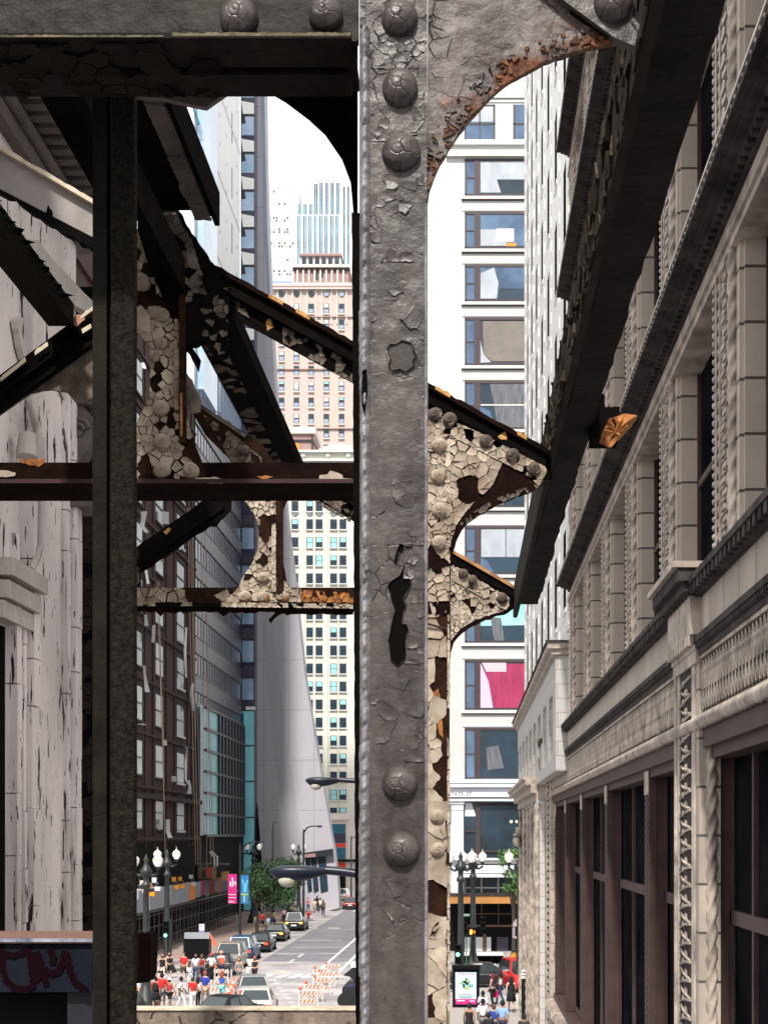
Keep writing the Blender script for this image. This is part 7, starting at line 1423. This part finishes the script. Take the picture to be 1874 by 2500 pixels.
# ------------------------------------------------------------------ people
def skinned(name, V, E, rad, sub=1):
    me = bpy.data.meshes.new(name); me.from_pydata(V, E, []); o = bpy.data.objects.new(name, me); COL.objects.link(o)
    md = o.modifiers.new('s', 'SKIN'); md.use_smooth_shade = True
    for i, r in enumerate(rad): me.skin_vertices[0].data[i].radius = (r if isinstance(r, tuple) else (r, r))
    me.skin_vertices[0].data[0].use_root = True
    if sub: o.modifiers.new('u', 'SUBSURF').levels = sub
    dg = bpy.context.evaluated_depsgraph_get(); res = bpy.data.meshes.new_from_object(o.evaluated_get(dg)); bpy.data.objects.remove(o); bpy.data.meshes.remove(me); res.name = name
    return res
def figure(pose):
    ph = dict(walk_left=(.26, -.22, .2, -.18), walk_right=(-.22, .26, -.18, .2), stand=(.03, -.03, -.05, -.08), reach=(.1, -.1, -.45, .1))[pose]
    sk = {'pel': (0, 0, .95), 'wai': (0, 0, 1.12), 'che': (0, .01, 1.34), 'nec': (0, 0, 1.5), 'hb': (0, -.015, 1.58), 'hd': (0, -.02, 1.66), 'ht': (0, 0, 1.73)}
    rd = {'pel': (.155, .115), 'wai': (.13, .1), 'che': (.165, .115), 'nec': .055, 'hb': .07, 'hd': (.078, .095), 'ht': .065}
    for s, nm in ((-1, 'l'), (1, 'r')):
        f = ph[0] if s < 0 else ph[1]; a = ph[2] if s < 0 else ph[3]
        sk.update({'sh'+nm: (s*.175, 0, 1.43), 'el'+nm: (s*.23, a*.5+.03, 1.16), 'wr'+nm: (s*.235, a-.07, .93), 'ha'+nm: (s*.235, a-.1, .86), 'hp'+nm: (s*.09, 0, .88), 'kn'+nm: (s*.1, -f*.55-.03, .5), 'an'+nm: (s*.1, -f+.04, .09+max(0, -f)*.35), 'to'+nm: (s*.11, -f-.13, .045+max(0, -f)*.1)})
        rd.update({'sh'+nm: .058, 'el'+nm: .042, 'wr'+nm: .028, 'ha'+nm: (.022, .036), 'hp'+nm: .092, 'kn'+nm: .06, 'an'+nm: .038, 'to'+nm: .032})
        if pose == 'reach' and s < 0: sk.update({'el'+nm: (s*.26, -.22, 1.3), 'wr'+nm: (s*.24, -.42, 1.42), 'ha'+nm: (s*.24, -.49, 1.46)})
        hx, hy_, hz = sk['ha'+nm]; dv = (Vector(sk['ha'+nm])-Vector(sk['wr'+nm])).normalized()
        for q, (dy, l) in enumerate(((-.03, .07), (-.01, .08), (.01, .076), (.03, .06))):
            b = Vector((hx, hy_+dy, hz))+dv*.02; sk['f%d%s' % (q, nm)] = tuple(b+dv*l*.55+Vector((-s*.006, 0, 0))); sk['g%d%s' % (q, nm)] = tuple(b+dv*l+Vector((-s*.02, 0, 0))); rd['f%d%s' % (q, nm)] = .0095; rd['g%d%s' % (q, nm)] = .008
        tb_ = Vector((hx-s*.01, hy_-.045, hz)); sk['t0'+nm] = tuple(tb_+Vector((0, -.012, 0))+dv*.015); sk['t1'+nm] = tuple(tb_+Vector((0, -.018, 0))+dv*.05); rd['t0'+nm] = .011; rd['t1'+nm] = .009
    sk['nose'] = (0, -.135, 1.645); rd['nose'] = .016
    def grow(name, nodes, edges, scale=1.0, add=0.0):
        ix = {n: i for i, n in enumerate(nodes)}
        rr = [tuple(x*scale+add for x in rd[n]) if isinstance(rd[n], tuple) else rd[n]*scale+add for n in nodes]
        return skinned(name, [sk[n] for n in nodes], [(ix[a], ix[b]) for a, b in edges], rr)
    spine = ['pel', 'wai', 'che', 'nec', 'hb', 'hd', 'ht']; e = list(zip(spine, spine[1:])); nodes = spine + ['nose']; e.append(('hd', 'nose')); limbs = []
    for nm in 'lr':
        arm = ['che', 'sh'+nm, 'el'+nm, 'wr'+nm, 'ha'+nm]; leg = ['pel', 'hp'+nm, 'kn'+nm, 'an'+nm, 'to'+nm]; nodes += arm[1:]+leg[1:]; e += list(zip(arm, arm[1:]))+list(zip(leg, leg[1:]))
        for q in range(4): nodes += ['f%d%s' % (q, nm), 'g%d%s' % (q, nm)]; e += [('ha'+nm, 'f%d%s' % (q, nm)), ('f%d%s' % (q, nm), 'g%d%s' % (q, nm))]
        nodes += ['t0'+nm, 't1'+nm]; e += [('ha'+nm, 't0'+nm), ('t0'+nm, 't1'+nm)]
    out = dict(body=grow('person', nodes, e))
    out['shirt'] = grow('shirt', ['pel', 'wai', 'che', 'shl', 'ell', 'shr', 'elr'], [('pel', 'wai'), ('wai', 'che'), ('che', 'shl'), ('shl', 'ell'), ('che', 'shr'), ('shr', 'elr')], 1.06, .012)
    out['vest'] = grow('top', ['pel', 'wai', 'che', 'shl', 'shr'], [('pel', 'wai'), ('wai', 'che'), ('che', 'shl'), ('che', 'shr')], 1.05, .01)
    out['trousers'] = grow('trousers', ['pel', 'hpl', 'knl', 'anl', 'hpr', 'knr', 'anr'], [('pel', 'hpl'), ('hpl', 'knl'), ('knl', 'anl'), ('pel', 'hpr'), ('hpr', 'knr'), ('knr', 'anr')], 1.06, .014)
    out['shorts'] = grow('shorts', ['pel', 'hpl', 'knl', 'hpr', 'knr'], [('pel', 'hpl'), ('hpl', 'knl'), ('pel', 'hpr'), ('hpr', 'knr')], 1.1, .02)
    m = MB(); m.lathe([(.16, 1.1), (.19, .95), (.26, .55), (.0, .56)], (0, 0, 0), 16); out['skirt'] = m.mesh('skirt', M['black'])
    m = MB(); m.lathe([(.0, 1.785), (.06, 1.775), (.095, 1.72), (.108, 1.66), (.1, 1.6), (.075, 1.56)], (0, .012, 0), 14); out['hair'] = m.mesh('hair', M['black'])
    m = MB(); m.lathe([(.0, 1.785), (.06, 1.775), (.1, 1.72), (.115, 1.64), (.12, 1.5), (.09, 1.38)], (0, .03, 0), 14); out['long_hair'] = m.mesh('hair', M['black'])
    m = MB()
    for s, nm in ((-1, 'l'), (1, 'r')): x, y, z = sk['an'+nm]; x2, y2, z2 = sk['to'+nm]; m.tube([(x, y+.05, z-.03), ((x+x2)/2, (y+y2)/2, (z+z2)/2-.01), (x2, y2-.03, z2)], [.045, .05, .032], 8)
    out['shoes'] = m.mesh('shoes', M['black'])
    for k in ('shirt', 'vest', 'trousers', 'shorts'): pass
    return out
POSE = {p: figure(p) for p in ('walk_left', 'walk_right', 'stand', 'reach')}
SKIN = [mat('light_skin', (.5, .31, .23), .6), mat('tan_skin', (.32, .17, .11), .6), mat('dark_skin', (.09, .045, .03), .6)]
CC = {}
def ccol(c):
    if c not in CC: CC[c] = cloth(c)
    return CC[c]
BLACKC, WHITEC, REDC, BLUEC, JEAN, KHAKI, GREYC, NAVY = (.012, .012, .014), (.75, .74, .74), (.55, .02, .018), (.02, .05, .32), (.035, .06, .13), (.42, .33, .23), (.2, .2, .21), (.02, .025, .06)
def person(label, px, py, pose, rz, top, bot, tcol, bcol, skin=0, hair='hair', hcol=(.015, .011, .009), hgt=1.74, extra=None, group=None, z=None):
    d = (EYE-(z or 0))*F/(py-HY); t = thing('person', label, 'person', (PX(px, d), d, z or 0), R(rz), group); ms = POSE[pose]; s = hgt/1.78
    t.scale = (s, s, s)
    def ad(key, m, parent=t):
        o = bpy.data.objects.new(ms[key].name, ms[key]); COL.objects.link(o); o.parent = parent
        if not ms[key].materials: ms[key].materials.append(m)
        o.material_slots[0].link = 'OBJECT'; o.material_slots[0].material = m; return o
    ad('body', SKIN[skin]); ad(top, ccol(tcol))
    if bot: ad(bot, ccol(bcol))
    if hair: ad(hair, ccol(hcol))
    ad('shoes', ccol((.05, .04, .04) if bot != 'shorts' else (.5, .48, .46)))
    if extra == 'bag': m = MB(); m.box(-.36, -.26, -.1, .22, .45, .82); m.tube([(-.31, -.02, .82), (-.3, .05, .98), (-.31, .12, .82)], .012, 5); m.build('bag', ccol((.62, .02, .14)), t, False)
    if extra == 'backpack': m = MB(); m.ball((0, .2, 1.24), (.17, .11, .24), 10, 8); m.build('backpack', ccol(BLACKC), t, False)
    if extra == 'cap': m = MB(); m.lathe([(0, 1.81), (.08, 1.79), (.115, 1.72), (.12, 1.7), (.19, 1.69), (.19, 1.68), (.1, 1.69)], (0, -.01, 0), 14); m.build('hat', ccol(WHITEC if top != 'shirt' else (.5, .05, .05)), t, False)
    if extra == 'safety': 
        m = MB(); m.box(-.17, .17, -.15, -.135, 1.05, 1.4, 0); m.box(-.17, .17, .13, .145, 1.05, 1.4, 0); m.build('vest_panel', M['orangep'], t, False); m = MB(); m.lathe([(0, 1.83), (.09, 1.81), (.13, 1.72), (.15, 1.7)], (0, -.01, 0), 14); m.build('helmet', ccol((.6, .3, .2)), t, False)
    return t
PG = 'people crossing the street'
for a in [
 ('woman in a black dress walking with a red bag strap, upper left of the crowd', 397, 2394, 'walk_left', 20, 'vest', 'skirt', BLACKC, BLACKC, 0, 'long_hair', (.09, .05, .03), 1.7),
 ('woman in a black top and black shorts right of the woman in the black dress', 414, 2389, 'walk_right', 10, 'vest', 'shorts', BLACKC, BLACKC, 0, 'long_hair', (.05, .03, .02), 1.68),
 ('man in a bright red shirt and brown shorts walking toward us', 449, 2397, 'walk_left', 0, 'shirt', 'shorts', REDC, (.08, .05, .035), 0, 'hair', (.03, .02, .015), 1.84),
 ('woman in a white and blue top with jeans and a brown bag', 478, 2397, 'walk_right', 10, 'shirt', 'trousers', (.6, .62, .7), JEAN, 1, 'long_hair', (.02, .015, .01), 1.74),
 ('woman in a dark red top and jeans beside the white and blue top', 493, 2394, 'walk_left', 0, 'vest', 'trousers', (.3, .02, .03), JEAN, 1, 'long_hair', (.05, .025, .015), 1.66),
 ('person in white crouching low behind the man in red', 462, 2402, 'stand', 40, 'shirt', 'trousers', WHITEC, WHITEC, 2, 'hair', (.01, .01, .01), 1.2),
 ('traffic worker in an orange vest and helmet by the parked cars', 540, 2392, 'reach', 20, 'shirt', 'trousers', WHITEC, NAVY, 0, None, BLACKC, 1.78, 'safety'),
 ('second traffic worker in white, left of the orange vested one', 517, 2396, 'reach', -20, 'shirt', 'trousers', WHITEC, BLACKC, 1, 'hair', BLACKC, 1.75, 'cap'),
 ('child in a dark grey tunic standing near the silver sedan', 584, 2402, 'stand', 10, 'vest', 'shorts', GREYC, GREYC, 0, 'long_hair', (.16, .08, .04), 1.62),
 ('woman in a white sleeveless top beyond the silver sedan', 611, 2397, 'walk_left', -10, 'shirt', 'shorts', WHITEC, WHITEC, 2, 'hair', BLACKC, 1.7),
 ('woman in a black top with red hair beyond the silver sedan', 622, 2399, 'walk_right', 0, 'vest', 'trousers', BLACKC, BLACKC, 0, 'long_hair', (.15, .03, .02), 1.66),
 ('man in a white shirt and black trousers at the far left edge', 328, 2464, 'walk_left', 200, 'shirt', 'trousers', WHITEC, BLACKC, 0, 'hair', BLACKC, 1.76),
 ('person with a big black backpack and red sleeves, seen from behind', 381, 2466, 'walk_left', 180, 'shirt', 'skirt', REDC, BLACKC, 1, 'hair', BLACKC, 1.74, 'backpack'),
 ('man in a long red shirt just behind the backpack wearer', 396, 2462, 'stand', 170, 'shirt', 'shorts', REDC, GREYC, 1, 'hair', BLACKC, 1.86),
 ('girl in a red top and black shorts with a white cap', 414, 2462, 'walk_right', 150, 'vest', 'shorts', (.5, .03, .04), BLACKC, 1, 'hair', BLACKC, 1.6, 'cap'),
 ('woman all in white with a black bag, striding to the right', 443, 2464, 'walk_left', 100, 'shirt', 'trousers', WHITEC, WHITEC, 2, 'hair', BLACKC, 1.7),
 ('child in a red jacket and white trousers', 471, 2463, 'walk_left', 190, 'shirt', 'trousers', REDC, WHITEC, 1, 'hair', (.05, .03, .02), 1.66),
 ('woman in a white top and black trousers beside the red jacket', 483, 2461, 'walk_right', 180, 'vest', 'trousers', WHITEC, BLACKC, 0, 'long_hair', BLACKC, 1.64),
 ('man in a royal blue shirt and khaki shorts walking with the crowd', 501, 2456, 'walk_left', 175, 'shirt', 'shorts', BLUEC, KHAKI, 0, 'hair', (.3, .06, .05), 1.86),
 ('woman in a blue top and turquoise shorts near the cones', 542, 2447, 'walk_right', 170, 'vest', 'shorts', (.03, .1, .45), (.2, .6, .6), 0, 'long_hair', (.3, .08, .04), 1.72)]:
    person(*a, **({'group': PG}))
SG = 'people on the right pavement'
for a in [
 ('woman in black carrying a pink shopping bag, right of the poster kiosk', 1201, 2457, 'stand', 250, 'vest', 'trousers', NAVY, BLACKC, 0, 'long_hair', (.14, .02, .02), 1.72, 'bag'),
 ('woman in a white top and blue jeans beside the pink bag', 1220, 2452, 'walk_left', 250, 'vest', 'trousers', WHITEC, JEAN, 2, 'long_hair', BLACKC, 1.76),
 ('woman in a long black dress before the red car', 1247, 2471, 'walk_right', 180, 'vest', 'skirt', BLACKC, BLACKC, 0, 'long_hair', BLACKC, 1.8),
 ('person in a white shirt seen from behind, farther of the two in white', 1178, 2508, 'walk_left', 180, 'shirt', 'trousers', (.62, .6, .7), BLACKC, 2, 'hair', BLACKC, 1.7),
 ('man in a white shirt seen from behind, nearer of the two in white', 1178, 2535, 'walk_right', 180, 'shirt', 'trousers', WHITEC, GREYC, 2, 'hair', BLACKC, 1.74),
 ('woman in a black sleeveless top below the poster kiosk', 1145, 2548, 'walk_left', 180, 'vest', 'skirt', BLACKC, BLACKC, 1, 'hair', BLACKC, 1.74),
 ('boy in a royal blue shirt with auburn hair seen from behind', 1205, 2540, 'stand', 170, 'shirt', 'trousers', BLUEC, NAVY, 0, 'hair', (.13, .04, .02), 1.55),
 ('broad man in a pale blue shirt seen from behind', 1226, 2545, 'walk_left', 175, 'shirt', 'trousers', (.25, .4, .68), NAVY, 1, 'hair', BLACKC, 1.82),
 ('short person in black between the two blue shirts at the bottom edge', 1192, 2570, 'stand', 180, 'shirt', 'trousers', BLACKC, BLACKC, 2, 'hair', BLACKC, 1.66),
 ('dark haired person at the bottom edge by the bollards', 1278, 2580, 'stand', 180, 'shirt', 'trousers', (.03, .03, .03), BLACKC, 1, 'hair', BLACKC, 1.74)]:
    person(*a, **({'group': SG, 'z': .14}))
FG = 'far crowd on the left pavement'
rn = random.Random(99)
names = ['in a pink top', 'in a navy top', 'all in black', 'in a white blouse', 'in a grey coat', 'in a red shirt', 'in a pale blue shirt', 'in khaki', 'in a lilac top', 'in a dark green top', 'in a cream jacket', 'in a black skirt']
tc_ = [(.5, .15, .22), NAVY, BLACKC, WHITEC, GREYC, REDC, (.3, .45, .65), KHAKI, (.4, .3, .5), (.03, .1, .05), (.6, .52, .4), (.1, .1, .1)]
spots = [(752, 2226), (762, 2215), (774, 2222), (782, 2230), (791, 2212), (799, 2216), (806, 2210), (812, 2218), (820, 2208), (826, 2214), (768, 2232), (789, 2236)]
for i, (px, py) in enumerate(spots):
    person('far pedestrian %s beyond the cobra lamp, before the flared tower' % names[i], px, py, ('walk_left', 'walk_right', 'stand')[i % 3], rn.uniform(-30, 30)+180*(i % 2), ('shirt', 'vest')[i % 2], ('trousers', 'shorts', 'trousers')[i % 3], tc_[i], (JEAN, KHAKI, BLACKC)[i % 3], i % 3, 'hair', (.02, .015, .01), 1.66+.04*(i % 4), group=FG, z=.14)
spots = [(627, 2276), (640, 2270), (655, 2279), (668, 2266), (694, 2254), (704, 2248), (712, 2244), (720, 2252)]
for i, (px, py) in enumerate(spots):
    person('pedestrian %s walking under the left street trees' % names[(i+4) % 12], px, py, ('walk_right', 'walk_left')[i % 2], rn.uniform(-20, 20)+180*(i % 2), ('shirt', 'vest')[(i+1) % 2], ('trousers', 'shorts')[i % 2], tc_[(i+4) % 12], (JEAN, BLACKC, KHAKI)[i % 3], i % 3, 'hair', (.02, .015, .01), 1.68+.03*(i % 4), group='people under the street trees', z=.14)
